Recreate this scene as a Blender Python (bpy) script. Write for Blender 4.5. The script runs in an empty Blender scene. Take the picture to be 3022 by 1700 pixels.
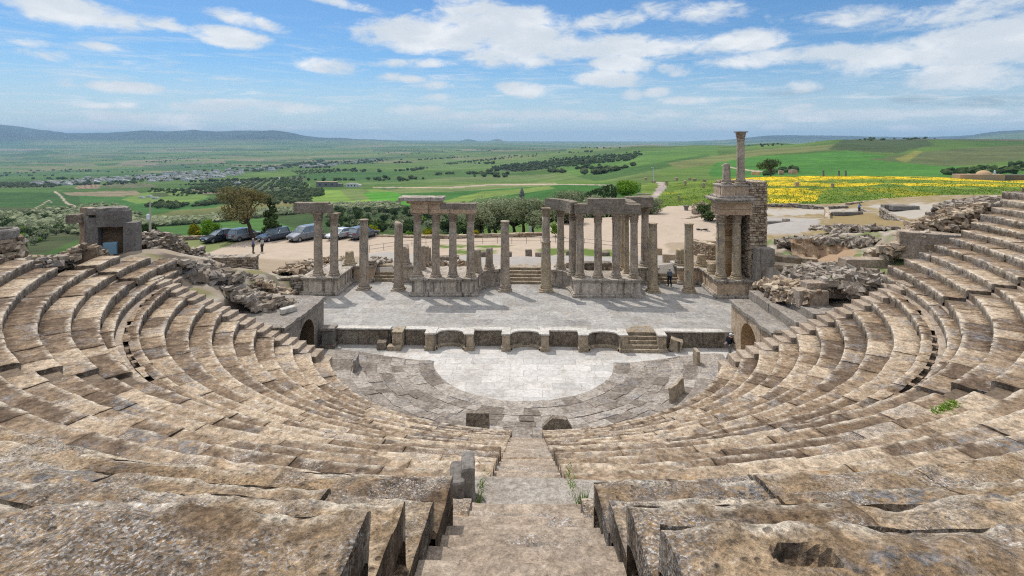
import bpy, math, random
import numpy as np
from mathutils import Vector, Matrix

# ------------------------------------------------------------------ camera, world, sun
SC = bpy.context.scene
COL = SC.collection
R_ = math.radians
W_, F_, CX_, HY_ = 3022.0, 1615.4, 1511.0, 409.4
YAW = math.atan(44.6 / F_)
CAM = np.array((0.225, -37.3, 15.0))
cam = bpy.data.cameras.new('camera')
cam_o = bpy.data.objects.new('camera', cam)
COL.objects.link(cam_o)
cam_o.location = CAM
cam_o.rotation_euler = (R_(90), 0, YAW)
cam.sensor_width = 36
cam.lens = 36 * F_ / W_
cam.shift_y = -(850.0 - HY_) / W_
cam.clip_start, cam.clip_end = 0.1, 90000
SC.camera = cam_o

SUN_DIR = Vector((-0.155, 0.203, 0.0)).normalized() * math.cos(R_(58)) + Vector((0, 0, math.sin(R_(58))))
sl = bpy.data.lights.new('sun', 'SUN')
sl.energy, sl.angle, sl.color = 2.35, R_(0.55), (1.0, 0.955, 0.89)
so = bpy.data.objects.new('sun', sl)
COL.objects.link(so)
so.rotation_euler = SUN_DIR.to_track_quat('Z', 'Y').to_euler()
so.location = (-30, 60, 90)

SC.view_settings.view_transform = 'Standard'
SC.view_settings.look = 'None'
SC.view_settings.exposure = 0.44
SC.view_settings.gamma = 1
SC.cycles.use_denoising = False
SC.cycles.filter_width = 1.15
SC.cycles.max_bounces = 5
SC.cycles.diffuse_bounces = 2
SC.cycles.glossy_bounces = 2
SC.cycles.transmission_bounces = 2
SC.cycles.volume_bounces = 0
SC.cycles.caustics_reflective = SC.cycles.caustics_refractive = False


class NT:
    """small helper for node trees"""
    def __init__(s, tree):
        s.t = tree
        s.n, s.l = tree.nodes, tree.links

    def node(s, typ, **kw):
        n = s.n.new(typ)
        for k, v in kw.items():
            setattr(n, k, v)
        return n

    def put(s, sock, v):
        if v is None:
            return
        if isinstance(v, bpy.types.NodeSocket):
            s.l.new(v, sock)
        elif sock.type == 'RGBA' and not hasattr(v, '__len__'):
            sock.default_value = (v, v, v, 1)
        elif sock.type == 'RGBA':
            sock.default_value = tuple(v)[:3] + (1,)
        else:
            sock.default_value = v

    def m(s, op, a, b=None, c=None, clamp=False):
        n = s.node('ShaderNodeMath', operation=op, use_clamp=clamp)
        for i, v in enumerate((a, b, c)):
            s.put(n.inputs[i], v)
        return n.outputs[0]

    def vm(s, op, a, b=None):
        n = s.node('ShaderNodeVectorMath', operation=op)
        s.put(n.inputs[0], a)
        s.put(n.inputs[1], b)
        return n.outputs[0]

    def noise(s, vec, scale, detail=3.0, rough=0.55, dist=0.0):
        n = s.node('ShaderNodeTexNoise')
        s.put(n.inputs['Vector'], vec)
        n.inputs['Scale'].default_value = scale
        n.inputs['Detail'].default_value = detail
        n.inputs['Roughness'].default_value = rough
        n.inputs['Distortion'].default_value = dist
        return n.outputs['Fac']

    def vor(s, vec, scale, feature='F1', rnd=1.0, out='Distance'):
        n = s.node('ShaderNodeTexVoronoi', feature=feature)
        s.put(n.inputs['Vector'], vec)
        n.inputs['Scale'].default_value = scale
        n.inputs['Randomness'].default_value = rnd
        return n.outputs[out]

    def mix(s, f, a, b, blend='MIX'):
        n = s.node('ShaderNodeMix', data_type='RGBA', blend_type=blend)
        s.put(n.inputs[0], f)
        s.put(n.inputs[6], a)
        s.put(n.inputs[7], b)
        return n.outputs[2]

    def ramp(s, f, stops):
        n = s.node('ShaderNodeValToRGB')
        e = n.color_ramp.elements
        while len(e) < len(stops):
            e.new(0.5)
        for el, (p, c) in zip(e, stops):
            el.position = p
            el.color = tuple(c)[:3] + (1,) if hasattr(c, '__len__') else (c, c, c, 1)
        s.put(n.inputs[0], f)
        return n.outputs[0]

    def step(s, f, lo, hi):
        n = s.node('ShaderNodeMapRange', interpolation_type='SMOOTHSTEP')
        s.put(n.inputs[0], f)
        n.inputs[1].default_value, n.inputs[2].default_value = lo, hi
        return n.outputs[0]


# ---- sky: physical sky with procedural clouds that live in the direction sphere
wd = bpy.data.worlds.new('World')
SC.world = wd
wd.use_nodes = True
w = NT(wd.node_tree)
w.n.clear()
sky = w.node('ShaderNodeTexSky', sky_type='NISHITA', sun_disc=False)
sky.sun_elevation = R_(58)
sky.sun_rotation = math.atan2(SUN_DIR.x, SUN_DIR.y)
sky.altitude = 550
sky.air_density, sky.dust_density, sky.ozone_density = 1.0, 0.6, 2.2
tc = w.node('ShaderNodeTexCoord').outputs['Generated']
sp = w.node('ShaderNodeSeparateXYZ')
w.put(sp.inputs[0], tc)
az = w.m('ARCTAN2', sp.outputs[0], sp.outputs[1])
el = w.m('ARCSINE', sp.outputs[2])


def azel(u, v):
    x, y, z = (u - CX_) / F_, 1.0, -(v - HY_) / F_
    X, Y = x * math.cos(YAW) - y * math.sin(YAW), x * math.sin(YAW) + y * math.cos(YAW)
    return math.atan2(X, Y), math.atan2(z, math.hypot(X, Y))


cv = w.node('ShaderNodeCombineXYZ')
w.put(cv.inputs[0], w.m('MULTIPLY', az, 1.0))
w.put(cv.inputs[1], w.m('MULTIPLY', el, 2.3))
cvec = cv.outputs[0]
nA = w.noise(cvec, 9.0, 9.0, 0.62, 0.35)
nB = w.noise(cvec, 26.0, 6.0, 0.65, 0.5)
nS = w.noise(w.vm('MULTIPLY', cvec, (0.45, 1.9, 1.0)), 20.0, 8.0, 0.68, 0.8)
nL = w.noise(w.vm('ADD', cvec, (0.0, 0.035, 3.0)), 9.0, 4.0, 0.55, 0.3)
# (u, v, half width, half height, tilt, weight)
CL = [(200, 32, 215, 46, .12, 1.2), (330, 58, 115, 34, .15, 1.0), (470, 72, 80, 24, .05, .8), (680, 108, 115, 30, .08, 1.0),
      (690, 50, 85, 24, .10, .75), (780, 70, 60, 14, .25, .4), (1010, 10, 150, 12, .15, .5),
      (1280, 105, 250, 52, .02, 1.25), (1480, 70, 230, 66, .12, 1.3), (1600, 130, 260, 46, .1, 1.15), (1500, 165, 150, 36, .02, .8),
      (1900, 135, 330, 34, .03, .95), (2190, 122, 135, 36, .0, 1.2), (2350, 165, 270, 28, -.02, .9), (2700, 150, 310, 52, -.12, 1.1),
      (2930, 120, 210, 74, -.1, 1.25), (2830, 35, 270, 40, -.06, .75), (2560, 45, 180, 24, .05, .45), (2850, 225, 190, 40, .05, .95),
      (3150, 60, 260, 130, -.1, 1.1), (950, 192, 105, 24, .08, .75), (1210, 187, 120, 13, -.02, .6), (1195, 232, 75, 15, .08, .8),
      (1290, 252, 62, 14, .05, .65), (1300, 288, 62, 12, .0, .65), (1545, 265, 82, 24, .06, 1.0), (1795, 232, 112, 26, .03, 1.0),
      (1830, 188, 100, 28, .08, 1.0), (1985, 206, 50, 18, .0, .8), (1865, 280, 34, 16, .0, .7), (1935, 272, 38, 14, -.1, .6),
      (380, 258, 118, 20, .06, .85), (170, 170, 110, 22, .1, .5), (90, 125, 70, 14, .1, .35), (300, 140, 90, 12, .05, .45),
      (370, 312, 60, 11, 0, .5), (600, 315, 120, 16, 0, .5), (860, 322, 110, 16, 0, .55), (470, 345, 260, 14, 0, .5), (1240, 325, 90, 14, 0, .5),
      (1800, 60, 160, 26, -.15, .35), (2080, 45, 80, 26, -.05, .4), (1650, 340, 420, 14, 0, .45), (2420, 340, 400, 15, 0, .45), (2370, 255, 40, 20, 0, .5)]
_r = np.random.default_rng(12)
for _i in range(26):
    CL.append((float(_r.uniform(-40, 3060)), float(_r.uniform(285, 385)), float(_r.uniform(40, 130)), float(_r.uniform(7, 13)), float(_r.uniform(-.04, .04)), float(_r.uniform(.45, .8))))
GL = [(2340, 275, 120, 22, .05, .75), (2090, 270, 50, 12, 0, .5), (2720, 297, 150, 18, 0, .8), (2930, 300, 160, 22, -.02, .85), (2560, 280, 40, 10, 0, .45), (2420, 310, 70, 9, 0, .4)]


def cloud_field(lst):
    acc = None
    for u, v, ru, rv, tl, wt in lst:
        a0, e0 = azel(u, v)
        k = 1.0 / F_ * math.cos(a0) ** 2
        da = w.m('SUBTRACT', az, a0)
        de = w.m('SUBTRACT', el, e0)
        de = w.m('MULTIPLY_ADD', da, tl, de)
        q = w.m('MULTIPLY', da, 1.0 / (ru * k))
        r = w.m('MULTIPLY', de, 1.0 / (rv / F_ * math.cos(a0)))
        d = w.m('MULTIPLY_ADD', q, q, w.m('MULTIPLY', r, r))
        f = w.m('MULTIPLY', w.m('SUBTRACT', 1.0, w.m('MINIMUM', d, 3.0)), wt)
        acc = f if acc is None else w.m('MAXIMUM', acc, f)
    return acc


cf = cloud_field(CL)
tex = w.m('ADD', w.m('MULTIPLY', w.m('SUBTRACT', nA, 0.5), 3.2), w.m('MULTIPLY', w.m('SUBTRACT', nB, 0.5), 2.2))
dens = w.step(w.m('ADD', cf, tex), -0.45, 0.85)
strk = w.m('MULTIPLY', w.step(nS, 0.46, 0.74), w.step(el, 0.24, 0.06))
strk = w.m('MULTIPLY', strk, 0.85)
dens = w.m('MAXIMUM', dens, strk)
gdens = w.step(w.m('ADD', cloud_field(GL), tex), 0.0, 1.3)
shade = w.step(w.m('SUBTRACT', w.m('ADD', w.m('MULTIPLY', nL, 1.0), w.m('MULTIPLY', nA, -0.35)), 0.2), 0.0, 0.45)
ccol = w.mix(shade, (7.2, 7.8, 8.4), (10.2, 10.2, 10.2))
hz = w.step(el, 0.15, 0.0)
base = w.mix(1.0, sky.outputs[0], (0.60, 0.90, 1.14), 'MULTIPLY')
base = w.mix(w.m('MULTIPLY', hz, 0.72), base, (6.6, 7.6, 8.4))
base = w.mix(w.m('MULTIPLY', gdens, 0.6), base, (3.1, 4.1, 5.0))
upper = w.m('MULTIPLY', w.step(el, 0.30, 0.62), w.m('ADD', 0.45, w.m('MULTIPLY', nL, 0.55)))  # unseen cloud cover added overhead, above the view, as fill light
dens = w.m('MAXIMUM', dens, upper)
ccol = w.mix(w.step(el, 0.30, 0.62), ccol, (14.5, 14.5, 14.8))  # added overhead cover made brighter than the visible clouds to lift the shadows
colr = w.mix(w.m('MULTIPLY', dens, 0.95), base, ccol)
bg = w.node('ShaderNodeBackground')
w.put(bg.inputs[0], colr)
bg.inputs[1].default_value = 0.072
wo = w.node('ShaderNodeOutputWorld')
w.l.new(bg.outputs[0], wo.inputs[0])
wd.cycles.sampling_method = 'MANUAL'
wd.cycles.sample_map_resolution = 512

# ------------------------------------------------------------------ numbers and geometry helpers
rng = np.random.default_rng(7)
random.seed(7)
CY, SY = math.cos(YAW), math.sin(YAW)


def ray(u, v):
    x, y, z = (u - CX_) / F_, 1.0, -(v - HY_) / F_
    return np.array((x * CY - y * SY, x * SY + y * CY, z))


def P(u, v, z):
    """the point at height z seen at photo position (u, v)"""
    r = ray(u, v)
    return CAM + r * ((z - CAM[2]) / r[2])


def D(u, v, d):
    """the point at distance d along the view axis"""
    return CAM + ray(u, v) * d


def hsh(ix, iy, iz, seed=0):
    n = (ix.astype(np.int64) * 374761393 + iy.astype(np.int64) * 668265263 + iz.astype(np.int64) * 2147483647 + seed * 1274126177) & 0xffffffff
    n = ((n ^ (n >> 13)) * 1274126177) & 0xffffffff
    n = ((n ^ (n >> 15)) * 2246822519) & 0xffffffff
    return ((n ^ (n >> 16)) & 0xffff) / 65535.0


def vnoise(p, seed=0):
    p = np.asarray(p, float)
    i = np.floor(p).astype(np.int64)
    f = p - i
    f = f * f * (3 - 2 * f)
    o = 0
    for a in (0, 1):
        for b in (0, 1):
            for c in (0, 1):
                wt = (f[..., 0] if a else 1 - f[..., 0]) * (f[..., 1] if b else 1 - f[..., 1]) * (f[..., 2] if c else 1 - f[..., 2])
                o = o + wt * hsh(i[..., 0] + a, i[..., 1] + b, i[..., 2] + c, seed)
    return o - 0.5


def fbm(p, octs=3, seed=0, gain=0.5):
    p = np.asarray(p, float)
    o, a = 0, 1.0
    for k in range(octs):
        o = o + a * vnoise(p * (2.03 ** k) + 17.3 * k, seed + k)
        a *= gain
    return o


def v3noise(p, octs=2, seed=0):
    return np.stack([fbm(p, octs, seed + 11 * k) for k in range(3)], -1)


class MB:
    """collects shapes and links them as one mesh object"""
    def __init__(s):
        s.v, s.f, s.t, s.mi, s.n = [], [], [], [], 0

    def add(s, verts, faces, tint=None, mi=0):
        verts = np.asarray(verts, float).reshape(-1, 3)
        s.v.append(verts)
        s.f.extend([tuple(int(i) + s.n for i in f) for f in faces])
        s.mi.extend([mi] * len(faces))
        if tint is None:
            tint = (0.5, 0.5, 0.5)
        tt = np.asarray(tint, float)
        if tt.ndim == 1:
            tt = np.tile(tt, (len(verts), 1))
        s.t.append(tt)
        s.n += len(verts)
        return s

    def grid(s, pts, tint=None, flip=False, mi=0):
        pts = np.asarray(pts, float)
        a, b = pts.shape[:2]
        idx = np.arange(a * b).reshape(a, b)
        q = np.stack([idx[:-1, :-1], idx[1:, :-1], idx[1:, 1:], idx[:-1, 1:]], -1).reshape(-1, 4)
        if flip:
            q = q[:, ::-1]
        t = None if tint is None else (np.asarray(tint).reshape(-1, 3) if np.asarray(tint).ndim == 3 else tint)
        return s.add(pts.reshape(-1, 3), q.tolist(), t, mi)

    def box(s, c, size, rz=0.0, tint=None, taper=1.0, mi=0):
        x, y, z = [k / 2.0 for k in size]
        v = np.array([(-x, -y, -z), (x, -y, -z), (x, y, -z), (-x, y, -z), (-x, -y, z), (x, -y, z), (x, y, z), (-x, y, z)], float)
        v[4:, :2] *= taper
        ca, sa = math.cos(rz), math.sin(rz)
        v = np.stack([v[:, 0] * ca - v[:, 1] * sa, v[:, 0] * sa + v[:, 1] * ca, v[:, 2]], -1) + np.asarray(c)
        return s.add(v, [(0, 3, 2, 1), (4, 5, 6, 7), (0, 1, 5, 4), (1, 2, 6, 5), (2, 3, 7, 6), (3, 0, 4, 7)], tint, mi)

    def rbox(s, c, size, rz=0.0, cell=0.25, amp=0.02, r=0.03, freq=2.0, tint=None, rx=0.0, ry=0.0):
        """a worn stone block: rounded edges, uneven faces"""
        hs = np.array(size) / 2.0
        r = min(r, hs.min() * 0.6)
        key, vs, fs = {}, [], []
        n = [max(2, int(round(2 * h / cell))) for h in hs]
        lin = []
        for k in range(3):
            inner = np.linspace(-hs[k] + r, hs[k] - r, n[k] + 1)
            lin.append(np.concatenate([[-hs[k]], inner, [hs[k]]]))
        def vid(i, j, k):
            if (i, j, k) not in key:
                key[(i, j, k)] = len(vs)
                vs.append((lin[0][i], lin[1][j], lin[2][k]))
            return key[(i, j, k)]
        m = [len(l) - 1 for l in lin]
        for i in range(m[0]):
            for j in range(m[1]):
                fs.append((vid(i, j, 0), vid(i, j + 1, 0), vid(i + 1, j + 1, 0), vid(i + 1, j, 0)))
                fs.append((vid(i, j, m[2]), vid(i + 1, j, m[2]), vid(i + 1, j + 1, m[2]), vid(i, j + 1, m[2])))
        for i in range(m[0]):
            for k in range(m[2]):
                fs.append((vid(i, 0, k), vid(i + 1, 0, k), vid(i + 1, 0, k + 1), vid(i, 0, k + 1)))
                fs.append((vid(i, m[1], k), vid(i, m[1], k + 1), vid(i + 1, m[1], k + 1), vid(i + 1, m[1], k)))
        for j in range(m[1]):
            for k in range(m[2]):
                fs.append((vid(0, j, k), vid(0, j, k + 1), vid(0, j + 1, k + 1), vid(0, j + 1, k)))
                fs.append((vid(m[0], j, k), vid(m[0], j + 1, k), vid(m[0], j + 1, k + 1), vid(m[0], j, k + 1)))
        v = np.array(vs)
        q = np.clip(v, -hs + r, hs - r)
        dlt = v - q
        ln = np.linalg.norm(dlt, axis=1, keepdims=True)
        v = np.where(ln > 1e-9, q + dlt / np.maximum(ln, 1e-9) * r, v)
        M = np.array(Matrix.Rotation(rz, 3, 'Z') @ Matrix.Rotation(rx, 3, 'X') @ Matrix.Rotation(ry, 3, 'Y'))
        v = v @ M.T + np.asarray(c)
        if amp:
            v = v + v3noise(v * freq, 3, 5) * amp * 2
        return s.add(v, fs, tint)

    def prism(s, poly, z0, z1, tint=None, mi=0):
        poly = [tuple(p[:2]) for p in poly]
        a = sum(poly[i][0] * poly[(i + 1) % len(poly)][1] - poly[(i + 1) % len(poly)][0] * poly[i][1] for i in range(len(poly)))
        if a < 0:
            poly = poly[::-1]
        n = len(poly)
        v = [(x, y, z0) for x, y in poly] + [(x, y, z1) for x, y in poly]
        f = [tuple(range(n))[::-1], tuple(range(n, 2 * n))] + [(i, (i + 1) % n, n + (i + 1) % n, n + i) for i in range(n)]
        return s.add(v, f, tint, mi)

    def tube(s, pts, radii, n=8, tint=None, cap=True, mi=0):
        pts = np.asarray(pts, float)
        k = len(pts)
        radii = np.broadcast_to(np.asarray(radii, float), (k,))
        tg = np.gradient(pts, axis=0)
        tg /= np.maximum(np.linalg.norm(tg, axis=1, keepdims=True), 1e-9)
        up = np.array((0, 0, 1.0)) if abs(tg[0][2]) < 0.9 else np.array((1.0, 0, 0))
        rings = []
        for i in range(k):
            a = np.cross(up, tg[i])
            a /= max(np.linalg.norm(a), 1e-9)
            b = np.cross(tg[i], a)
            th = np.arange(n) * 2 * math.pi / n
            rings.append(pts[i] + radii[i] * (np.cos(th)[:, None] * a + np.sin(th)[:, None] * b))
        v = np.concatenate(rings)
        f = [(i * n + j, i * n + (j + 1) % n, (i + 1) * n + (j + 1) % n, (i + 1) * n + j) for i in range(k - 1) for j in range(n)]
        if cap:
            f += [tuple(range(n))[::-1], tuple(range((k - 1) * n, k * n))]
        return s.add(v, f, tint, mi)

    def lathe(s, prof, c=(0, 0, 0), n=20, amp=0.0, freq=2.0, mod=None, tint=None, cut=None, seed=3):
        """prof: (radius, z) list from bottom to top"""
        th = np.arange(n) * 2 * math.pi / n
        rr = np.array([p[0] for p in prof])[:, None] * np.ones(n)
        zz = np.array([p[1] for p in prof])[:, None] * np.ones(n)
        if mod is not None:
            rr = rr * mod(th[None, :], zz)
        if cut is not None:
            zz = np.minimum(zz, cut(np.cos(th)[None, :] * rr, np.sin(th)[None, :] * rr))
        v = np.stack([rr * np.cos(th), rr * np.sin(th), zz], -1) + np.asarray(c)
        k = len(prof)
        v = v.reshape(-1, 3)
        if amp:
            v = v + v3noise(v * freq, 3, seed) * np.array((1, 1, 0.4)) * amp * 2
        f = [(i * n + j, i * n + (j + 1) % n, (i + 1) * n + (j + 1) % n, (i + 1) * n + j) for i in range(k - 1) for j in range(n)]
        f += [tuple(range(n))[::-1], tuple(range((k - 1) * n, k * n))]
        return s.add(v, f, tint)

    def build(s, name, mat, parent=None, smooth=False):
        me = bpy.data.meshes.new(name)
        v = np.concatenate(s.v) if s.v else np.zeros((0, 3))
        o = bpy.data.objects.new(name, me)
        if parent is not None:
            v = v - np.array(WORLD.get(parent.name, (0, 0, 0)))
            o.parent = parent
            WORLD[o.name] = WORLD.get(parent.name, (0, 0, 0))
        me.from_pydata(v.tolist(), [], s.f)
        for m_ in (mat if isinstance(mat, (list, tuple)) else [mat]):
            me.materials.append(m_)
        me.polygons.foreach_set('material_index', s.mi)
        at = me.color_attributes.new('tint', 'FLOAT_COLOR', 'POINT')
        t = np.concatenate(s.t)
        at.data.foreach_set('color', np.concatenate([t, np.ones((len(t), 1))], 1).ravel())
        if smooth:
            me.polygons.foreach_set('use_smooth', [True] * len(s.f))
        me.update()
        COL.objects.link(o)
        return o


WORLD = {}


def thing(name, loc, label, cat, group=None):
    """an Empty at a thing's base; its parts are parented to it"""
    o = bpy.data.objects.new(name, None)
    o.empty_display_size = 0.2
    COL.objects.link(o)
    o.location = loc
    WORLD[o.name] = tuple(float(k) for k in loc)
    o['label'], o['category'], o['kind'] = label, cat, 'thing'
    if group:
        o['group'] = group
    return o


def tag(o, label, cat, group=None):
    o['label'], o['category'], o['kind'] = label, cat, 'thing'
    if group:
        o['group'] = group
    return o


def kind(o, k):
    o['kind'] = k
    return o


def copy_tree(o, loc, rz=None, scale=None, label=None):
    c = o.copy()
    COL.objects.link(c)
    c.location = loc
    if rz is not None:
        c.rotation_euler = (0, 0, rz)
    if scale is not None:
        c.scale = scale if hasattr(scale, '__len__') else (scale,) * 3
    if label:
        c['label'] = label
    for ch in list(o.children):
        d = ch.copy()
        COL.objects.link(d)
        d.parent = c
        for g in list(ch.children):
            e = g.copy()
            COL.objects.link(e)
            e.parent = d
    return c


# ------------------------------------------------------------------ materials
def new_mat(name, rough=0.9, spec=0.2):
    m = bpy.data.materials.new(name)
    m.use_nodes = True
    t = NT(m.node_tree)
    b = m.node_tree.nodes['Principled BSDF']
    b.inputs['Roughness'].default_value = rough
    b.inputs['Specular IOR Level'].default_value = spec
    pos = t.node('ShaderNodeNewGeometry')
    return m, t, b, pos.outputs['Position'], pos.outputs['Normal']


def plain(name, col, rough=0.6, spec=0.4, metal=0.0, var=0.12, scale=3.0):
    m, t, b, pos, _ = new_mat(name, rough, spec)
    n = t.noise(pos, scale, 3)
    c = t.mix(t.m('MULTIPLY', n, 1.0), [k * (1 - var) for k in col], [min(1, k * (1 + var)) for k in col])
    t.put(b.inputs['Base Color'], c)
    b.inputs['Metallic'].default_value = metal
    return m


def stone(name, dark, mid, light, sc=1.0, white=0.0, grey=0.0, orange=0.0, black=0.0, streak=0.0, side=None, side_amt=0.6, tint=0.0,
          bump=0.35, brick=None, joint=(0.12, 0.10, 0.085), green=0.0, pit=0.0, c_or=(0.36, 0.19, 0.05), c_gr=(0.21, 0.205, 0.205), c_wh=(.56, .53, .48), edge=0.0, c_ed=(.52, .44, .34), grain=.55, speck=0.0, g2=0.0, dust=0.0):
    """weathered stone: blotches, lichens, stains; all in world metres"""
    m, t, b, pos, nrm = new_mat(name, 0.92, 0.15)
    big = t.noise(pos, 0.55 * sc, 4, 0.6, 0.4)
    medn = t.noise(pos, 2.6 * sc, 5, 0.65, 0.3)
    fine = t.noise(pos, 17.0 * sc, 4, 0.7)
    f = t.m('ADD', t.m('MULTIPLY', big, 0.5), t.m('MULTIPLY', medn, 0.5))
    if tint:
        at = t.node('ShaderNodeAttribute', attribute_name='tint')
        sx = t.node('ShaderNodeSeparateColor')
        t.l.new(at.outputs['Color'], sx.inputs[0])
        f = t.m('ADD', f, t.m('MULTIPLY', t.m('SUBTRACT', sx.outputs[0], 0.5), tint))
    c = t.ramp(f, [(0.33, dark), (0.5, mid), (0.68, light)])
    if dust:
        k = t.step(t.noise(t.vm('ADD', pos, (12.1, 5.3, .7)), .38, 6, .7, .8), .44, .68)
        c = t.mix(t.m('MULTIPLY', k, dust), c, (.30, .245, .185))
        k = t.step(t.noise(t.vm('ADD', pos, (2.1, 15.3, 4.7)), 1.9, 6, .75, .8), .60, .66)
        c = t.mix(t.m('MULTIPLY', k, dust), c, (.22, .17, .125))
    if orange:
        k = t.step(t.noise(t.vm('ADD', pos, (9.1, 3.3, 1.7)), 1.5 * sc, 4, 0.6, 0.6), 0.66 - 0.1 * orange, 0.78)
        c = t.mix(t.m('MULTIPLY', k, 0.75), c, c_or)
    if streak:
        sv = t.vm('MULTIPLY', pos, (2.6, 2.6, 0.16))
        k = t.step(t.noise(sv, 1.0 * sc, 5, 0.62, 0.2), 0.60 - 0.14 * streak, 0.70)
        c = t.mix(t.m('MULTIPLY', k, 0.85), c, (0.035, 0.032, 0.03))
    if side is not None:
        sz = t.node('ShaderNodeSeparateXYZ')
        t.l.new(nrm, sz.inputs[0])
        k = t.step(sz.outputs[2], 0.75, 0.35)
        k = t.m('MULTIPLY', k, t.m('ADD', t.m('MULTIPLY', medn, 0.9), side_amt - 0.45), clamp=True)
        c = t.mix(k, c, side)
    if grey:
        k = t.m('MULTIPLY', t.step(t.noise(t.vm('ADD', pos, (3.1, 7.7, 5.1)), 0.9 * sc, 3, 0.5), 0.56 - 0.12 * grey, 0.66), t.step(t.noise(pos, 9 * sc, 4, 0.7), 0.42, 0.6))
        if tint:
            k = t.m('MULTIPLY', k, t.m('MULTIPLY', sx.outputs[1], 1.6), clamp=True)
        c = t.mix(t.m('MULTIPLY', k, 0.9), c, c_gr)
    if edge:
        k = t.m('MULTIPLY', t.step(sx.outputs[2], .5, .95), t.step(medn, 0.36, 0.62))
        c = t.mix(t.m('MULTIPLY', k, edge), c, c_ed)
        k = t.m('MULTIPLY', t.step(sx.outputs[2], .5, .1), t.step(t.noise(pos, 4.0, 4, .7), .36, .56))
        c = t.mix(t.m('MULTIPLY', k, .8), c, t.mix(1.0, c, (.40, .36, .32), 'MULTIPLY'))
    if white:
        k = t.step(t.noise(t.vm('ADD', pos, (1.1, 2.7, 8.1)), 7.5 * sc, 5, 0.75, 0.6), 0.69 - 0.07 * white, 0.73)
        k2 = t.step(t.noise(t.vm('ADD', pos, (5.1, 0.7, 2.1)), 3.6 * sc, 6, 0.72, 0.4), 0.70 - 0.09 * white, 0.76)
        c = t.mix(t.m('MULTIPLY', t.m('MAXIMUM', k, k2), 0.8), c, c_wh)
    if black:
        k = t.step(t.noise(t.vm('ADD', pos, (8.1, 4.7, 3.1)), 6.0 * sc, 6, 0.75), 0.60 - 0.1 * black, 0.70)
        c = t.mix(t.m('MULTIPLY', k, 0.7), c, (0.05, 0.045, 0.04))
    if green:
        k = t.step(t.noise(t.vm('ADD', pos, (2.1, 9.7, 1.1)), 0.8, 5, 0.7), 0.62 - 0.12 * green, 0.7)
        c = t.mix(t.m('MULTIPLY', k, 0.8), c, (0.09, 0.13, 0.03))
    h = t.m('ADD', t.m('MULTIPLY', fine, 0.5), t.m('MULTIPLY', medn, 0.9))
    c = t.mix(t.m('MULTIPLY', t.step(fine, 0.62, 0.3), 0.42), c, t.mix(1.0, c, (0.5, 0.47, 0.44), 'MULTIPLY'))
    if speck:
        vc = t.node('ShaderNodeTexVoronoi', feature='F1')
        t.put(vc.inputs['Vector'], t.vm('ADD', pos, t.vm('MULTIPLY', t.vm('SUBTRACT', t.node_noise_col(pos, 22.0), (.5, .5, .5)), (.03, .03, .03))))
        vc.inputs['Scale'].default_value = 62.0 * sc
        sv_ = t.node('ShaderNodeSeparateColor')
        t.l.new(vc.outputs['Color'], sv_.inputs[0])
        lc = t.ramp(sv_.outputs[0], [(.0, (.10, .085, .07)), (.22, (.22, .20, .185)), (.45, (.33, .315, .31)), (.62, (.40, .31, .215)), (.8, (.50, .475, .44)), (.93, (.66, .63, .58)), (1.0, (.42, .22, .06))])
        k = t.step(t.noise(t.vm('ADD', pos, (6.6, 2.2, 3.9)), .75 * sc, 4, .6, .4), .60 - .17 * speck, .66 - .08 * speck)
        k = t.m('MULTIPLY', k, t.step(sv_.outputs[1], .25, .45))
        c = t.mix(t.m('MULTIPLY', k, .72), c, lc)
        h = t.m('ADD', h, t.m('MULTIPLY', t.m('MULTIPLY', k, sv_.outputs[2]), .5))
    if g2:
        q_ = t.noise(t.vm('ADD', pos, (7.7, 1.1, 2.9)), 26.0 * sc, 5, .8)
        c = t.mix(g2, c, t.mix(1.0, c, t.ramp(q_, [(.34, .35), (.5, 1.0), (.66, 1.6)]), 'MULTIPLY'))
        h = t.m('ADD', h, t.m('MULTIPLY', q_, .5))
    gr = t.noise(t.vm('ADD', pos, (4.4, 1.9, 6.2)), 5.5 * sc, 7, 0.8, 0.5)
    c = t.mix(grain, c, t.mix(1.0, c, t.ramp(gr, [(.34, .28), (.5, 1.0), (.66, 1.75)]), 'MULTIPLY'))
    h = t.m('ADD', h, t.m('MULTIPLY', gr, .7))
    if pit:
        pv = t.vor(pos, 11.0 * sc)
        k = t.m('MULTIPLY', t.step(pv, 0.30, 0.12), t.step(medn, 0.4, 0.6))
        h = t.m('SUBTRACT', h, t.m('MULTIPLY', k, pit))
        c = t.mix(t.m('MULTIPLY', k, 0.6), c, (0.07, 0.05, 0.035))
    if brick:
        bw, bh, rot = brick
        br = t.node('ShaderNodeTexBrick')
        mp = t.node('ShaderNodeMapping')
        t.l.new(pos, mp.inputs['Vector'])
        mp.inputs['Rotation'].default_value = rot
        wob = t.vm('ADD', mp.outputs[0], t.vm('MULTIPLY', t.vm('SUBTRACT', t.node_noise_col(pos, 0.8), (0.5, 0.5, 0.5)), (0.16, 0.16, 0.16)))
        t.l.new(wob, br.inputs['Vector'])
        br.inputs['Scale'].default_value = 1.0
        br.inputs['Brick Width'].default_value, br.inputs['Row Height'].default_value = bw, bh
        br.inputs['Mortar Size'].default_value = 0.014
        br.inputs['Mortar Smooth'].default_value = 0.2
        br.inputs['Color1'].default_value = (0.86, 0.86, 0.86, 1)
        br.inputs['Color2'].default_value = (1.08, 1.07, 1.05, 1)
        br.inputs['Mortar'].default_value = (1, 1, 1, 1)
        br.offset_frequency, br.squash_frequency, br.squash = 2, 3, 1.3
        c = t.mix(1.0, c, br.outputs['Color'], 'MULTIPLY')
        jf = t.m('MULTIPLY', br.outputs['Fac'], t.step(t.noise(pos, 1.7, 3), 0.34, 0.52))
        c = t.mix(t.m('MULTIPLY', jf, 0.75), c, joint)
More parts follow.
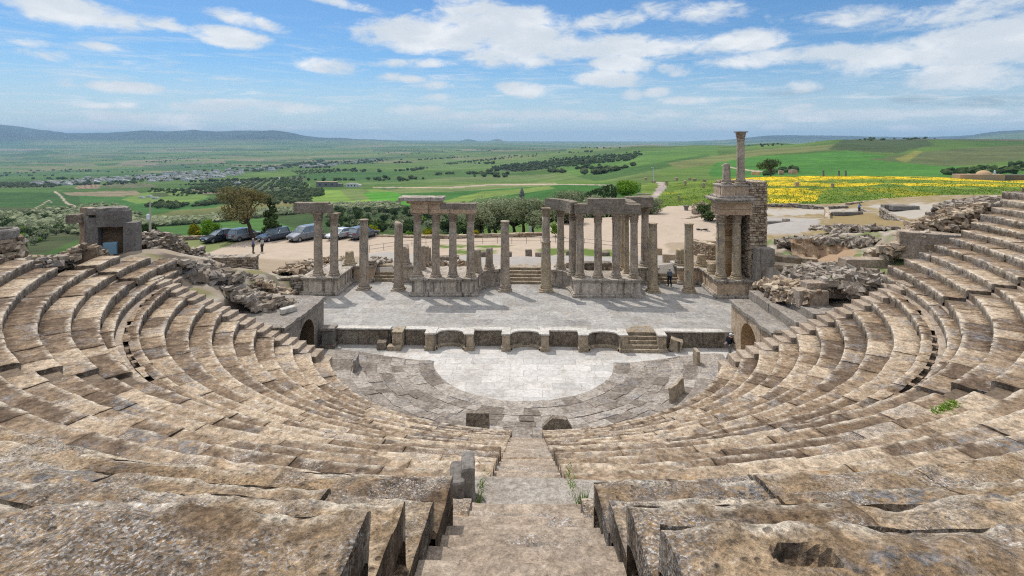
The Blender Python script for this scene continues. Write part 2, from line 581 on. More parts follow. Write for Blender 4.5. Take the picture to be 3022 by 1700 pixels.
        h = t.m('SUBTRACT', h, t.m('MULTIPLY', br.outputs['Fac'], 0.6))
    bp = t.node('ShaderNodeBump')
    bp.inputs['Strength'].default_value = bump
    bp.inputs['Distance'].default_value = 0.05
    t.l.new(h, bp.inputs['Height'])
    t.l.new(bp.outputs[0], b.inputs['Normal'])
    t.put(b.inputs['Base Color'], c)
    return m


def _nnc(s, vec, scale):
    n = s.node('ShaderNodeTexNoise')
    s.put(n.inputs['Vector'], vec)
    n.inputs['Scale'].default_value = scale
    return n.outputs['Color']


NT.node_noise_col = _nnc

M = {}
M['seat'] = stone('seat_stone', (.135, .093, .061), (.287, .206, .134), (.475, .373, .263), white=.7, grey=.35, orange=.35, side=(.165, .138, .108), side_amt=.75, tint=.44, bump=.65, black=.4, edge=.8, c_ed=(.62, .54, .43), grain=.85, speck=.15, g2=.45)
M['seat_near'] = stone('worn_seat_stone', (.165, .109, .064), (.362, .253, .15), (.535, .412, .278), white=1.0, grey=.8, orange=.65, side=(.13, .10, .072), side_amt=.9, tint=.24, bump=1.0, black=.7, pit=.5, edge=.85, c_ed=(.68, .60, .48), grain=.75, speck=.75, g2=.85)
M['step'] = stone('step_stone', (.26, .20, .145), (.39, .31, .235), (.50, .42, .33), white=.4, grey=.15, tint=.12, bump=.7, black=.35, grain=.5, g2=.5, speck=.15)
M['slab'] = stone('tooled_slab', (.30, .25, .20), (.41, .36, .30), (.50, .455, .40), white=.6, tint=.1, bump=1.0, sc=1.6, grain=.6)
M['core'] = stone('rubble_core', (.10, .075, .05), (.16, .12, .085), (.24, .18, .13))
M['ring'] = stone('grey_pavement', (.175, .145, .118), (.285, .245, .205), (.39, .345, .295), white=.5, grey=.4, tint=.4, bump=.6, black=.45, grain=.8)
M['marble'] = stone('white_marble', (.42, .395, .365), (.55, .53, .50), (.62, .605, .58), white=.2, bump=.15, brick=(1.75, 0.92, (0, 0, 0)), joint=(.20, .165, .125), sc=.7, grain=.3, black=.0, dust=.42)
M['stage'] = stone('stage_paving', (.29, .275, .25), (.385, .37, .345), (.46, .445, .42), white=.2, grey=.1, bump=.2, brick=(1.9, 1.15, (0, 0, R_(1.0))), joint=(.15, .14, .125), sc=.6, grain=.4, black=.1, dust=.30)
M['pulpit'] = stone('stage_wall_stone', (.125, .10, .075), (.235, .195, .15), (.37, .325, .265), white=.6, streak=.2, black=.7, bump=1.0, pit=.5, grain=.9)
M['pulpit_top'] = stone('coping_stone', (.42, .39, .34), (.56, .53, .475), (.63, .60, .55), white=.6, black=.3, bump=.6, grain=.5)
M['pier'] = stone('pier_stone', (.19, .152, .105), (.36, .295, .21), (.48, .41, .315), white=.4, streak=.12, black=.25, bump=.5)
M['column'] = stone('column_stone', (.22, .172, .125), (.42, .345, .26), (.56, .485, .39), white=.7, orange=.35, grey=.4, streak=.14, black=.4, bump=.8, sc=1.3)
M['column_warm'] = stone('warm_column_stone', (.28, .215, .14), (.45, .365, .245), (.56, .47, .33), white=.35, orange=.35, grey=.3, streak=.1, black=.25, bump=.7, sc=1.3)
M['capital'] = stone('capital_stone', (.17, .125, .085), (.33, .255, .18), (.46, .37, .275), orange=.6, black=.6, bump=1.0, sc=1.6)
M['beam'] = stone('lintel_stone', (.15, .122, .09), (.265, .222, .17), (.40, .345, .28), white=.5, orange=.35, black=.8, bump=1.0, pit=.6)
M['beam_buff'] = stone('buff_lintel_stone', (.32, .215, .13), (.50, .355, .23), (.60, .455, .32), orange=.35, streak=.12, black=.35, bump=.5)
M['podium'] = stone('podium_stone', (.42, .35, .26), (.62, .54, .44), (.70, .64, .55), streak=1.15, black=.4, orange=.1, bump=.4, grain=.5)
M['podium_warm'] = stone('warm_podium_stone', (.38, .28, .19), (.56, .425, .30), (.64, .52, .40), streak=.3, black=.12, orange=.2, bump=.4)
M['podium_top'] = stone('podium_cornice', (.24, .205, .16), (.43, .375, .31), (.56, .505, .435), white=.45, streak=.35, black=.6, bump=.8)
M['plaster'] = stone('plastered_wall', (.34, .25, .165), (.50, .385, .27), (.59, .475, .35), streak=.2, black=.12, bump=.3)
M['plaster_grey'] = stone('grey_plaster', (.20, .175, .145), (.29, .255, .215), (.37, .33, .285), streak=.3, black=.2, bump=.4)
M['roof_stone'] = stone('rough_terrace', (.20, .17, .14), (.30, .265, .225), (.42, .385, .34), white=.9, grey=.8, black=.5, bump=.9, sc=1.4)
M['concrete'] = stone('concrete', (.145, .13, .115), (.20, .18, .16), (.26, .24, .215), white=.15, streak=.2, black=.15, bump=.3)
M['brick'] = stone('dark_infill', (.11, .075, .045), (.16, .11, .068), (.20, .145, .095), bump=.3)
M['rubble'] = stone('rubble_stone', (.15, .118, .085), (.30, .25, .195), (.45, .39, .315), white=.4, grey=.55, black=.3, orange=.25, tint=.55, bump=.7)
M['rubble_warm'] = stone('warm_rubble_stone', (.22, .155, .10), (.40, .31, .215), (.55, .455, .335), white=.35, grey=.2, black=.3, orange=.35, tint=.5, bump=.6)
M['ashlar'] = stone('golden_ashlar', (.38, .235, .115), (.54, .36, .20), (.62, .45, .28), orange=.3, black=.15, bump=.3, tint=.3)
M['rock'] = stone('rough_rock', (.17, .135, .10), (.30, .25, .195), (.43, .375, .31), tint=.4, grey=.5, white=.5, black=.45, bump=1.0, green=.25)

# ------------------------------------------------------------------ the seating (cavea)
def pol(R, ph):
    return R * math.sin(ph), -R * math.cos(ph)


theatre = thing('theatre_seating', (0, 0, 0), 'curved tan stone seating of the ancient theatre round the orchestra', 'theatre seating')


def hwl(R):
    return float(np.interp(R, [12.6, 28, 29.4, 30.8, 31.8, 32.8, 36], [.45, .45, .48, .65, .70, .78, .80]))


def hwr(R):
    return float(np.interp(R, [12.6, 28, 29.4, 30.8, 31.8, 32.8, 36], [.90, .90, .92, .99, 1.04, 1.02, 1.08]))


def row_mesh(R0, R1, zb, z, spans, near=False, seed=0, worn=1.0, bl=(1.1, 2.3)):
    """one tier as a run of separate worn blocks; spans are angle ranges"""
    mb = MB()
    rg = np.random.default_rng(seed + 100)
    for a0, a1 in spans:
        ph = a0
        while ph < a1 - 0.004:
            ln = rg.uniform(*bl)
            nx = ph + ln / R0
            if a1 - nx < 0.9 / R0:
                nx = a1
            nx = min(nx, a1)
            mid = (ph + nx) / 2
            x, y = pol(R0, mid)
            dist = math.hypot(x - CAM[0], y - CAM[1])
            cell = float(np.clip(dist * 0.0065, 0.022, 0.3))
            wr = worn * (1.6 if dist < 11 else 1.0)
            gap = (rg.uniform(0.001, 0.006) if rg.random() < .72 else rg.uniform(.008, .024)) * wr
            n = max(3, int((nx - ph) * R0 / cell)) + 1
            phs = np.linspace(ph + gap / R0, nx - gap / R0, n)
            phs = np.concatenate([[phs[0]], phs, [phs[-1]]])
            dz, dr = rg.normal(0, .010 * wr), rg.normal(0, .012 * wr)
            tilt = rg.normal(0, .007 * wr)
            nt = max(4, int((R1 - R0) / cell))
            nr = max(2, int((z - zb) / cell))
            rise = np.linspace(zb - .06, z - .05, nr + 1)
            prof = [(R0, q) for q in rise] + [(R0 + .012, z - .02), (R0 + .05, z)]
            tr = np.linspace(R0 + .05, R1 + .06, nt + 1)[1:]
            prof += [(q, z) for q in tr]
            prof = np.array(prof)
            RR = prof[:, 0][:, None] + dr + np.zeros(len(phs))
            ZZ = prof[:, 1][:, None] + np.where(prof[:, 1][:, None] > zb + .1, dz + tilt * (phs - mid)[None, :] * R0, 0)
            ZZ[:, 0] -= .30
            ZZ[:, -1] -= .30
            PH = np.zeros_like(RR) + phs
            X, Y = RR * np.sin(PH), -RR * np.cos(PH)
            pts = np.stack([X, Y, ZZ], -1)
            low = fbm(pts * 1.1, 3, 31)
            mid_n = fbm(pts * 3.7, 3, 41)
            edge = np.exp(-((prof[:, 0] - R0) / .22) ** 2)[:, None] * (prof[:, 1] > z - .06)[:, None]
            hollow = np.exp(-((prof[:, 0] - R0 - .45) / .25) ** 2)[:, None]
            amp = (.05 if near else .03) * wr
            dzz = low * amp + mid_n * amp * .55 - edge * np.clip(low + .1, 0, 1) * .10 * wr - edge * np.clip(mid_n, 0, 1) * .06 * wr - hollow * .02
            if near:
                # pick marks along the tread and chipped fronts
                pk = fbm(np.stack([PH * R0 * 5 + RR * 2, RR * 3.2, ZZ], -1), 2, 61)
                dzz = dzz + pk * .03 - edge * np.clip(fbm(pts * 1.9 + 9, 3, 63) + .15, 0, 1) * .09
                dzz = dzz + fbm(pts * 14.0, 3, 64) * .012
                hx, hy = pts[..., 0] - HOLE[0], pts[..., 1] - HOLE[1]
                e_ = (hx / .19) ** 2 + (hy / .085) ** 2 + 1.2 * fbm(pts * 9, 2, 65)
                dzz = dzz - .11 * np.clip(1.6 - e_ * 1.3, 0, 1)
            drr = fbm(pts * 2.3 + 5, 3, 51) * amp * 1.1
            top = (prof[:, 1] > z - .06)[:, None]
            RR2 = RR + np.where(top, drr * edge, drr)
            pts[..., 0], pts[..., 1] = RR2 * np.sin(PH), -RR2 * np.cos(PH)
            pts[..., 2] += np.where(top, dzz, 0)
            tint = np.tile(np.array((rg.uniform(.1, .9), rg.uniform(0, 1), 0.0)), pts.shape[:2] + (1,))
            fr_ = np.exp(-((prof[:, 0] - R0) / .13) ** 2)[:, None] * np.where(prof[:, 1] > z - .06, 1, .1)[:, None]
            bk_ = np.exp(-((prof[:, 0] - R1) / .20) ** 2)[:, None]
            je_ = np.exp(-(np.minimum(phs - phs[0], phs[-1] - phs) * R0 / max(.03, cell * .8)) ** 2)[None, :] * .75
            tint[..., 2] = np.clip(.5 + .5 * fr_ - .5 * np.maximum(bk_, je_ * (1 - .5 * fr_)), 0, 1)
            mb.grid(pts, tint, flip=True)
            ph = nx
    return mb


HOLE = P(2381, 1622, 12.6)


def cut(spans, lo, hi):
    o = []
    for a, b in spans:
        if hi <= a or lo >= b:
            o.append((a, b))
            continue
        if lo > a:
            o.append((a, lo))
        if hi < b:
            o.append((hi, b))
    return [q for q in o if q[1] - q[0] > .01]


dg = math.radians
LOW = [(12.6 + 1.008 * k, 1.875 + .468 * k) for k in range(9)]
YE = 5.25          # lower rows stop 5.25 m in front of the centre line: the side steps follow
rows = []
for k, (R0, z) in enumerate(LOW):
    zb = .72 if k == 0 else LOW[k - 1][1]
    e = math.acos(YE / R0)
    sp = cut([(-e, e)], -hwl(R0) / R0, hwr(R0) / R0)
    rows.append((R0, R0 + 1.008, zb, z, sp, False))
UPZ = [7.03, 7.47, 7.90, 8.34, 8.78, 9.21, 9.65, 10.12]
UPR = [23.07, 24.03, 25.02, 26.0, 26.97, 27.95, 28.92, 29.8, 30.85]
LE = [86, 83, 79.5, 68.8, 68.8, 60, 60, 60, 60]
rE = lambda R, a: math.degrees(math.acos(a / R))
RE = [rE(23.07, 2.1), rE(24, 2.2), rE(25, 2.1), rE(26, 2.0), rE(27, 1.9), rE(28, 1.6), rE(29, 1.1), rE(29.9, .7), rE(30.9, .3)]
praec = [(22.55, 23.07, 6.06, 6.5, cut([(-dg(84), dg(84.5))], -.45 / 22.6, .9 / 22.6), False)]


def notch(sp, R):
    for c in (-33.7, 32.3):
        sp = cut(sp, dg(c) - .62 / R, dg(c) + .62 / R)
    for c in (-72.2, 65.6):
        sp = cut(sp, dg(c) - .6 / R, dg(c) + .6 / R)
    return sp


for j in range(8):
    sp = [(-dg(LE[j]), dg(RE[j]))]
    sp = notch(cut(sp, -hwl(UPR[j]) / UPR[j], hwr(UPR[j]) / UPR[j]), UPR[j])
    praec.append((UPR[j], UPR[j + 1], 6.5 if j == 0 else UPZ[j - 1], UPZ[j], sp, j >= 6))
for R0, R1, zb, z in ((30.8, 31.85, 10.1, 11.0), (31.8, 32.85, 10.95, 11.45), (32.8, 33.85, 11.4, 12.03), (33.8, 35.7, 12.0, 12.6)):
    praec.append((R0, R1, zb, z, cut([(-dg(46), dg(46))], -hwl(R0) / R0, hwr(R0) / R0), True))
praec.append((30.87, 31.9, 9.9, 10.51, [(dg(58), dg(rE(30.9, .3)))], False))
praec.append((31.85, 32.83, 10.4, 10.95, [(dg(58), dg(rE(31.85, -.2)))], False))
praec.append((32.83, 33.9, 10.95, 11.42, [(dg(58), dg(rE(32.8, -1.2)))], False))
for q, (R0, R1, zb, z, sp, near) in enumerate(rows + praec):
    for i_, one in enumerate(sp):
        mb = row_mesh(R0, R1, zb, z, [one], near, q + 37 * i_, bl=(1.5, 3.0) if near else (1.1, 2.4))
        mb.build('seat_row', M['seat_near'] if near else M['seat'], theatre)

# the gangway half way up: front kerb, open drain with cross stones, walk
for one in cut([(-dg(76.5), dg(77))], -.45 / 21.7, .9 / 21.7):
    row_mesh(21.67, 22.02, 5.62, 6.10, [one], False, 70, bl=(.7, 1.6)).build('drain_kerb', M['seat'], theatre)
rg = np.random.default_rng(5)
mb = MB()
ph = -dg(76)
while ph < dg(76):
    if not (-1.5 / 22 < ph < 1.7 / 22):
        ln = rg.choice([.25, .3, 1.2, 2.4], p=[.4, .3, .2, .1]) if abs(ph) > dg(38) else rg.uniform(1.2, 4.5)
        q = np.linspace(ph, ph + ln / 22.1, max(2, int(ln / .3) + 1))
        pts = np.array([[(R * math.sin(a), -R * math.cos(a), 6.085 if i in (1, 2) else 5.7) for a in q] for i, R in enumerate((21.98, 21.99, 22.25, 22.26))])
        pts = pts + v3noise(pts * 2, 2, 3) * .04
        MB().grid(pts, (rg.uniform(.2, .8), .5, .5), flip=True).build('drain_cover', M['seat'], theatre)
    else:
        ln = .4
    ph += ln / 22.1 + rg.uniform(.55, 1.0) / 22.1
for one in cut([(-dg(84), dg(85))], -.45 / 22.3, .9 / 22.3):
    row_mesh(22.24, 22.56, 5.7, 6.05, [one], False, 71).build('gangway', M['step'], theatre)

# body under the tiers, so that joints look into stone
prof = [(12.55, .0), (12.66, 1.72)]
for R0, z in LOW[1:]:
    prof += [(R0 + .08, prof[-1][1]), (R0 + .10, z - .14)]
prof += [(21.78, 5.5), (21.8, 5.88), (22.3, 5.88), (22.62, 5.85), (22.64, 6.3), (23.14, 6.32)]
for j in range(8):
    prof += [(UPR[j] + .08, prof[-1][1]), (UPR[j] + .1, UPZ[j] - .17)]
prof += [(30.87, 9.95), (30.9, 10.75), (31.87, 10.8), (31.9, 11.2), (32.87, 11.25), (32.9, 11.75), (33.87, 11.8), (33.9, 12.3), (35.6, 12.35)]


def corepart(a, b, n, pr, name='seating_core'):
    q = np.linspace(a, b, n)
    pts = np.array([[(R * math.sin(t), -R * math.cos(t), z) for t in q] for R, z in pr])
    MB().grid(pts, flip=True).build(name, M['core'], theatre)


def corespan(a, b, R):
    return [p for p in prof if p[0] <= R]


for s_ in (-1, 1):
    h = (lambda R: hwl(R) + .1) if s_ < 0 else (lambda R: hwr(R) + .1)
    ks = np.linspace(0, 1, 60)
    lim = lambda R: math.acos(min(.99, YE / R)) if R < 22 else dg(float(np.interp(R, [22, 23, 25, 27, 29, 31, 33], [84, 84.6, 85, 85.8, 87.6, 89.2, 91.5]))) if s_ > 0 else dg(84) if R < 23.6 else dg(79) if R < 25.9 else dg(68)
    pts = []
    for R, z in prof:
        a, b = h(R) / R, lim(R)
        pts.append([(R * math.sin(s_ * (a + (b - a) * t)), -R * math.cos(a + (b - a) * t), z - (.62 if R > 30.8 and a + (b - a) * t > dg(50) else 0)) for t in ks])
    pts = np.array(pts)
    side = pts[:, :1].copy()
    low = side.copy()
    low[..., 2] = np.clip((np.hypot(side[..., 0], side[..., 1]) - 12.6) * .42 - .4, -1, 99)
    e_ = pts[:, -1:].copy()
    e_[..., 2] = np.minimum(e_[..., 2] - .2, 2.5)
    pts = np.concatenate([low, pts, e_], 1)
    MB().grid(pts, flip=s_ > 0).build('seating_core', M['core'], theatre)

# central stairway: two steps per tier, sunk between the tiers
def stair_step(mb, R0, R1, z, zb, tint, rg, wob=.02):
    hl, hr = hwl((R0 + R1) / 2) + .5, hwr((R0 + R1) / 2) + .5
    cl_ = float(np.clip((37.3 - R0) * .012, .03, .15))
    nx = max(6, int((hl + hr) / cl_))
    ny = max(3, int((R1 - R0) / cl_))
    xs = np.linspace(-hl, hr, nx)
    pr = [(R0, zb - .05), (R0, (zb + z) / 2), (R0 + .005, z - .03), (R0 + .04, z)] + [(q, z) for q in np.linspace(R0 + .04, R1 + .05, ny)[1:]]
    pts = np.array([[(x, -R, zz) for x in xs] for R, zz in pr])
    low = fbm(pts * 1.6, 3, 91)
    e = np.array([1.0 if i in (2, 3) else 0 for i in range(len(pr))])[:, None]
    pts[..., 2] += np.where(np.array([i >= 2 for i in range(len(pr))])[:, None], low * wob * 2 - e * np.clip(low, 0, 1) * .07, 0)
    pts[..., 1] += fbm(pts * 1.2 + 3, 2, 92) * .10 * np.array([1.0 if i < 4 else .0 for i in range(len(pr))])[:, None]
    mb.grid(pts, tint, flip=True)


rg = np.random.default_rng(9)
mb = MB()
stair_step(mb, 11.9, 13.0, .95, .3, (.5, .2, .5), rg, .005)
zz = .95
def seat_line(R):
    return float(np.interp(R, [12.6, 21.7, 22.6, 23.07, 28.92, 30], [1.6, 5.93, 6.0, 6.6, 9.45, 9.9]))


ks = 34
for i in range(ks):
    R0 = 13.0 + (28.35 - 13.0) * i / ks
    R1_ = 13.0 + (28.35 - 13.0) * (i + 1) / ks
    z1 = max(zz + .02, seat_line(R1_) - .12 if i > 3 else .95 + .28 * (i + 1))
    stair_step(mb, R0, R1_, z1, zz, (rg.uniform(.2, .8), .3, .5), rg)
    zz = z1
mb.build('centre_stair', M['step'], theatre)
mb = MB()
stair_step(mb, 28.25, 28.65, 9.42, zz, (.6, .2, .5), rg, .02)
stair_step(mb, 28.65, 29.55, 9.6, 9.4, (.7, .1, .5), rg, .012)
mb.build('landing_slab', M['slab'], theatre)
mb = MB()
ks, zz = 12, 9.6
for i in range(ks):
    R0 = 29.5 + (35.4 - 29.5) * i / ks
    z1 = 9.6 + (12.5 - 9.6) * (i + 1) / ks
    stair_step(mb, R0, R0 + .52, z1, zz, (rg.uniform(.3, .7), .3, .5), rg, .025)
    zz = z1
mb.build('upper_stair', M['step'], theatre)
# top terrace where the visitor stands
pts = np.array([[(R * math.sin(a), -R * math.cos(a), z) for a in np.linspace(-dg(62), dg(62), 60)] for R, z in ((35.4, 12.2), (35.9, 12.75), (36.4, 13.1), (37.0, 13.35), (42, 13.4), (60, 12))])
pts[..., 2] += fbm(pts * .7, 3, 12) * .15
MB().grid(pts, flip=True).build('top_terrace', M['core'], theatre)

# radial stairs of the upper tiers and the stairs along both ends of the lower tiers
for c, j0, j1 in ((-33.7, 0, 8), (32.3, 0, 8), (-72.2, 0, 3), (65.6, 0, 8)):
    mb = MB()
    rg = np.random.default_rng(int(abs(c)))
    R = 22.55
    z = 6.06
    n = 2 * (j1 - j0) + 1
    for i in range(n):
        Rn = 22.55 + .49 * (i + 1)
        zn = 6.06 + .228 * (i + 1)
        q = np.linspace(-.72, .72, 5)
        pr = [(R, z - .05), (R, zn - .02), (R + .03, zn), (Rn + .05, zn)]
        pts = []
        for rr, zz in pr:
            pts.append([(rr * math.sin(dg(c) + t / rr), -rr * math.cos(dg(c) + t / rr), zz) for t in q])
        pts = np.array(pts)
        pts[..., 2] += fbm(pts * 1.5, 2, 8) * .03
        mb.grid(pts, (rg.uniform(.3, .8), .2, .5), flip=True)
        R, z = Rn, zn
    mb.build('radial_stair', M['step'], theatre)
for s_ in (-1, 1):
    mb = MB()
    rg = np.random.default_rng(20 + s_)
    n = 21
    for i in range(n):
        # half a tier per step, climbing outwards along the end wall
        k = i / 2.0
        Rk = 12.6 + 1.008 * k
        x0 = math.sqrt(Rk ** 2 - 4.6 ** 2)
        x1 = math.sqrt((Rk + .504) ** 2 - 4.6 ** 2) + .35
        zt = 1.875 + .468 * k - .02 if i % 2 == 0 else 1.875 + .468 * (k - .5) + .234
        if i == 0:
            zt = 1.875 - .24
        mb.rbox(((x0 + x1) / 2 * s_, -4.62 + rg.normal(0, .02), zt - .55), (x1 - x0, 1.3, 1.1), 0, .3, .012, .025, tint=(rg.uniform(.3, .85), .2, .5))
    mb.build('end_stair', M['step'], theatre)

# ------------------------------------------------------------------ orchestra
mb = MB()
ths = np.linspace(-dg(97), dg(97), 90)
ring = np.array([[(R * math.sin(t), -R * math.cos(t), z) for t in ths] for R, z in ((6.0, .004), (6.12, .03), (6.6, .05), (7.2, .07), (8.5, .2), (9.9, .42), (11.0, .56), (12.0, .70), (13.2, .74))])
ring[:, :, 1] = np.minimum(ring[:, :, 1], -.58)
ring[..., 2] += fbm(ring * 1.3, 3, 77) * .03
MB().grid(ring, flip=True).build('orchestra_bedding', M['ring'])['kind'] = 'structure'
mb = MB()
rg = np.random.default_rng(44)
for R0, R1, z0, z1, bl in ((6.1, 7.0, .04, .07, 1.5), (7.0, 8.0, .07, .16, .9), (8.0, 8.8, .16, .26, .8), (8.8, 9.6, .26, .38, .9), (9.6, 10.4, .38, .50, .85), (10.4, 11.2, .50, .60, 1.0), (11.2, 12.62, .64, .74, 1.6)):
    ph = -dg(91)
    while ph < dg(91):
        ln = rg.uniform(.6, 1.5) * bl / R0
        if rg.random() < (.0 if bl > 1.2 else .12):
            ph += ln
            continue
        q = np.linspace(ph + .006 / R0, ph + ln - .006 / R0, 5)
        rr = np.linspace(R0 + rg.uniform(0, .12), R1 + rg.uniform(-.12, .12), 5)
        pts = np.zeros((7, 7, 3))
        qq = np.concatenate([[q[0]], q, [q[-1]]])
        r2 = np.concatenate([[rr[0]], rr, [rr[-1]]])
        for a in range(7):
            for b in range(7):
                t = (r2[a] - R0) / (R1 - R0)
                skew = rg.normal(0, .0)
                zz = z0 + (z1 - z0) * t + .02 - (.06 if a in (0, 6) or b in (0, 6) else 0)
                pts[a, b] = (r2[a] * math.sin(qq[b]), min(-.6, -r2[a] * math.cos(qq[b])), zz)
        nn = v3noise(pts * 1.7, 2, 13)
        pts += nn * np.array((.14, .14, .028))
        pts[..., 2] += rg.normal(0, .006)
        mb.grid(pts, (rg.uniform(.05, .95), rg.uniform(0, 1), .5), flip=True)
        ph += ln
mb.build('orchestra_pavement', M['ring'])['kind'] = 'structure'
# white marble floor: half disc and the strip before the stage wall
mb = MB()
poly = [(6.25 * math.sin(t), -6.25 * math.cos(t)) for t in np.linspace(-dg(84), dg(84), 70)]
poly = poly + [(12.6, -.66), (14.9, -.66), (14.9, 4.2), (-9.6, 4.2), (-9.9, 1.6), (-9.5, -.66)]
mb.add([(x, y, .012) for x, y in poly], [tuple(range(len(poly)))])
mb.build('orchestra_floor', M['marble'])['kind'] = 'structure'
MB().add([(-15, -1.2, .008), (-9.0, -1.2, .008), (-9.0, 4.2, .008), (-15, 4.2, .008)], [(0, 1, 2, 3)]).build('orchestra_side_floor', M['stage'])['kind'] = 'structure'
MB().add([(9.0, -1.2, .008), (15, -1.2, .008), (15, 4.2, .008), (9.0, 4.2, .008)], [(0, 1, 2, 3)]).build('orchestra_side_floor', M['stage'])['kind'] = 'structure'

# loose upright slabs of the orchestra
def slab(label, c, size, rz, rx=0.0, mat='pier', group=None, amp=.02, mb=None):
    m_ = mb or MB().rbox((c[0], c[1], c[2] + size[2] / 2), size, rz, .12, amp, .04, rx=rx)
    o = m_.build('stone_slab', M[mat])
    return tag(o, label, 'stone slab', group)


dark = 'pulpit'
p = P(1410, 1272, .75)
slab('square dark upright stone slab standing left of the foot of the central stair', (p[0], p[1], .72), (1.12, .3, .98), YAW, mat='darkslab' if 'darkslab' in M else 'pulpit')
p = P(1644, 1275, .75)
mb = MB()
hx = [(-.66, .0), (.62, .0), (.72, .30), (.42, .80), (-.22, .86), (-.72, .42)]
bm = MB().prism([(x * 1.02, z) for x, z in hx], 0, .32)
v = np.array(bm.v[0])
v = np.stack([v[:, 0], -v[:, 2], v[:, 1]], -1) + np.array((p[0], p[1], .72))
mb.add(v, bm.f)
slab('six sided dark stone slab standing right of the foot of the central stair', None, None, 0, mb=mb, mat='pulpit')
p = P(1997, 1172, .55)
slab('tall pale stone slab leaning on edge on the grey pavement right of the marble', (p[0], p[1], .5), (1.75, .2, .85), R_(52), rx=R_(-6), mat='pier')
p = P(2056, 1080, .5)
slab('narrow upright stone post near the right end of the orchestra', (p[0], p[1], .3), (.22, .75, 1.25), R_(4), mat='pier')
p = P(1051, 1090, .5)
slab('worn upright stone slab near the left end of the orchestra', (p[0], p[1], .3), (.2, 1.5, 1.1), R_(10), mat='roof_stone', amp=.05)
for (u, v, w_, h_, l_) in ((1347, 1512, .26, .62, 'thicker weathered upright stone left of the stair landing'), (1380, 1500, .22, .72, 'slim weathered upright stone nearest the landing slab')):
    p = P(u, v, 9.6)
    slab(l_, (p[0], p[1] + .2, 9.5), (w_, .5, h_), R_(6), mat='concrete', amp=.05)

# ------------------------------------------------------------------ stage and its front wall
ZS = 1.12
mb = MB()
xs, ys = np.linspace(-15.2, 15.2, 40), np.linspace(2.35, 16.5, 24)
pts = np.array([[(x, y, ZS) for x in xs] for y in ys])
pts[..., 2] += fbm(pts * .8, 2, 5) * .015
mb.grid(pts, flip=True)
for s_ in (-1, 1):
    mb.grid(np.array([[(s_ * x, y, ZS - .004) for x in np.linspace(15.15, 20.3, 6)] for y in np.linspace(2.8, 16.5, 12)]), flip=s_ > 0)
mb.grid(np.array([[(x, y, z) for x in xs] for y, z in ((2.35, ZS), (2.4, .9), (2.5, 0))]))
mb.build('stage_floor', M['stage'])['kind'] = 'structure'

sw = thing('stage_front_wall', (0, 2.2, 0), 'low grey stage front wall with three curved niches and a short stair', 'stage wall')
YF, YB, HT = 1.3, 2.25, 1.14


def panel(x0, x1, name='wall_panel'):
    MB().rbox(((x0 + x1) / 2, YB + .18, .53), (x1 - x0, .4, 1.16), 0, .12, .022, .03, tint=(rg.random(), .5, .5)).build(name, M['pulpit'], sw)
    MB().rbox(((x0 + x1) / 2, YB + .2, HT + .03), (x1 - x0 + .02, .62, .11), 0, .15, .012, .02).build('coping', M['pulpit_top'], sw)


def pier(x0, x1, y0=YF):
    xm, wd_ = (x0 + x1) / 2, x1 - x0
    mb = MB()
    mb.rbox((xm, (y0 + YB + .3) / 2, .55), (wd_, YB + .3 - y0, 1.1), 0, .15, .01, .02)
    mb.rbox((xm, (y0 + YB + .2) / 2 - .05, .14), (wd_ + .12, YB + .3 - y0, .28), 0, .15, .012, .03)
    mb.build('pier', M['pier'], sw)
    MB().rbox((xm, (y0 + YB + .4) / 2 - .03, HT + .035), (wd_ + .1, YB + .4 - y0, .12), 0, .15, .012, .02).build('coping', M['pulpit_top'], sw)


def niche(x0, x1):
    xm, hw = (x0 + x1) / 2, (x1 - x0) / 2
    n = 22
    th = np.linspace(math.pi, 0, n)
    dep = .84
    cx, cy = xm + hw * np.cos(th), YF + .12 + dep * np.sin(th) ** .8
    pts = np.array([[(cx[i], cy[i], z) for i in range(n)] for z in np.linspace(0, 1.12, 9)])
    pts += v3noise(pts * 3, 3, 9) * .035
    MB().grid(pts, flip=False).build('curved_niche', M['pulpit'], sw)
    k = [(-.02, 1.08), (-.10, 1.09), (-.10, 1.18), (.32, 1.19), (.34, 1.1)]
    pts = []
    for o_, z in k:
        pts.append([(xm + (hw + o_) * math.cos(t), YF + .12 + (dep + o_) * abs(math.sin(t)) ** .8 if abs(math.sin(t)) > 1e-6 else YF + .12, z) for t in th])
    pts = np.array(pts) + v3noise(np.array(pts) * 2.5, 2, 4) * .02
    MB().grid(pts, flip=True).build('niche_coping', M['pulpit_top'], sw)
    b = [(-.03, 0), (-.16, .02), (-.15, .16), (-.02, .24)]
    pts = np.array([[(xm + (hw + o_) * math.cos(t), YF + .12 + (dep + o_) * abs(math.sin(t)) ** .8, z) for t in th] for o_, z in b])
    MB().grid(pts, flip=False).build('niche_foot', M['pier'], sw)
    # masonry behind, up to the stage edge
    mb = MB()
    q = [(x, y) for x, y in zip(cx, np.minimum(cy + .05, YB + .4))]
    mb.prism([(xm - hw - .05, YB + .45)] + q + [(xm + hw + .05, YB + .45)], .1, HT - .02)
    mb.build('niche_backing', M['pulpit_top'], sw)


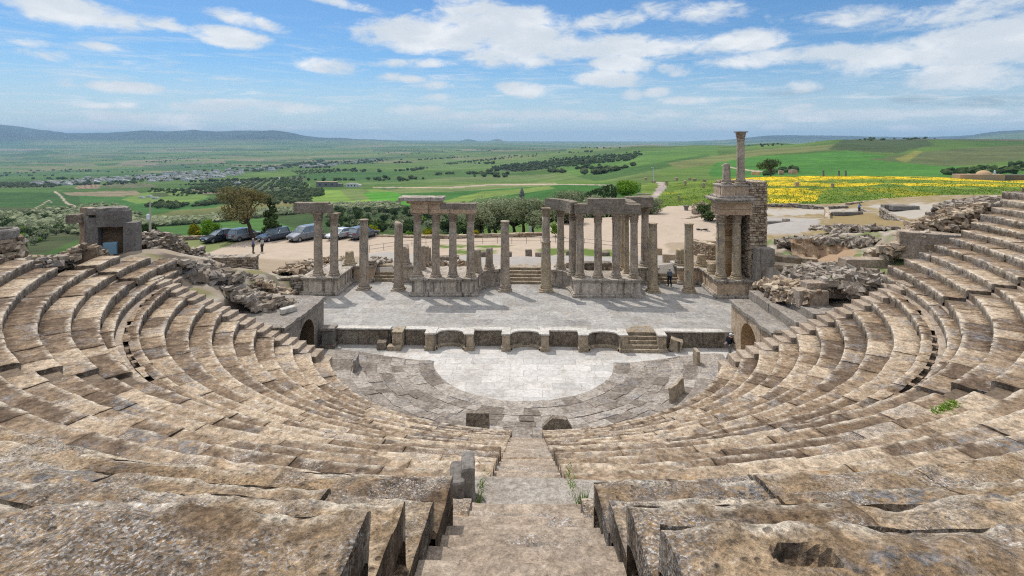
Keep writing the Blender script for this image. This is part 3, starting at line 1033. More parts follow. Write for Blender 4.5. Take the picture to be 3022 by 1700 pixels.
rg = np.random.default_rng(3)
for a, b in ((-13.6, -9.7), (-8.6, -7.05), (-3.62, -1.55), (1.74, 3.9), (9.96, 14.3)):
    panel(a, b)
for a, b in ((-7.0, -6.3), (-4.2, -3.6), (-1.54, -1.0), (1.22, 1.75), (3.88, 4.5), (6.75, 7.28), (9.42, 9.98)):
    pier(a, b)
for a, b in ((-6.3, -4.2), (-1.0, 1.22), (4.5, 6.75)):
    niche(a, b)
MB().rbox((.15, YF + .98, .12), (.62, .3, .2), 0, .1, 0, .01).build('drain_opening', plain('drain_black', (.006, .006, .006), .9, 0), sw)
mb = MB()
for i in range(5):
    mb.rbox((8.35, 1.22 + .24 * i + .7, .115 + .225 * i - .35 + .0), (2.14, 1.4, .225 + .7), 0, .15, .012, .025, tint=(rg.random(), .5, .5))
mb.build('stage_stair', M['pier'], sw)
mb = MB()
v = np.array([(-9.66, YF - .05, 0), (-8.72, YF - .05, 0), (-8.72, YF + .2, .3), (-9.4, YF + .2, .3)])
mb.rbox((-9.2, 1.5, .16), (1.0, .75, .32), 0, .15, .03, .04)
mb.rbox((-9.05, 1.95, .6), (.72, 1.0, 1.2), 0, .15, .02, .03)
mb.rbox((-9.05, 1.95, 1.2), (.8, 1.1, .1), 0, .15, .02, .03)
mb.build('buttress', M['pier'], sw)

ped = thing('stone_pedestal', (-14.05, 1.75, 0), 'moulded grey stone pedestal beside the dark arch at the left end of the stage wall', 'pedestal')
MB().rbox((-14.05, 1.75, .14), (1.06, .9, .28), 0, .12, .012, .03).build('foot', M['pulpit'], ped)
MB().rbox((-14.05, 1.75, .78), (.8, .68, 1.05), 0, .12, .01, .02).build('shaft', M['concrete'], ped)
MB().rbox((-14.05, 1.75, 1.38), (.98, .86, .2), 0, .12, .02, .04).build('cap', M['roof_stone'], ped)
o = MB().rbox((-10.15, 1.55, .27), (.68, .6, .52), .1, .12, .02, .05).build('stone_block', M['pulpit'])
tag(o, 'squat mossy carved stone block standing before the left part of the stage wall', 'stone block')
mb = MB().rbox((10.75, 1.75, .42), (.85, .75, .85), -.25, .12, .03, .06, ry=.25)
tag(mb.build('stone_block', M['pier']), 'tilted broken stone block leaning on the wall right of the stage stair', 'stone block')

# ------------------------------------------------------------------ vaulted side passages
def passage(s_, xw, name, label, mat, dark_in):
    """wall facing the orchestra with an arched opening, terrace on top, tunnel behind"""
    t = thing(name, (xw, -.5, 0), label, 'side passage')
    Y0, Y1, ztop = -3.95, 2.75, 3.3
    ya, yb, zs, zt = (-1.65, .95, 1.35, 2.62)
    ym, hw = (ya + yb) / 2, (yb - ya) / 2
    n = 14
    arch = [(ya, 0)] + [(ym - hw * math.cos(q), zs + (zt - zs) * math.sin(q)) for q in np.linspace(0, math.pi, n)] + [(yb, 0)]
    mb = MB()
    # wall face as strips over, left and right of the arch
    def face(y, z):
        return (xw, y, z)
    yl = np.linspace(Y0, ya, 5)
    yr = np.linspace(yb, Y1, 4)
    top = lambda y: ztop + .05 * math.sin(y * 2.1)
    for seg in (yl, yr):
        mb.grid(np.array([[face(y, z * top(y)) for z in np.linspace(0, 1, 6)] for y in seg]), flip=s_ < 0)
    up = [(y, z) for y, z in arch[1:-1]]
    mb.grid(np.array([[face(y, z + (top(y) - z) * k) for k in np.linspace(0, 1, 4)] for y, z in up]), flip=s_ < 0)
    mb.grid(np.array([[(xw + s_ * 6 * k, Y1, ztop * z) for z in np.linspace(0, 1, 4)] for k in np.linspace(0, 1, 6)]), flip=s_ < 0)
    mb.grid(np.array([[(xw + s_ * 6 * k, Y0, ztop * z) for z in np.linspace(0, 1, 4)] for k in np.linspace(0, 1, 6)]), flip=s_ > 0)
    mb.build('arched_wall', mat, t)
    mb = MB()
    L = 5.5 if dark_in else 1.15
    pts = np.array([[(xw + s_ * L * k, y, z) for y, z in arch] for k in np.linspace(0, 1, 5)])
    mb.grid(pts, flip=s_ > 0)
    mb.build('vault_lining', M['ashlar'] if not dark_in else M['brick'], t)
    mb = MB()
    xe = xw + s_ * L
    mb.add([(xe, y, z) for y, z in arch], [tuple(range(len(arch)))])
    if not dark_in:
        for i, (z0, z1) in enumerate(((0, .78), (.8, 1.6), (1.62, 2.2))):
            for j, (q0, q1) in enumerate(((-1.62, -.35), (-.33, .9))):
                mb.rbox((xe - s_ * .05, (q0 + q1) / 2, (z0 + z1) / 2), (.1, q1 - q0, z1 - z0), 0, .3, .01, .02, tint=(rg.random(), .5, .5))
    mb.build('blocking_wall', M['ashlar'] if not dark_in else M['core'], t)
    xs_ = np.linspace(0, 6.0, 26)
    ys_ = np.linspace(Y0 - .1, Y1 + .1, 30)
    pts = np.array([[(xw - s_ * .12 + s_ * x, y, ztop + .06) for x in xs_] for y in ys_])
    edge = np.exp(-(xs_ / .4) ** 2)[None, :]
    pts[..., 2] += fbm(pts * 1.3, 4, 15) * .16 - edge * .02
    pts[..., 0] += np.where(edge > .5, fbm(pts * 1.4, 3, 19) * .25, 0)
    low = pts[:, :1].copy()
    low[..., 2] -= .22
    MB().grid(np.concatenate([low, pts], 1), flip=s_ > 0).build('terrace', M['roof_stone'], t)
    MB().rbox((xw + s_ * 3.1, Y0 - .02, ztop - .12), (6.0, .4, .46), 0, .2, .02, .03).build('terrace_edge', M['pulpit'], t)
    return t


pl = passage(-1, -14.8, 'side_passage', 'grey plastered left side passage with a dark open arch', M['plaster_grey'], True)
pr = passage(1, 15.0, 'side_passage', 'buff plastered right side passage whose arch is walled up with golden blocks', M['plaster'], False)
for x0, x1, z0, z1, ye in ((16.35, 17.45, 3.2, 3.98, 3.0), (17.4, 19.4, 3.2, 4.5, 3.4)):
    mb = MB()
    mb.rbox(((x0 + x1) / 2, (-3.95 + ye) / 2, (z0 + z1) / 2), (x1 - x0, ye + 3.95, z1 - z0), 0, .25, .015, .02)
    mb.build('bench', M['plaster_grey'], pr)
o = MB().rbox((19.2, 2.4, 4.62), (.9, .5, .3), .1, .15, .03, .05).build('stone_block', M['rubble'])
tag(o, 'small grey block lying on the far end of the upper bench right of the stage', 'stone block')
p = P(851, 920, 3.4)
tag(MB().rbox((p[0], p[1], 3.55), (1.0, .5, .35), .9, .15, .03, .06).build('stone_block', M['pulpit_top']), 'single pale oblong block lying on the left passage roof', 'stone block')

# ------------------------------------------------------------------ scaenae frons: podiums
ZP = 2.66
Y_F, Y_BK = 10.75, 15.35
rg = np.random.default_rng(31)


def podium_wall(mb_body, mb_foot, mb_top, path, closed_dir=1):
    """panelled podium face along a plan path (outside on the right hand side of travel)"""
    for (x0, y0), (x1, y1) in zip(path[:-1], path[1:]):
        L = math.hypot(x1 - x0, y1 - y0)
        a = math.atan2(y1 - y0, x1 - x0)
        nx, ny = math.sin(a), -math.cos(a)
        mx, my = (x0 + x1) / 2, (y0 + y1) / 2
        mb_body.rbox((mx - nx * .2, my - ny * .2, (ZS + ZP) / 2 - .05), (L + .0, .4, ZP - ZS - .1), a, .25, .012, .015)
        mb_foot.rbox((mx - nx * .02, my - ny * .02, ZS + .12), (L + .34, .5, .25), a, .25, .02, .05)
        mb_foot.rbox((mx - nx * .1, my - ny * .1, ZS + .29), (L + .16, .5, .12), a, .25, .02, .05)
        mb_top.rbox((mx - nx * .12, my - ny * .12, ZP - .02), (L + .24, .6, .17), a, .2, .022, .06)
        mb_top.rbox((mx - nx * .12, my - ny * .12, ZP - .15), (L + .12, .52, .12), a, .2, .02, .05)


def podium(label, loc, paths, tops, mat, curve=None):
    t = thing('column_podium', (loc[0], loc[1], ZS), label, 'podium')
    b, f, c = MB(), MB(), MB()
    for p_ in paths:
        podium_wall(b, f, c, p_)
    b.build('body', mat, t)
    f.build('base_moulding', M['podium_top'], t)
    c.build('cornice', M['podium_top'], t)
    mb = MB()
    for poly in tops:
        xs_ = [q[0] for q in poly]
        ys_ = [q[1] for q in poly]
        mb.prism(poly, ZS + .1, ZP + .0)
    mb.build('top_fill', M['podium_top'], t)
    return t


def arc(x0, y0, x1, y1, bulge, n=9):
    """plan curve of a shallow exedra"""
    q = np.linspace(0, 1, n)
    return [(x0 + (x1 - x0) * k + bulge[0] * math.sin(k * math.pi), y0 + (y1 - y0) * k + bulge[1] * math.sin(k * math.pi)) for k in q]


cl = [(-4.35, Y_F + .0), (-4.32, 11.9)] + arc(-4.3, 11.9, -2.0, 14.5, (-.55, .55), 8)[1:] + [(-2.0, 16.2)]
podium('long stained podium carrying the row of four columns, left of the centre steps', (-7, 12.5),
       [[(-9.95, 15.2), (-9.95, Y_F), (-4.35, Y_F)], cl],
       [[(-9.8, Y_F + .2), (-4.5, Y_F + .2), (-4.5, 11.9), (-4.2, 12.9), (-3.4, 13.9), (-2.3, 14.7), (-2.3, 17), (-9.8, 17)]], M['podium'])
crp = [(2.0, 16.2), (2.0, 14.5)] + arc(2.0, 14.5, 4.35, 11.9, (.55, .55), 8)[1:] + [(4.4, Y_F)]
podium('long stained podium under the porch of columns, right of the centre steps', (7, 12.5),
       [crp, [(4.42, Y_F), (10.1, Y_F), (10.1, 15.2)]],
       [[(4.6, Y_F + .2), (9.95, Y_F + .2), (9.95, 17), (2.3, 17), (2.3, 14.7), (3.4, 13.9), (4.2, 12.9), (4.6, 11.9)]], M['podium'])
podium('black streaked corner podium under the far left pair of columns', (-18, 12.5),
       [[(-19.7, 15.6), (-19.7, Y_F), (-16.7, Y_F), (-16.7, 15.2)]],
       [[(-19.5, Y_F + .2), (-16.9, Y_F + .2), (-16.9, 17.5), (-19.5, 17.5)]], M['podium'])
podium('low podium wall between the left corner podium and the left door steps', (-15.6, 15.6),
       [[(-16.6, Y_BK), (-14.75, Y_BK), (-14.75, 18.2)]], [[(-16.8, Y_BK + .2), (-14.95, Y_BK + .2), (-14.95, 19), (-16.8, 19)]], M['podium_warm'])
podium('black stained podium wall between the left door steps and the four column podium', (-11.3, 15.6),
       [[(-12.6, 18.2), (-12.6, Y_BK), (-10.0, Y_BK)]], [[(-12.4, Y_BK + .2), (-9.7, Y_BK + .2), (-9.7, 18.5), (-12.4, 18.5)]], M['podium'])
podium('black stained podium wall between the porch podium and the right door steps', (11.4, 15.6),
       [[(10.15, Y_BK), (12.7, Y_BK), (12.7, 18.2)]], [[(9.9, Y_BK + .2), (12.5, Y_BK + .2), (12.5, 18.5), (9.9, 18.5)]], M['podium'])
podium('tawny podium wall right of the right door steps', (15.9, 15.6),
       [[(14.75, 18.2), (14.75, Y_BK), (16.8, Y_BK)]], [[(14.95, Y_BK + .2), (17, Y_BK + .2), (17, 18.5), (14.95, 18.5)]], M['podium_warm'])
podium('tawny corner podium under the tall stone tower on the right', (18.3, 12.5),
       [[(16.8, 15.3), (16.8, Y_F), (19.8, Y_F), (19.8, 13)]],
       [[(17, Y_F + .2), (19.6, Y_F + .2), (19.6, 17), (17, 17)]], M['podium_warm'])


def steps(label, x0, x1, y0, n, rise=.25, going=.36):
    t = MB()
    for i in range(n):
        t.rbox(((x0 + x1) / 2, y0 + going * i + 1.0, ZS + rise * (i + .5) - .3), (x1 - x0, 2.0, rise + .6), 0, .25, .012, .03, tint=(rg.uniform(.3, .8), .4, .5))
    return tag(t.build('stone_steps', M['pier']), label, 'steps')


steps('five broad stone steps behind the centre of the stage', -1.95, 1.95, 14.95, 5)
steps('narrow stone steps in the left doorway of the stage back wall', -14.7, -12.6, 15.5, 5)
steps('narrow stone steps in the right doorway, behind the person with a backpack', 12.7, 14.75, 15.5, 5)

# ------------------------------------------------------------------ columns and lintels
def shaft_prof(h, r, z0=0.0, top_ring=True):
    q = np.linspace(0, 1, 14)
    pr = [(r * 1.14, z0), (r * 1.14, z0 + .05), (r * 1.01, z0 + .1)]
    pr += [(r * (1 - .13 * k ** 1.5), z0 + .12 + (h - .24) * k) for k in q]
    if top_ring:
        pr += [(r * .98, z0 + h - .1), (r * .98, z0 + h - .01), (r * .9, z0 + h)]
    return pr


def base_parts(t, x, y, z, r, mat):
    s_ = r / .42
    MB().rbox((x, y, z + .06 * s_), (1.16 * s_, 1.16 * s_, .13 * s_), rg.normal(0, .03), .2, .015, .02).build('plinth', mat, t)
    pr = [(.55, .12), (.575, .16), (.575, .22), (.545, .26), (.49, .28), (.465, .32), (.485, .36), (.51, .38), (.51, .43), (.475, .47), (.44, .5)]
    MB().lathe([(a * s_, b * s_) for a, b in pr], (x, y, z), 22, .012, 3).build('base', mat, t, True)
    return .48 * s_


def capital(t, x, y, z, r, h, mat):
    k = [(.88, 0), (1.0, .03), (1.0, .07), (.9, .09), (.93, .2), (1.03, .32), (1.1, .38), (.97, .4), (.98, .5), (1.08, .62), (1.16, .68), (1.05, .7), (1.08, .8), (1.18, .88)]

    def mod(th, zz):
        q = (zz - zz.min()) / max(1e-6, float(np.ptp(zz)))
        return 1 + .07 * np.cos(8 * th + np.where(q > .42, math.pi, 0)) * (q > .1) + .12 * np.maximum(0, np.cos(4 * (th - math.pi / 4))) * np.clip((q - .6) * 3, 0, 1)
    mb = MB().lathe([(a * r, b * h) for a, b in k], (x, y, z), 32, .03, 4, mod)
    mb.build('capital', mat, t, True)
    ab = MB()
    hw, c_ = r * 1.30, r * 1.06
    poly = []
    for q in range(4):
        a = q * math.pi / 2
        for u_, w_ in ((-hw, -hw * .96), (-hw * .5, -c_ * 1.05), (0, -c_), (hw * .5, -c_ * 1.05)):
            poly.append((x + u_ * math.cos(a) - w_ * math.sin(a), y + u_ * math.sin(a) + w_ * math.cos(a)))
    ab.prism(poly, z + h * .86, z + h)
    ab.build('abacus', mat, t)


def column(label, x, y, z, htot, r, mat='column', cap=True, group=None, brk=None, base=True, caph=.72):
    """a column of total height htot standing at z"""
    t = thing('stone_column', (x, y, z), label, 'column', group)
    zb = base_parts(t, x, y, z, r, M[mat]) if base else 0
    hs = htot - zb - (caph if cap else 0)
    sd = int(rg.integers(1000))
    cutf = None
    if brk is not None:
        ang = rg.uniform(0, 6.28)
        cutf = lambda X, Y: z * 0 + zb + hs - brk * (.5 + .5 * (X * math.cos(ang) + Y * math.sin(ang)) / r) + .12 * np.sin(X * 9 + Y * 7 + sd)
    MB().lathe(shaft_prof(hs, r, zb, brk is None), (x, y, z), 22, .012, 1.4, tint=(rg.random(), rg.random(), .5), cut=cutf, seed=sd).build('shaft', M[mat], t, True)
    if cap:
        capital(t, x, y, z + htot - caph, r, caph, M['capital'])
    return t


def at_stage(u, v):
    p = P(u, v, ZS)
    return p[0], p[1] + .35


ZC = 8.36
# free standing on the stage
for (u, v, vt, lab, brk) in ((1070.5, 856, 649, 'headless grey column standing free on the stage, leftmost of its row', None),
                             (1174, 858, 651, 'speckled free standing column with a broken slanting top, left of the four column row', .45),
                             (1490, 861, 652, 'free standing column with a long black stain, left of the centre steps', None),
                             (1929.5, 864, 656, 'free standing dark streaked column right of the porch', None),
                             (2036.5, 864, 657, 'free standing olive brown column next to the person with a backpack', None)):
    x, y = at_stage(u, v)
    d_ = y + 37.3 + x * 0
    zt = CAM[2] - (vt - HY_) / F_ * (d_ * CY - 0)
    column(lab, x, y, ZS, zt - ZS, .425, 'column_warm' if u > 1900 else 'column', False, 'headless columns standing free on the stage', brk)
x, y = at_stage(1611.5, 862)
t = column('two piece column of a thick drum and slimmer capped shaft, right of the centre steps', x, y, ZS, 4.55, .46, 'column_warm', False)
MB().lathe([(.36, 4.5), (.36, 4.6)] + [(.36 - .02 * k, 4.6 + 2.2 * k) for k in np.linspace(0, 1, 7)], (x, y, ZS), 20, .012, 1.5).build('upper_shaft', M['column'], t, True)
capital(t, x, y, ZS + 6.8, .34, .78, M['capital'])

G4 = 'columns carrying the lintels behind the stage'
# left corner pair
XL = (P(933, 818, ZP)[0], P(982, 817, ZP)[0])
column('left column of the far left pair under a short rough lintel', XL[0], 11.45, ZP, ZC - ZP, .39, group=G4)
column('right column of the far left pair under a short rough lintel', XL[1], 11.5, ZP, ZC - ZP - .05, .37, group=G4)
# row of four
for i, u in enumerate((1228, 1283, 1334, 1387)):
    x = P(u, 822, ZP)[0]
    lab = ('leftmost column of the row of four, under the tall cornice block', 'second column from the left in the row of four', 'orange stained column, third in the row of four', 'rightmost column of the row of four, speckled with lichen')[i]
    column(lab, x, 11.35, ZP, ZC - ZP, .36 + .01 * (i == 0), group=G4)
X4 = [P(u, 822, ZP)[0] for u in (1228, 1283, 1334, 1387)]
# porch on the right: front four, curved left wing, side range
XR = [P(u, 823, ZP)[0] for u in (1712.5, 1766, 1819, 1872)]
for i, x in enumerate(XR):
    lab = ('left corner column of the right hand porch front', 'second column of the right hand porch front, patched in the middle', 'third column of the right hand porch front', 'right corner column of the right hand porch front, pale with lichen')[i]
    column(lab, x, 11.35, ZP, ZC - ZP, .36, group=G4)
pa, pb = P(1655, 797, ZP), P(1691, 814, ZP)
column('slender dark column on the curved wall beside the two piece column', pa[0], pa[1] + .3, ZP, ZC - ZP, .36, group=G4)
column('column on the curved wall tucked behind the left porch corner', pb[0], pb[1] + .3, ZP, ZC - ZP, .36, group=G4)
for u, v, lab in ((1837, 785, 'rearmost of three thin columns on the right flank of the porch'), (1844, 795, 'middle of three thin columns on the right flank of the porch'), (1853, 808, 'front one of three thin columns on the right flank of the porch')):
    p = P(u, v, ZP)
    column(lab, 9.35 + (0.0), p[1] + .25, ZP, ZC - ZP, .25, 'column_warm', group=G4)
p = P(1905, 788, ZP)
column('tall dark column standing alone behind the right porch corner', p[0], p[1] + .25, ZP, ZC - ZP + .12, .4, group=G4)

# stumps
GS = 'broken column stumps behind the stage'
for u, v, vt, r, lab, z in ((1028.5, 783, 738, .43, 'short mossy column stump on the podium left of the left door', ZP), (1194, 784, 720, .40, 'tall column stump with a slanting top behind the left door', ZP),
                            (1245, 797, 722, .26, 'thin stump behind the first column of the row of four', ZP), (1257, 786, 723, .26, 'second thin stump behind the row of four', ZP), (1264, 782, 727, .26, 'third thin stump behind the row of four', ZP),
                            (1408, 806, 733, .38, 'speckled stump beside the rightmost column of the row of four', ZP), (1443.5, 797, 728, .36, 'stump with stepped base on the curved wall left of the centre', ZP),
                            (2009, 786, 731, .43, 'olive stump left of the olive brown column by the right door', ZP), (2073, 789, 747, .42, 'low broken stump right of the olive brown column', ZP), (2104, 811, 773, .38, 'lowest stump in front of the stone tower', ZP)):
    p = P(u, v, z)
    d_ = (p[1] - CAM[1]) * CY - (p[0] - CAM[0]) * SY
    zt = CAM[2] - (vt - HY_) / F_ * (d_ + .3)
    column(lab, p[0], p[1] + .3, z, zt - z, r, 'column_warm' if u > 1900 or u < 1100 else 'column', False, GS, brk=.12 if vt != 720 else .4)
p = P(1094, 783, ZP)
t = thing('moulded_stone', (p[0], p[1], ZP), 'bare moulded column base beside the left door steps', 'carved stone')
base_parts(t, p[0], p[1] + .2, ZP, .42, M['column'])

# lintels
def lintel(label, parts, cat='lintel'):
    t = thing('stone_lintel', (parts[0][1][0], parts[0][1][1], ZC), label, cat)
    for nm, c, size, rz, mat in parts:
        MB().rbox(c, size, rz, .2, .028, .05, tint=(rg.random(), .5, .5)).build(nm, M[mat], t)
    return t


xm = (P(877, 620, 8.6)[0], P(979, 620, 8.6)[0])
lintel('single rough overhanging lintel on the far left pair of columns', [('beam', (xm[0] / 2 + xm[1] / 2 - .3, 11.5, ZC + .46), (xm[1] - xm[0] - .1, .95, .9), 0, 'beam'), ('end_block', (xm[1] - .55, 11.55, ZC + .38), (.9, 1.0, .74), 0, 'beam')])
xa, xb, xc = X4[0] - .55, (X4[1] + X4[2]) / 2 - .3, X4[3] + .5
t = lintel('two level lintel on the row of four columns, buff frieze and cornice at its left', [
    ('architrave', ((xa + xc) / 2, 11.35, ZC + .19), (xc - xa, .86, .38), 0, 'beam_buff'),
    ('dark_beam', ((xb + xc) / 2, 11.35, ZC + .64), (xc - xb, .8, .54), 0, 'beam'),
    ('frieze', ((xa + xb) / 2, 11.35, ZC + .64), (xb - xa, .82, .53), 0, 'beam_buff'),
    ('cornice_bed', ((xa + xb) / 2 - .1, 11.35, ZC + 1.02), (xb - xa + .5, 1.1, .24), 0, 'beam_buff'),
    ('cornice', ((xa + xb) / 2 - .35, 11.35, ZC + 1.32), (xb - xa + 1.3, 1.7, .34), 0, 'podium_top')])
xa, xc = XR[0] - .5, XR[3] + .55
lintel('dark front lintel of the right hand porch with a raised block at its middle', [
    ('architrave', ((xa + xc) / 2, 11.35, ZC + .18), (xc - xa, .84, .36), 0, 'beam'),
    ('frieze', ((xa + xc) / 2, 11.35, ZC + .62), (xc - xa, .8, .52), 0, 'beam'),
    ('raised_block', ((XR[1] + XR[2]) / 2 - .1, 11.35, ZC + 1.12), (3.3, .78, .5), 0, 'beam')])
t = thing('stone_lintel', (3.4, 13.2, ZC), 'curved lintel sweeping back from the left porch corner over two columns', 'lintel')
end = P(1613, 606, ZC + .6)
c0, c1 = (XR[0] - .5, 11.4), (XR[0] - 2.65, 14.75)
for nm, z0, z1, ex in (('architrave', ZC, ZC + .38, .06), ('frieze', ZC + .38, ZC + 1.0, 0)):
    o_ = arc(c0[0], c0[1], c1[0], c1[1], (.42, .35), 10)
    nrm = np.array([(-(c1[1] - c0[1]), c1[0] - c0[0])]) / math.hypot(c1[0] - c0[0], c1[1] - c0[1])
    A = np.array(o_) + nrm * (.4 + ex)
    B = np.array(o_) - nrm * (.4 + ex)
    rows_ = []
    for q in range(10):
        rows_.append([(A[q][0], A[q][1], z0), (A[q][0], A[q][1], (z0 + z1) / 2), (A[q][0], A[q][1], z1), (B[q][0], B[q][1], z1), (B[q][0], B[q][1], (z0 + z1) / 2), (B[q][0], B[q][1], z0), (A[q][0], A[q][1], z0)])
    pts = np.array(rows_)
    pts += v3noise(pts * 1.8, 3, 6) * .05
    mb = MB().grid(pts)
    e_ = pts[-1][:6]
    mb.add(e_, [tuple(range(6))])
    mb.add(pts[0][:6], [tuple(range(6))[::-1]])
    mb.build(nm, M['beam'], t)
p = P(1872, 600, ZC + .6)
lintel('angled lintel running back from the right porch corner to the lone dark column', [
    ('side_beam', (9.6, 13.6, ZC + .5), (.75, 3.8, .95), 0, 'beam'),
    ('cross_beam', (10.9, 15.2, ZC + .62), (2.6, .85, 1.0), 0, 'beam')])

# ------------------------------------------------------------------ tower at the right end
def masonry(mb, x0, y0, x1, y1, z0, z1, thick, ch=.17, ln=(.22, .5), depth=.14, amp=.035, rag=0.0, rg=rg, warm=None):
    """courses of small stones on all faces of a wall running from (x0, y0) to (x1, y1)"""
    L = math.hypot(x1 - x0, y1 - y0)
    a = math.atan2(y1 - y0, x1 - x0)
    ca, sa = math.cos(a), math.sin(a)
    to = lambda s_, q: (x0 + ca * s_ - sa * q, y0 + sa * s_ + ca * q)
    c = to(L / 2, 0)
    mb.box((c[0], c[1], (z0 + z1 - rag) / 2), (L - depth, thick - depth, z1 - z0 - rag - .02), a, (.0, .3, .5))
    z = z0
    while z < z1 - .04:
        h = ch * rg.uniform(.75, 1.25)
        h = min(h, z1 - z + .02)
        for face in range(4):
            run = L if face % 2 == 0 else thick
            s_ = -rg.uniform(0, .2)
            while s_ < run:
                l = rg.uniform(*ln)
                b0, b1 = max(s_, 0), min(s_ + l, run)
                s_ += l
                if b1 - b0 < .07:
                    continue
                if rag and z + h > z1 - rag * (.5 + vnoise(np.array([[b0 * .7 + face * 9, x0, 1.0]]))[0]) - .0:
                    continue
                m_ = (b0 + b1) / 2
                o_ = rg.normal(0, amp)
                if face == 0:
                    q, r_ = to(m_, -thick / 2 + depth / 2 - o_), a
                elif face == 2:
                    q, r_ = to(m_, thick / 2 - depth / 2 + o_), a
                elif face == 1:
                    q, r_ = to(L - depth / 2 + o_, m_ - thick / 2), a + math.pi / 2
                else:
                    q, r_ = to(depth / 2 - o_, m_ - thick / 2), a + math.pi / 2
                hh = h - rg.uniform(.02, .055)
                v0 = len(mb.v)
                mb.box((q[0], q[1], z + h / 2), (b1 - b0 - rg.uniform(.02, .06), depth, hh), r_ + rg.normal(0, .02), (rg.uniform(.1, 1.0), rg.random(), .5))
                mb.v[-1] = mb.v[-1] + rg.normal(0, .012, mb.v[-1].shape)
        z += h
    # top stones
    s_ = 0
    while s_ < L:
        l = rg.uniform(.3, .6)
        q_ = -thick / 2
        while q_ < thick / 2:
            w_ = rg.uniform(.25, .5)
            p_ = to(min(s_ + l / 2, L - .1), min(q_ + w_ / 2, thick / 2 - .1))
            zz = z1 - (rag * (.5 + vnoise(np.array([[s_ * .7, x0, 1.0]]))[0]) if rag else 0)
            mb.box((p_[0], p_[1], zz - .02), (l * .95, w_ * .95, .16), a + rg.normal(0, .1), (rg.uniform(.4, 1), rg.random(), .5))
            mb.v[-1] = mb.v[-1] + rg.normal(0, .02, mb.v[-1].shape)
            q_ += w_
        s_ += l
    return mb


tw = thing('stone_tower', (18.6, 13, ZP), 'tall tower of small stones with a buff entablature, right end of the stage back wall', 'tower ruin')
XT0, XT1 = 17.0, 19.9
mb = masonry(MB(), 20.35, 10.9, 20.35, 13.6, ZS, 11.2, 1.5, .19, (.2, .48))
mb.build('rubble_wall', M['rubble_warm'], tw)
mb = masonry(MB(), 17.9, 13.9, 20.9, 13.9, ZS, 11.1, 1.0, .19, (.2, .48))
mb.build('return_wall', M['rubble_warm'], tw)
mb = MB()
z = ZP
for i in range(11):
    h = (ZC - ZP) / 11
    mb.rbox((18.15, 12.75, z + h / 2), (.95, .9, h - .015), 0, .25, .008, .02, tint=(rg.random(), .5, .5))
    z += h
mb.build('ashlar_pilaster', M['ashlar'], tw)
mb = MB()
mb.rbox((18.4, 12.0, ZC + .24), (2.86, 2.3, .47), 0, .3, .012, .02)
mb.rbox((18.4, 12.0, ZC + .80), (2.80, 2.24, .62), 0, .3, .012, .02)
mb.build('entablature', M['beam_buff'], tw)
mb = MB()
mb.rbox((18.3, 11.9, ZC + 1.2), (3.2, 2.6, .2), 0, .2, .03, .05)
mb.rbox((18.2, 11.85, ZC + 1.38), (3.55, 2.9, .18), 0, .2, .04, .05)
mb.rbox((18.4, 11.9, ZC + 1.56), (3.0, 2.4, .22), 0, .2, .03, .08)
mb.build('cornice', M['podium_top'], tw)
mb = MB()
mb.rbox((18.5, 12.0, ZC + 2.05), (2.65, 1.9, .95), 0, .3, .012, .02)
mb.rbox((17.75, 11.35, ZC + 2.03), (1.15, 1.15, .92), 0, .3, .012, .02)
mb.build('upper_pedestal', M['podium_warm'], tw)
mb = MB()
mb.rbox((18.5, 12.0, ZC + 2.54), (2.8, 2.05, .12), 0, .3, .012, .02)
mb.rbox((17.75, 11.35, ZC + 2.54), (1.28, 1.28, .13), 0, .3, .012, .02)
mb.build('pedestal_cap', M['podium_top'], tw)
mb = MB()
mb.rbox((20.5, 10.3, 3.3), (1.6, 1.0, 2.4), 0, .3, .02, .04)
mb.rbox((20.55, 10.3, 5.05), (1.5, .95, 1.15), 0, .3, .03, .06)
mb.build('corner_block', M['plaster_grey'], tw)
XQ = [P(u, 822, ZP)[0] for u in (2125, 2172)]
column('left front column of the stone tower, pale brown shaft', XQ[0], 11.35, ZP, ZC - ZP, .4, 'column_warm', group='columns of the stone tower')
column('right front column of the stone tower, next to the rubble wall', XQ[1], 11.4, ZP, ZC - ZP, .4, 'column_warm', group='columns of the stone tower')
ZU = ZC + 2.6
column('short headless upper column on top of the stone tower', 17.75, 11.35, ZU, 1.98, .34, 'column', False, brk=.15)
column('tallest column, whole with its capital, on top of the stone tower', 19.05, 11.5, ZU, 4.68, .36, 'column', True, caph=.66)

# ------------------------------------------------------------------ ground of the site
def proj(X, Y, Z):
    """photo position of world points"""
    x, y = X - CAM[0], Y - CAM[1]
    d = -x * SY + y * CY
    l = x * CY + y * SY
    d = np.maximum(d, 1e-3)
    return CX_ + l / d * F_, HY_ - (Z - CAM[2]) / d * F_, d


def inpoly(u, v, poly):
    r = np.zeros(u.shape, bool)
    n = len(poly)
    j = n - 1
    for i in range(n):
        xi, yi = poly[i]
        xj, yj = poly[j]
        c = ((yi > v) != (yj > v)) & (u < (xj - xi) * (v - yi) / ((yj - yi) if yj != yi else 1e-9) + xi)
        r ^= c
        j = i
    return r


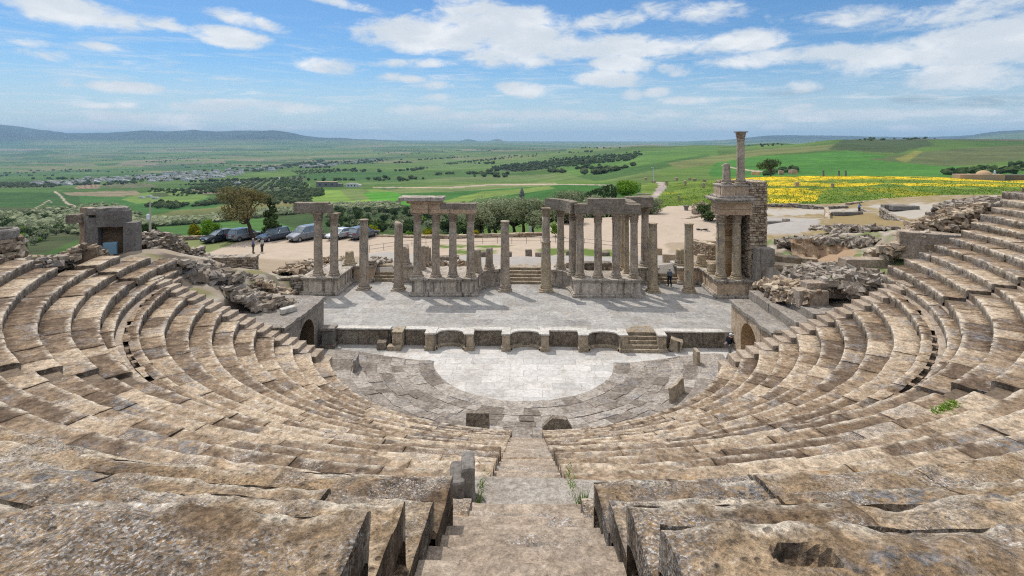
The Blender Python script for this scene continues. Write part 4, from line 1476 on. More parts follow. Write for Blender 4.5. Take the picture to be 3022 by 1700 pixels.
CP = [(-29, 0, 6.9), (-26, 0, 6.9), (-24, 1.5, 6.3), (-22, 2, 5.4), (-19.5, 3.5, 3.5), (-17, 4, 3.0), (-32, -3, 7.4), (-34, -10, 7.6), (-31, 4, 5.2), (-28, 6, 4.4),
      (-25, 9, 3.3), (-21.4, 6, 4.2), (-20.5, 10, 2.5), (-20.5, 14, 2.1), (-30, 14, 2.2), (-36, 5, 3.2), (-42, 0, .5), (-45, -10, .5), (-50, 5, -1.5), (-46, 18, .6), (-52, 28, -.5), (-22, 16, 1.9), (-26, 20, 1.6), (-35, 25, 1.3),
      (-45, 35, 1.2), (-20, 30, 1.2), (-10, 35, 1.15), (0, 38, 1.1), (10, 38, 1.1), (-30, 38, 1.2), (20, 38, 1.2), (30, 45, 1.2), (30, 60, 1.2), (10, 55, .9), (-5, 45, 1.0), (20, 70, 1.0), (0, 60, .8), (40, 75, 1.2),
      (-11, 20, 2.3), (0, 20, 2.4), (10, 20, 2.3), (-16, 21, 2.0), (16, 21, 2.1), (0, 25, 1.7), (-10, 27, 1.4), (12, 27, 1.4), (20, 22, 2.0), (25, 30, 1.5),
      (21.8, 8, 3.4), (22, 12, 3.2), (20, 5, 3.6), (21, 16, 2.8), (-60, 50, -3), (-60, 30, -3), (0, 8, 1.0), (10, 8, 1.0), (-10, 8, 1.0)]
for q in ((2450, 790, 5.0), (2300, 860, 4.2), (2340, 850, 4.4), (2420, 780, 3.4), (2470, 780, 3.6), (2380, 782, 3.4), (2400, 702, 5.5), (2470, 700, 5.6), (2345, 705, 5.1), (2520, 712, 5.5), (2300, 745, 4.4), (2290, 790, 4.4), (2270, 700, 3.4), (2330, 680, 3.8), (2400, 662, 4.0), (2480, 655, 3.9),
          (2560, 672, 4.8), (2620, 690, 6.0), (2600, 730, 6.3), (2545, 750, 5.6), (2560, 790, 5.8), (2520, 800, 5.6), (2650, 655, 5.4), (2250, 650, 2.5), (2450, 636, 2.5), (2600, 632, 2.8), (2536, 622, 2.2), (2300, 618, 1.6),
          (2700, 612, 3.2), (2850, 596, 3.6), (2980, 586, 3.8), (2400, 606, 1.7), (2700, 690, 8.0), (2760, 652, 8.7), (2850, 612, 9.4), (2950, 590, 9.9), (2250, 605, 1.4), (2660, 705, 7.6)):
    CP.append(tuple(P(*q)))
CP = np.array(CP)


def ground_z(X, Y, pw=3.2):
    X, Y = np.asarray(X, float), np.asarray(Y, float)
    num = den = 0
    for x, y, z in CP:
        d2 = (X - x) ** 2 + (Y - y) ** 2 + .25
        w_ = d2 ** (-pw / 2)
        num, den = num + w_ * z, den + w_
    return num / den


xs = np.concatenate([np.arange(-62, -15, .7), np.arange(-15, 15, 1.0), np.arange(15, 60, .55), np.arange(60, 112, 1.2)])
ys = np.concatenate([np.arange(-26, 20, .6), np.arange(20, 76, .9)])
GX, GY = np.meshgrid(xs, ys)
GZ = ground_z(GX, GY)
U_, V_, D_ = proj(GX, GY, GZ)
rocky = np.exp(-((GX - 31) / 11) ** 2 - ((GY - 9) / 12) ** 2) + np.exp(-((GX + 23) / 6) ** 2 - ((GY - 4) / 7) ** 2)
P3 = np.stack([GX, GY, GZ], -1)
GZ = GZ + fbm(P3 * .45, 4, 3) * (.10 + 1.0 * np.clip(rocky, 0, 1)) + fbm(P3 * 1.6, 3, 8) * (.04 + .55 * np.clip(rocky, 0, 1)) + np.abs(fbm(P3 * .9, 2, 18)) * np.clip(rocky, 0, 1) * .5
RR = np.hypot(GX, GY)
seat_h = np.interp(RR, [12, 12.6, 21.7, 22.6, 23.1, 31, 33.5], [.5, 1.6, 5.7, 5.7, 6.6, 10.0, 11.0])
on_seats = (RR < 34) & (((GX > 0) & (GY < 1.5)) | ((GX < 0) & (GY < 1) & (RR < 27.5)))
GZ = np.where(on_seats, np.minimum(GZ, seat_h - .45), GZ)
inside = ((np.abs(GX) < 15.6) & (GY < 16.4)) | ((GY < -5.0) & (RR < 34)) | ((np.abs(GX) < 19.2) & (GY < 3) & (GY > -6)) | ((np.abs(GX) < 20.4) & (GY < 16.6) & (GY > 2))
GZ = np.where(inside, np.minimum(GZ, -.6 + 0 * GZ), GZ)
sand, earth, pave, grs, dry, rockc, wht = (.44, .36, .28), (.33, .265, .19), (.36, .335, .305), (.115, .17, .035), (.26, .205, .095), (.29, .245, .19), (.40, .365, .31)
GC = np.zeros(GX.shape + (3,)) + earth
nz = fbm(P3 * .35, 4, 33)
nz2 = fbm(P3 * 1.3, 3, 35)


def paint(mask, col, amt=1.0):
    GC[mask] = GC[mask] * (1 - amt) + np.array(col) * amt


paint((GZ < 2.1) & (GY > 22) & (GX < 40), sand)
paint((np.abs(GX) < 17.5) & (GY > 15.5) & (GY < 24.5 + nz * 3), pave)
for poly in ([(1595, 733), (1730, 736), (1860, 742), (1860, 757), (1600, 752)], [(1330, 738), (1480, 736), (1480, 752), (1340, 750)], [(1290, 725), (1500, 722), (1500, 730), (1290, 732)]):
    paint(inpoly(U_ + nz * 30, V_ + nz2 * 6, poly) & (D_ > 40), grs)
paint(inpoly(U_ + nz * 60, V_ + nz2 * 10, [(2230, 560), (3022, 560), (3022, 720), (2600, 730), (2230, 760)]) & (GX > 22) & (nz2 > -.05), dry)
paint(inpoly(U_ + nz * 60, V_ + nz2 * 10, [(2240, 618), (2480, 616), (2560, 622), (2400, 634), (2240, 636)]) & (GX > 22), wht)
paint(inpoly(U_ + nz * 50, V_ + nz2 * 10, [(2570, 605), (2760, 600), (2790, 625), (2690, 650), (2600, 625)]), wht)
paint(inpoly(U_ + nz * 20, V_ + nz2 * 4, [(2240, 640), (2420, 645), (2430, 668), (2360, 690), (2240, 690)]) & (GX > 22), pave)
paint(inpoly(U_ + nz * 30, V_ + nz2 * 6, [(2440, 632), (2560, 628), (2700, 648), (2680, 668), (2450, 664)]), (.27, .205, .10))
paint((np.clip(rocky, 0, 1) > .2) & (nz2 > -.3) & (GY < 22), rockc)
paint((np.clip(rocky, 0, 1) > .2) & (fbm(P3 * 2.6, 3, 66) > .12) & (GY < 22), (.42, .38, .32))
paint((np.clip(rocky, 0, 1) > .2) & (fbm(P3 * 2.1, 3, 67) > .22) & (GY < 22), (.13, .105, .08))
paint((np.clip(rocky, 0, 1) > .2) & (nz * .8 + nz2 * .5 > .06) & (GX > 20), grs, .8)
paint(inpoly(U_, V_ + nz2 * 8, [(2340, 703), (2520, 700), (2520, 778), (2380, 782), (2340, 740)]) & (D_ < 53), (.34, .235, .15))
paint((GX < -20) & (GY < 12) & (nz2 + nz > .18), (.17, .17, .05), .7)
paint((GX < -38), grs, .8)
m, t, b, pos, nrm = new_mat('site_earth', .95, .1)
at = t.node('ShaderNodeAttribute', attribute_name='tint')
n1, n2 = t.noise(pos, .9, 5, .65, .3), t.noise(pos, 9.0, 5, .7)
c = t.mix(t.m('ADD', t.m('MULTIPLY', n1, .6), t.m('MULTIPLY', n2, .5), clamp=True), t.mix(1.0, at.outputs['Color'], (.62, .58, .54), 'MULTIPLY'), t.mix(1.0, at.outputs['Color'], (1.28, 1.28, 1.28), 'MULTIPLY'))
bp = t.node('ShaderNodeBump')
bp.inputs['Strength'].default_value = .55
bp.inputs['Distance'].default_value = .12
t.l.new(t.m('ADD', n1, t.m('MULTIPLY', n2, .4)), bp.inputs['Height'])
t.l.new(bp.outputs[0], b.inputs['Normal'])
t.put(b.inputs['Base Color'], c)
M['site'] = m
dmax = np.interp(U_, [-900, 0, 230, 300, 405, 440, 1180, 1590, 1640, 1900, 1960, 3022, 5000], [36, 36, 40, 44, 60, 75.6, 76, 79, 96, 98, 111, 119, 119])
okv = D_ < dmax
mb = MB()
gi = np.arange(GX.size).reshape(GX.shape)
fs = np.stack([gi[:-1, :-1], gi[:-1, 1:], gi[1:, 1:], gi[1:, :-1]], -1)[okv[:-1, :-1] & okv[1:, 1:] & okv[1:, :-1] & okv[:-1, 1:]]
mb.add(np.stack([GX, GY, GZ], -1).reshape(-1, 3), fs.tolist(), GC.reshape(-1, 3))
mb.build('site_ground', M['site'], smooth=True)['kind'] = 'structure'


# ------------------------------------------------------------------ rubble, walls, gate
def rocks(mb, pts, size, rg, flat=.6, tint=(.15, .95)):
    for p_ in pts:
        s_ = size * rg.uniform(.55, 1.5)
        k = MB().box((0, 0, 0), (s_ * rg.uniform(.8, 1.5), s_ * rg.uniform(.7, 1.1), s_ * flat * rg.uniform(.55, 1.15)), rg.uniform(0, 6.3), taper=rg.uniform(.7, 1.0))
        v = k.v[0] + rg.normal(0, .09 * s_, (8, 3))
        q_ = rg.normal(0, .22, 2)
        v = v + np.stack([v[:, 2] * q_[0] * 0, v[:, 2] * 0, v[:, 0] * q_[0] + v[:, 1] * q_[1]], -1)
        mb.add(v + np.asarray(p_), k.f, (rg.uniform(*tint), rg.random(), .5))


def heap(label, path, width, h, n, size, mat='rubble', name='rubble_heap', base=None, seed=1, cat='rubble'):
    """a ruined wall or heap of loose stones along a plan path of (x, y, top) points"""
    rg = np.random.default_rng(seed)
    path = np.array(path, float)
    seg = np.linalg.norm(np.diff(path[:, :2], axis=0), axis=1)
    cum = np.concatenate([[0], np.cumsum(seg)])
    mb = MB()
    # core
    q = np.linspace(0, cum[-1], max(4, int(cum[-1] / .5)))
    cx, cy, cz = [np.interp(q, cum, path[:, k]) for k in range(3)]
    tx, ty = np.gradient(cx), np.gradient(cy)
    ln = np.hypot(tx, ty) + 1e-9
    nx, ny = -ty / ln, tx / ln
    sec = np.linspace(-1, 1, 11)
    w_ = width * (1 + .25 * fbm(np.stack([q * .5, q * 0, q * 0 + seed], -1), 2))
    prof_ = np.clip(1.25 - np.abs(sec) ** 3.5 * 1.25, 0, 1)
    zz = cz - h + h * prof_[:, None] + fbm(np.stack([cx + sec[:, None] * 2, cy + 0 * sec[:, None], 0 * cx + 0 * sec[:, None]], -1) * .9, 3, seed) * h * .35
    pts = np.stack([cx + nx * sec[:, None] * w_ / 2, cy + ny * sec[:, None] * w_ / 2, zz - .12], -1)
    mb.grid(pts, (.2, .4, .5))
    pp = []
    for i in range(n):
        s_, k = rg.uniform(0, cum[-1]), rg.uniform(-1, 1)
        x, y, z = [np.interp(s_, cum, path[:, c_]) for c_ in range(3)]
        j = min(len(q) - 1, int(s_ / cum[-1] * (len(q) - 1)))
        pr_ = max(0, min(1, 1.25 - abs(k) ** 3.5 * 1.25))
        zz = z - h + h * pr_
        zz += float(fbm(np.array([[x + k * 2, y, 0.0]]) * .9, 3, seed)[0]) * h * .35
        pp.append((x + nx[j] * k * w_[j] / 2, y + ny[j] * k * w_[j] / 2, zz - rg.uniform(0, .12)))
        if rg.random() < .36:
            k = rg.uniform(.84, 1.0) * (1 if rg.random() < .35 else -1) * (1 if ny[j] > 0 else -1)
            pp[-1] = (x + nx[j] * k * w_[j] / 2, y + ny[j] * k * w_[j] / 2, z - h * rg.uniform(.1, 1.1))
    rocks(mb, pp, size, rg)
    return tag(mb.build(name, M[mat]), label, cat)


pq = lambda *a: tuple(P(*a))
heap('grey rubble mass of a fallen vault behind the left side passage', [pq(500, 808, 5.4), pq(600, 812, 5.0), pq(700, 826, 4.3), pq(790, 830, 3.8)], 2.8, 1.7, 560, .34, seed=3)
heap('broken grey ledge between the top tiers and the fallen vault', [pq(450, 778, 6.6), pq(520, 785, 6.1), pq(600, 790, 5.9), pq(680, 795, 5.4)], 3.6, .6, 260, .5, 'rock', seed=30, cat='rocks')
heap('small stones strewn between the concrete gate and the fallen vault', [pq(420, 765, 6.9), pq(480, 772, 6.3), pq(560, 778, 5.7), pq(640, 783, 5.2)], 5.5, .35, 420, .30, 'rubble', seed=34, cat='rocks')
heap('rough stones on the slope above the left side passage', [pq(660, 850, 5.0), pq(720, 865, 4.4), pq(780, 880, 3.9), pq(840, 880, 3.5)], 3.0, .5, 170, .4, 'rock', seed=31, cat='rocks')
heap('tumbled rubble at the end of the fallen vault beside the left corner podium', [pq(770, 830, 4.2), pq(800, 850, 3.5), pq(830, 860, 2.6)], 2.6, 1.6, 150, .38, 'rubble_warm', seed=4)
heap('dark loose stone heap right of the concrete gate', [pq(410, 700, 6.3), pq(455, 690, 6.4), pq(500, 702, 5.7), pq(540, 735, 4.4), pq(600, 745, 3.8)], 3.4, 2.6, 420, .33, seed=5)
heap('broken rubble footing left of the concrete gate', [pq(232, 735, 7.9), pq(265, 725, 8.3), pq(292, 745, 7.6)], 1.5, 1.6, 130, .28, 'rubble_warm', seed=6)
heap('low rubble edging round the ruined top tiers at far left', [pq(60, 775, 8.0), pq(120, 765, 7.9), pq(200, 752, 7.6)], 1.2, .5, 90, .4, seed=7)
heap('rubble fill behind the left corner podium', [pq(835, 800, 2.9), pq(900, 778, 2.9), pq(960, 762, 2.8), pq(1030, 756, 2.8)], 3.0, .9, 240, .36, 'rubble_warm', seed=8)
heap('rubble patch behind the left door steps', [pq(1100, 765, 2.7), pq(1140, 762, 2.6)], 2.0, .7, 70, .38, seed=9)
heap('dark rubble core wall inside the four column podium', [pq(1240, 775, 2.95), pq(1300, 772, 2.95), pq(1390, 775, 2.9)], 1.3, .6, 110, .32, 'rubble_warm', seed=10)
heap('rubble core wall inside the right hand porch', [pq(1640, 778, 2.9), pq(1720, 780, 2.95), pq(1800, 785, 2.9), pq(1850, 790, 2.85)], 1.2, .6, 120, .3, 'rubble_warm', seed=12)
heap('grey rubble bank beyond the right hand benches', [pq(2245, 845, 4.4), pq(2300, 828, 4.8), pq(2370, 842, 5.2), pq(2440, 856, 5.4)], 3.0, .9, 480, .30, 'rubble_warm', seed=13)
heap('stony bank between the rubble and the right hand tiers', [pq(2440, 830, 5.9), pq(2500, 815, 6.1), pq(2560, 800, 6.2)], 3.0, .6, 220, .42, 'rock', seed=32, cat='rocks')
heap('rocks scattered below the thick ruined wall on the right', [pq(2600, 740, 6.6), pq(2660, 725, 7.4), pq(2700, 712, 7.9)], 2.4, .8, 170, .45, 'rubble_warm', seed=33, cat='rocks')
heap('flat grey rocks on the ledge before the excavated pit', [pq(2330, 800, 4.9), pq(2420, 790, 5.3), pq(2500, 785, 5.6)], 3.0, .4, 240, .38, 'rock', seed=14, cat='rocks')
heap('weathered boulders crowning the brown cliff of the pit', [pq(2290, 712, 5.0), pq(2360, 701, 5.5), pq(2430, 698, 5.6), pq(2510, 703, 5.6), pq(2600, 708, 6.2)], 2.0, .5, 300, .42, 'rock', seed=15, cat='rocks')
heap('rocky ground with grass between stones behind the pit', [pq(2420, 675, 5.0), pq(2520, 668, 5.2), pq(2620, 672, 6.0)], 4.5, .45, 300, .40, 'rock', seed=16, cat='rocks')
heap('thick ruined rubble wall behind the right hand upper tiers', [pq(2690, 705, 8.1), pq(2725, 660, 8.9), pq(2800, 634, 9.5), pq(2880, 614, 9.9)], 2.4, 2.6, 620, .36, 'rubble_warm', seed=17)
heap('rock bank climbing behind the top right tiers', [pq(2780, 612, 9.8), pq(2860, 597, 10.2), pq(2960, 582, 10.6)], 3.2, 1.0, 330, .38, 'rubble', seed=18, cat='rocks')
# pit wall
pts = []
for u in np.linspace(2325, 2545, 44):
    col_ = []
    for k in np.linspace(0, 1, 16):
        q = np.array(D(u, 786 - 84 * k, 50.2 + 1.5 * k))
        col_.append(q)
    pts.append(col_)
pts = np.array(pts)
pts[..., 1] += fbm(pts * np.array((.5, .5, .15)), 4, 71) * 2.2 + fbm(pts * 1.7, 3, 72) * .45
pts[..., 2] += fbm(pts * .8, 2, 73) * .3
o = MB().grid(pts, flip=True).build('excavated_bank', stone('brown_cliff', (.21, .13, .07), (.36, .245, .155), (.47, .36, .25), streak=.25, black=.3, bump=1.0, orange=.4))
tag(o, 'brown crumbling cliff face of the excavated pit on the right', 'cliff')

for q, sz, rz, lab in (((2355, 760, 4.9), (3.2, .8, .55), -.45, 'long fallen ashlar beam lying before the pit'), ((2345, 785, 4.7), (2.6, 1.0, .5), -.5, 'second long fallen block below the ashlar beam'),
                       ((2590, 765, 6.5), (4.6, 1.0, 1.25), .05, 'large cut block wall closing the end of the right hand tiers'), ((2400, 858, 5.4), (1.9, 1.0, 1.1), .05, 'cut block at the top of the right hand end steps'),
                       ((2365, 880, 4.7), (1.0, .9, .9), .05, 'smaller cut block by the right hand end steps'), ((2450, 835, 5.8), (3.0, .9, 1.0), .05, 'long cut block between the rubble bank and the right tiers'),
                       ((2770, 690, 8.6), (4.0, 1.2, 1.9), -.5, 'tall smooth concrete end wall of the right hand upper tiers')):
    p = P(*q)
    tag(MB().rbox((p[0], p[1] + .4, p[2] - sz[2] / 2), sz, rz, .25, .03, .05).build('stone_block', M['step' if sz[2] > .8 else 'rubble_warm']), lab, 'stone block')
for q, sz, rz, lab in (((866, 776, 2.9), (1.7, .9, 1.1), .5, 'tan cut block beside the car park edge, left of the stage columns'), ((1320, 758, 2.6), (2.4, 1.0, .8), .1, 'dark rectangular block wall seen between the middle columns of the row of four'),
                       ((1765, 776, 3.3), (2.6, .9, 1.5), .05, 'dark rectangular block wall seen between the middle columns of the porch'), ((1415, 745, 2.5), (1.4, .8, .7), .1, 'grey block behind the speckled stump'),
                       ((1785, 745, 2.6), (1.0, .9, 1.2), .3, 'rough round stone behind the porch'), ((1983, 752, 3.1), (1.7, .5, 1.4), .05, 'upright slab group behind the right door'),
                       ((1560, 738, 2.6), (.7, .5, .9), .2, 'pale carved stone on the grass behind the centre steps'), ((1503, 745, 2.7), (.5, .5, 1.2), .1, 'short upright post stone behind the centre left column'),
                       ((1678, 742, 2.6), (.5, .5, 1.0), .1, 'small upright stone on the green strip'), ((1945, 735, 2.8), (.8, .5, 1.5), .1, 'tawny upright slab at the edge of the sandy square'),
                       ((1592, 748, 2.4), (.9, .6, .6), .0, 'low block at the head of the centre steps'), ((2090, 712, 2.2), (2.0, 1.0, .6), .1, 'low stone step blocks below the motorcycle'), ((2080, 728, 2.4), (2.6, 1.2, .6), .15, 'slanting paving slab below the motorcycle')):
    p = P(*q)
    tag(MB().rbox((p[0], p[1] + .4, p[2] - sz[2] / 2), sz, rz, .3, .03, .06).build('stone_block', M['pier' if q[0] < 1200 else 'rubble_warm' if q[0] > 1930 else 'pulpit']), lab, 'stone block')
wl = masonry(MB(), *pq(2038, 745, 2.2)[:2], *pq(2105, 762, 2.2)[:2], 1.6, 4.0, .8, rag=.6, rg=np.random.default_rng(3))
tag(wl.build('stone_wall', M['rubble_warm']), 'rubble wall between the sandy square and the stone tower', 'stone wall')
a_, b_ = pq(560, 790, 2.6), pq(757, 790, 2.4)
tag(masonry(MB(), a_[0], a_[1], b_[0], b_[1], 2.0, 3.55, 1.3, .16, (.3, .7), rg=np.random.default_rng(4)).build('stone_wall', M['rubble']), 'thick low stone wall between the fallen vault and the car park', 'stone wall')
a_, b_ = pq(800, 862, 1.6), pq(894, 850, 1.6)
tag(masonry(MB(), a_[0], a_[1], b_[0], b_[1], .9, 2.7, .7, .2, (.4, .9), rg=np.random.default_rng(5)).build('stone_wall', M['rubble']), 'retaining wall beside the left corner podium', 'stone wall')


def lowwall(label, pts, h, thick, mat='rubble_warm', seed=0, rag=.0, ch=.16, ln=(.3, .7)):
    mb = MB()
    for (x0, y0, z0), (x1, y1, z1) in zip(pts[:-1], pts[1:]):
        masonry(mb, x0, y0, x1, y1, min(z0, z1) - .3, (z0 + z1) / 2 + h, thick, ch, ln, rag=rag, rg=np.random.default_rng(seed))
    return tag(mb.build('stone_wall', M[mat]), label, 'stone wall')


lowwall('low boundary wall of the car park behind the parked cars', [pq(440, 712, 1.2), pq(545, 708, 1.2), pq(700, 703, 1.2), pq(860, 700, 1.2), pq(1000, 702, 1.2), pq(1180, 706, 1.15)], .45, .5, seed=1, ch=.2, ln=(.5, 1.0))
lowwall('low boundary wall between the olive trees and the road', [pq(1180, 706, 1.15), pq(1310, 706, 1.1), pq(1450, 702, 1.1), pq(1600, 697, 1.1)], .5, .5, seed=2, ch=.2, ln=(.5, 1.0))

# concrete gate with the blue cabinet
g = thing('gate_ruin', D(330, 754, 38), 'square concrete gate frame with dark infill and an overhanging cornice block', 'gate ruin')
zb = D(330, 754, 38)[2]
gx = lambda u, d=38.0: D(u, 700, d)
ang = YAW + .18
def gbox(name, u0, u1, v0, v1, th, dy, mat, amp=.015, cell=.3):
    a, b2 = D(u0, v1, 38), D(u1, v0, 38)
    c = (a + b2) / 2
    MB().rbox((c[0], c[1] + dy, c[2]), ((u1 - u0) * 38 / F_, th, (v1 - v0) * 38 / F_), ang, cell, amp, .03).build(name, M[mat], g)
gbox('left_pier', 263, 299, 640, 760, 1.0, 0, 'concrete')
gbox('right_pier', 371, 405, 655, 762, .9, .1, 'concrete')
gbox('lintel', 297, 373, 622, 668, .95, .05, 'concrete', .03)
gbox('infill', 298, 372, 664, 758, .3, .35, 'brick')
gbox('top_slab', 268, 364, 612, 632, 1.0, .1, 'roof_stone', .08)
gbox('cornice_block', 214, 274, 631, 656, 1.0, -.1, 'pulpit', .06)
gbox('loose_stone', 246, 276, 612, 628, .6, 0, 'rubble_warm', .06)
gbox('rubble_pier', 240, 266, 655, 740, .7, .1, 'rubble_warm', .10, .15)
cbn = thing('electrical_cabinet', D(326, 750, 37.4), 'pale blue metal electrical cabinet standing in the concrete gate', 'cabinet')
blue = plain('cabinet_blue', (.20, .34, .42), .45, .4, var=.06)
blued = plain('cabinet_blue_side', (.17, .30, .38), .45, .4, var=.06)
c = D(326, 733, 37.4)
MB().rbox(c, (.80, .42, .8), ang + .3, .4, 0, .012).build('body', blued, cbn)
c2 = c + np.array((math.sin(ang + .3) * .225, -math.cos(ang + .3) * .225, 0)) * 1.0
MB().rbox(c2, (.70, .03, .72), ang + .3, .4, 0, .008).build('door', blue, cbn)
MB().rbox(c2 + np.array((-.28 * math.cos(ang + .3) + .02, -.28 * math.sin(ang + .3) - .03, 0)), (.03, .03, .12), ang + .3, .4, 0, .006).build('handle', plain('dark_metal', (.03, .03, .03), .4, .5), cbn)
rp = thing('round_ruin', D(10, 770, 31.5), 'ruined round pier with a hollow top at the far left edge', 'ruin')
c = D(6, 770, 31.5)
mbh = MB()
pp = []
rg = np.random.default_rng(8)
for i in range(170):
    a = rg.uniform(0, 6.3)
    z = rg.uniform(0, 1.5)
    r_ = .95 - .12 * z
    pp.append((c[0] + r_ * math.cos(a), c[1] + r_ * math.sin(a), c[2] + z - .15))
rocks(mbh, pp, .3, rg)
mbh.lathe([(.85, -.3), (.75, 1.4)], c, 14)
mbh.build('rubble_base', M['rubble_warm'], rp)
MB().lathe([(.74, 1.3), (.78, 1.35), (.76, 1.75), (.7, 1.85), (.5, 1.85), (.45, 1.5)], c, 20, .03, 2).build('rim', M['roof_stone'], rp)

# lamp pole left, tall mast far right
pole = thing('lamp_pole', D(443, 700, 60), 'concrete pole with a small white lantern behind the left rubble heap', 'lamp pole')
c = D(443, 700, 60)
MB().tube([c + np.array((0, 0, -1.5)), c + np.array((0, 0, 2.2)), D(443, 590, 60)], [.13, .12, .05], 8).build('shaft', plain('pole_grey', (.42, .38, .32), .8), pole)
MB().rbox(D(439, 640, 60), (.38, .3, .62), 0, .2, 0, .05).build('lantern', plain('lantern_white', (.7, .72, .74), .4), pole)
mast = thing('light_mast', D(1929, 535, 170), 'thin pale metal mast at the head of the stone path', 'mast')
c = D(1929, 536, 170)
MB().tube([c, D(1928, 494, 170)], [.14, .1], 8).build('shaft', plain('mast_metal', (.55, .6, .62), .4, .5), mast)
MB().box(D(1926, 495, 170), (.9, .3, .18)).build('lamp_head', plain('mast_head', (.5, .52, .54), .4), mast)

# thin railing along the road behind the stage
rail = thing('metal_railing', P(1500, 725, 1.1), 'long thin grey metal railing along the road behind the stage', 'railing')
rp_ = [P(u, v, 1.15) for u, v in ((1090, 748), (1180, 735), (1300, 722), (1400, 724), (1500, 722), (1600, 722), (1720, 726), (1800, 735), (1900, 742))]
rp_ = np.array(rp_)
seg = np.concatenate([[0], np.cumsum(np.linalg.norm(np.diff(rp_, axis=0), axis=1))])
steel = plain('railing_steel', (.10, .09, .08), .5, .4)
for h in (.95, .5):
    MB().tube(rp_ + np.array((0, 0, h)), .022, 5).build('rail', steel, rail)
for s_ in np.arange(0, seg[-1], 1.9):
    q = np.array([np.interp(s_, seg, rp_[:, k]) for k in range(3)])
    MB().tube([q + np.array((0, 0, -.15)), q + np.array((0, 0, .96))], .028, 5).build('post', steel, rail)

# ------------------------------------------------------------------ the country beyond: one terrain sheet
# per photo column: (distance, photo row) pairs of what is seen there
TC = {
    -1500: [(45, 1000), (80, 900), (130, 800), (200, 720), (320, 655), (520, 602), (900, 562), (1700, 531), (2600, 512), (4500, 474), (7000, 452), (9000, 432), (11500, 385), (14000, 400), (40000, 412)],
    0: [(45, 960), (80, 845), (130, 765), (200, 702), (320, 650), (520, 602), (900, 562), (1700, 531), (2600, 512), (4500, 474), (7000, 449), (9000, 428), (11500, 380), (14000, 400), (40000, 412)],
    230: [(45, 950), (80, 830), (130, 755), (200, 700), (320, 650), (520, 602), (900, 562), (1700, 530), (2600, 510), (4500, 472), (7000, 446), (9000, 426), (11500, 389), (14000, 402), (40000, 413)],
    420: [(60, 800), (76, 745), (110, 735), (160, 695), (320, 650), (520, 602), (900, 560), (1700, 528), (2600, 506), (4500, 468), (7000, 444), (9000, 424), (11500, 390), (14000, 402), (40000, 413)],
    800: [(60, 800), (76, 745), (110, 730), (160, 692), (320, 645), (520, 598), (900, 552), (1700, 512), (2600, 492), (4500, 462), (7000, 440), (9000, 422), (11500, 388), (14000, 403), (40000, 414)],
    950: [(60, 800), (76, 740), (110, 722), (160, 690), (320, 635), (520, 590), (900, 543), (1700, 500), (2600, 482), (4500, 458), (7000, 438), (9000, 422), (12500, 400), (15000, 408), (40000, 414)],
    1300: [(60, 790), (76, 735), (110, 712), (160, 680), (320, 622), (520, 575), (900, 532), (1500, 502), (2400, 476), (4500, 448), (7000, 434), (10000, 425), (16000, 417), (20000, 415), (40000, 414)],
    1500: [(60, 780), (85, 700), (110, 690), (160, 660), (320, 605), (520, 565), (900, 528), (1500, 495), (2400, 468), (4000, 447), (7000, 433), (10000, 425), (16000, 419), (25000, 417), (40000, 415)],
    1750: [(60, 780), (95, 668), (120, 640), (160, 610), (320, 565), (520, 535), (900, 502), (1400, 472), (2000, 450), (3000, 437), (7000, 440), (10000, 427), (16000, 420), (25000, 417), (40000, 415)],
    1920: [(60, 780), (97, 640), (130, 605), (160, 585), (230, 555), (300, 538), (380, 534), (600, 498), (1000, 466), (1600, 444), (2300, 432), (2800, 428), (3600, 450), (10000, 428), (16000, 420), (25000, 417), (40000, 415)],
    2100: [(60, 780), (97, 640), (115, 610), (160, 575), (200, 548), (240, 530), (300, 530), (480, 515), (700, 488), (1100, 452), (1700, 433), (2200, 425), (3000, 455), (8000, 432), (12500, 415), (16000, 418), (40000, 415)],
    2300: [(60, 780), (97, 640), (112, 604), (160, 562), (200, 536), (235, 519), (300, 524), (460, 514), (620, 490), (950, 450), (1400, 428), (1800, 418), (2600, 450), (8000, 428), (12500, 400), (16000, 410), (40000, 415)],
    2480: [(60, 780), (97, 640), (112, 600), (160, 556), (200, 532), (235, 516), (300, 524), (460, 513), (600, 490), (850, 450), (1150, 420), (1350, 407), (2000, 445), (8000, 428), (12500, 401), (16000, 411), (40000, 415)],
    2700: [(60, 760), (97, 630), (115, 594), (160, 548), (200, 528), (235, 519), (300, 526), (460, 512), (600, 488), (850, 448), (1150, 419), (1350, 408), (2000, 445), (8000, 428), (12500, 405), (16000, 411), (40000, 415)],
    3022: [(60, 740), (97, 622), (120, 586), (160, 548), (200, 535), (260, 533), (300, 530), (460, 505), (600, 480), (850, 446), (1150, 423), (1400, 413), (2000, 445), (6000, 425), (9500, 383), (14000, 400), (40000, 415)],
    4500: [(60, 740), (97, 622), (120, 586), (160, 548), (200, 535), (260, 530), (300, 520), (460, 495), (600, 470), (850, 440), (1150, 423), (1400, 413), (2000, 440), (6000, 425), (9500, 380), (14000, 400), (40000, 415)],
}
cols = sorted(TC)
LD = np.concatenate([np.linspace(math.log(46), math.log(700), 170), np.linspace(math.log(700), math.log(9000), 150)[1:], np.linspace(math.log(9000), math.log(25000), 60)[1:]])
uu = np.concatenate([np.linspace(-1500, -60, 40), np.linspace(-50, 3080, 500), np.linspace(3120, 4500, 40)])
zt = []
for cu in cols:
    d_ = np.array([p_[0] for p_ in TC[cu]], float)
    v_ = np.array([p_[1] for p_ in TC[cu]], float)
    z_ = CAM[2] - (v_ - HY_) / F_ * d_
    zt.append(np.interp(LD, np.log(d_), z_))
zt = np.array(zt)
for _ in range(3):
    zt[:, 1:-1] = (zt[:, :-2] + 2 * zt[:, 1:-1] + zt[:, 2:]) / 4
TZ = np.array([[0.0]])
k = np.interp(uu, cols, np.arange(len(cols)))
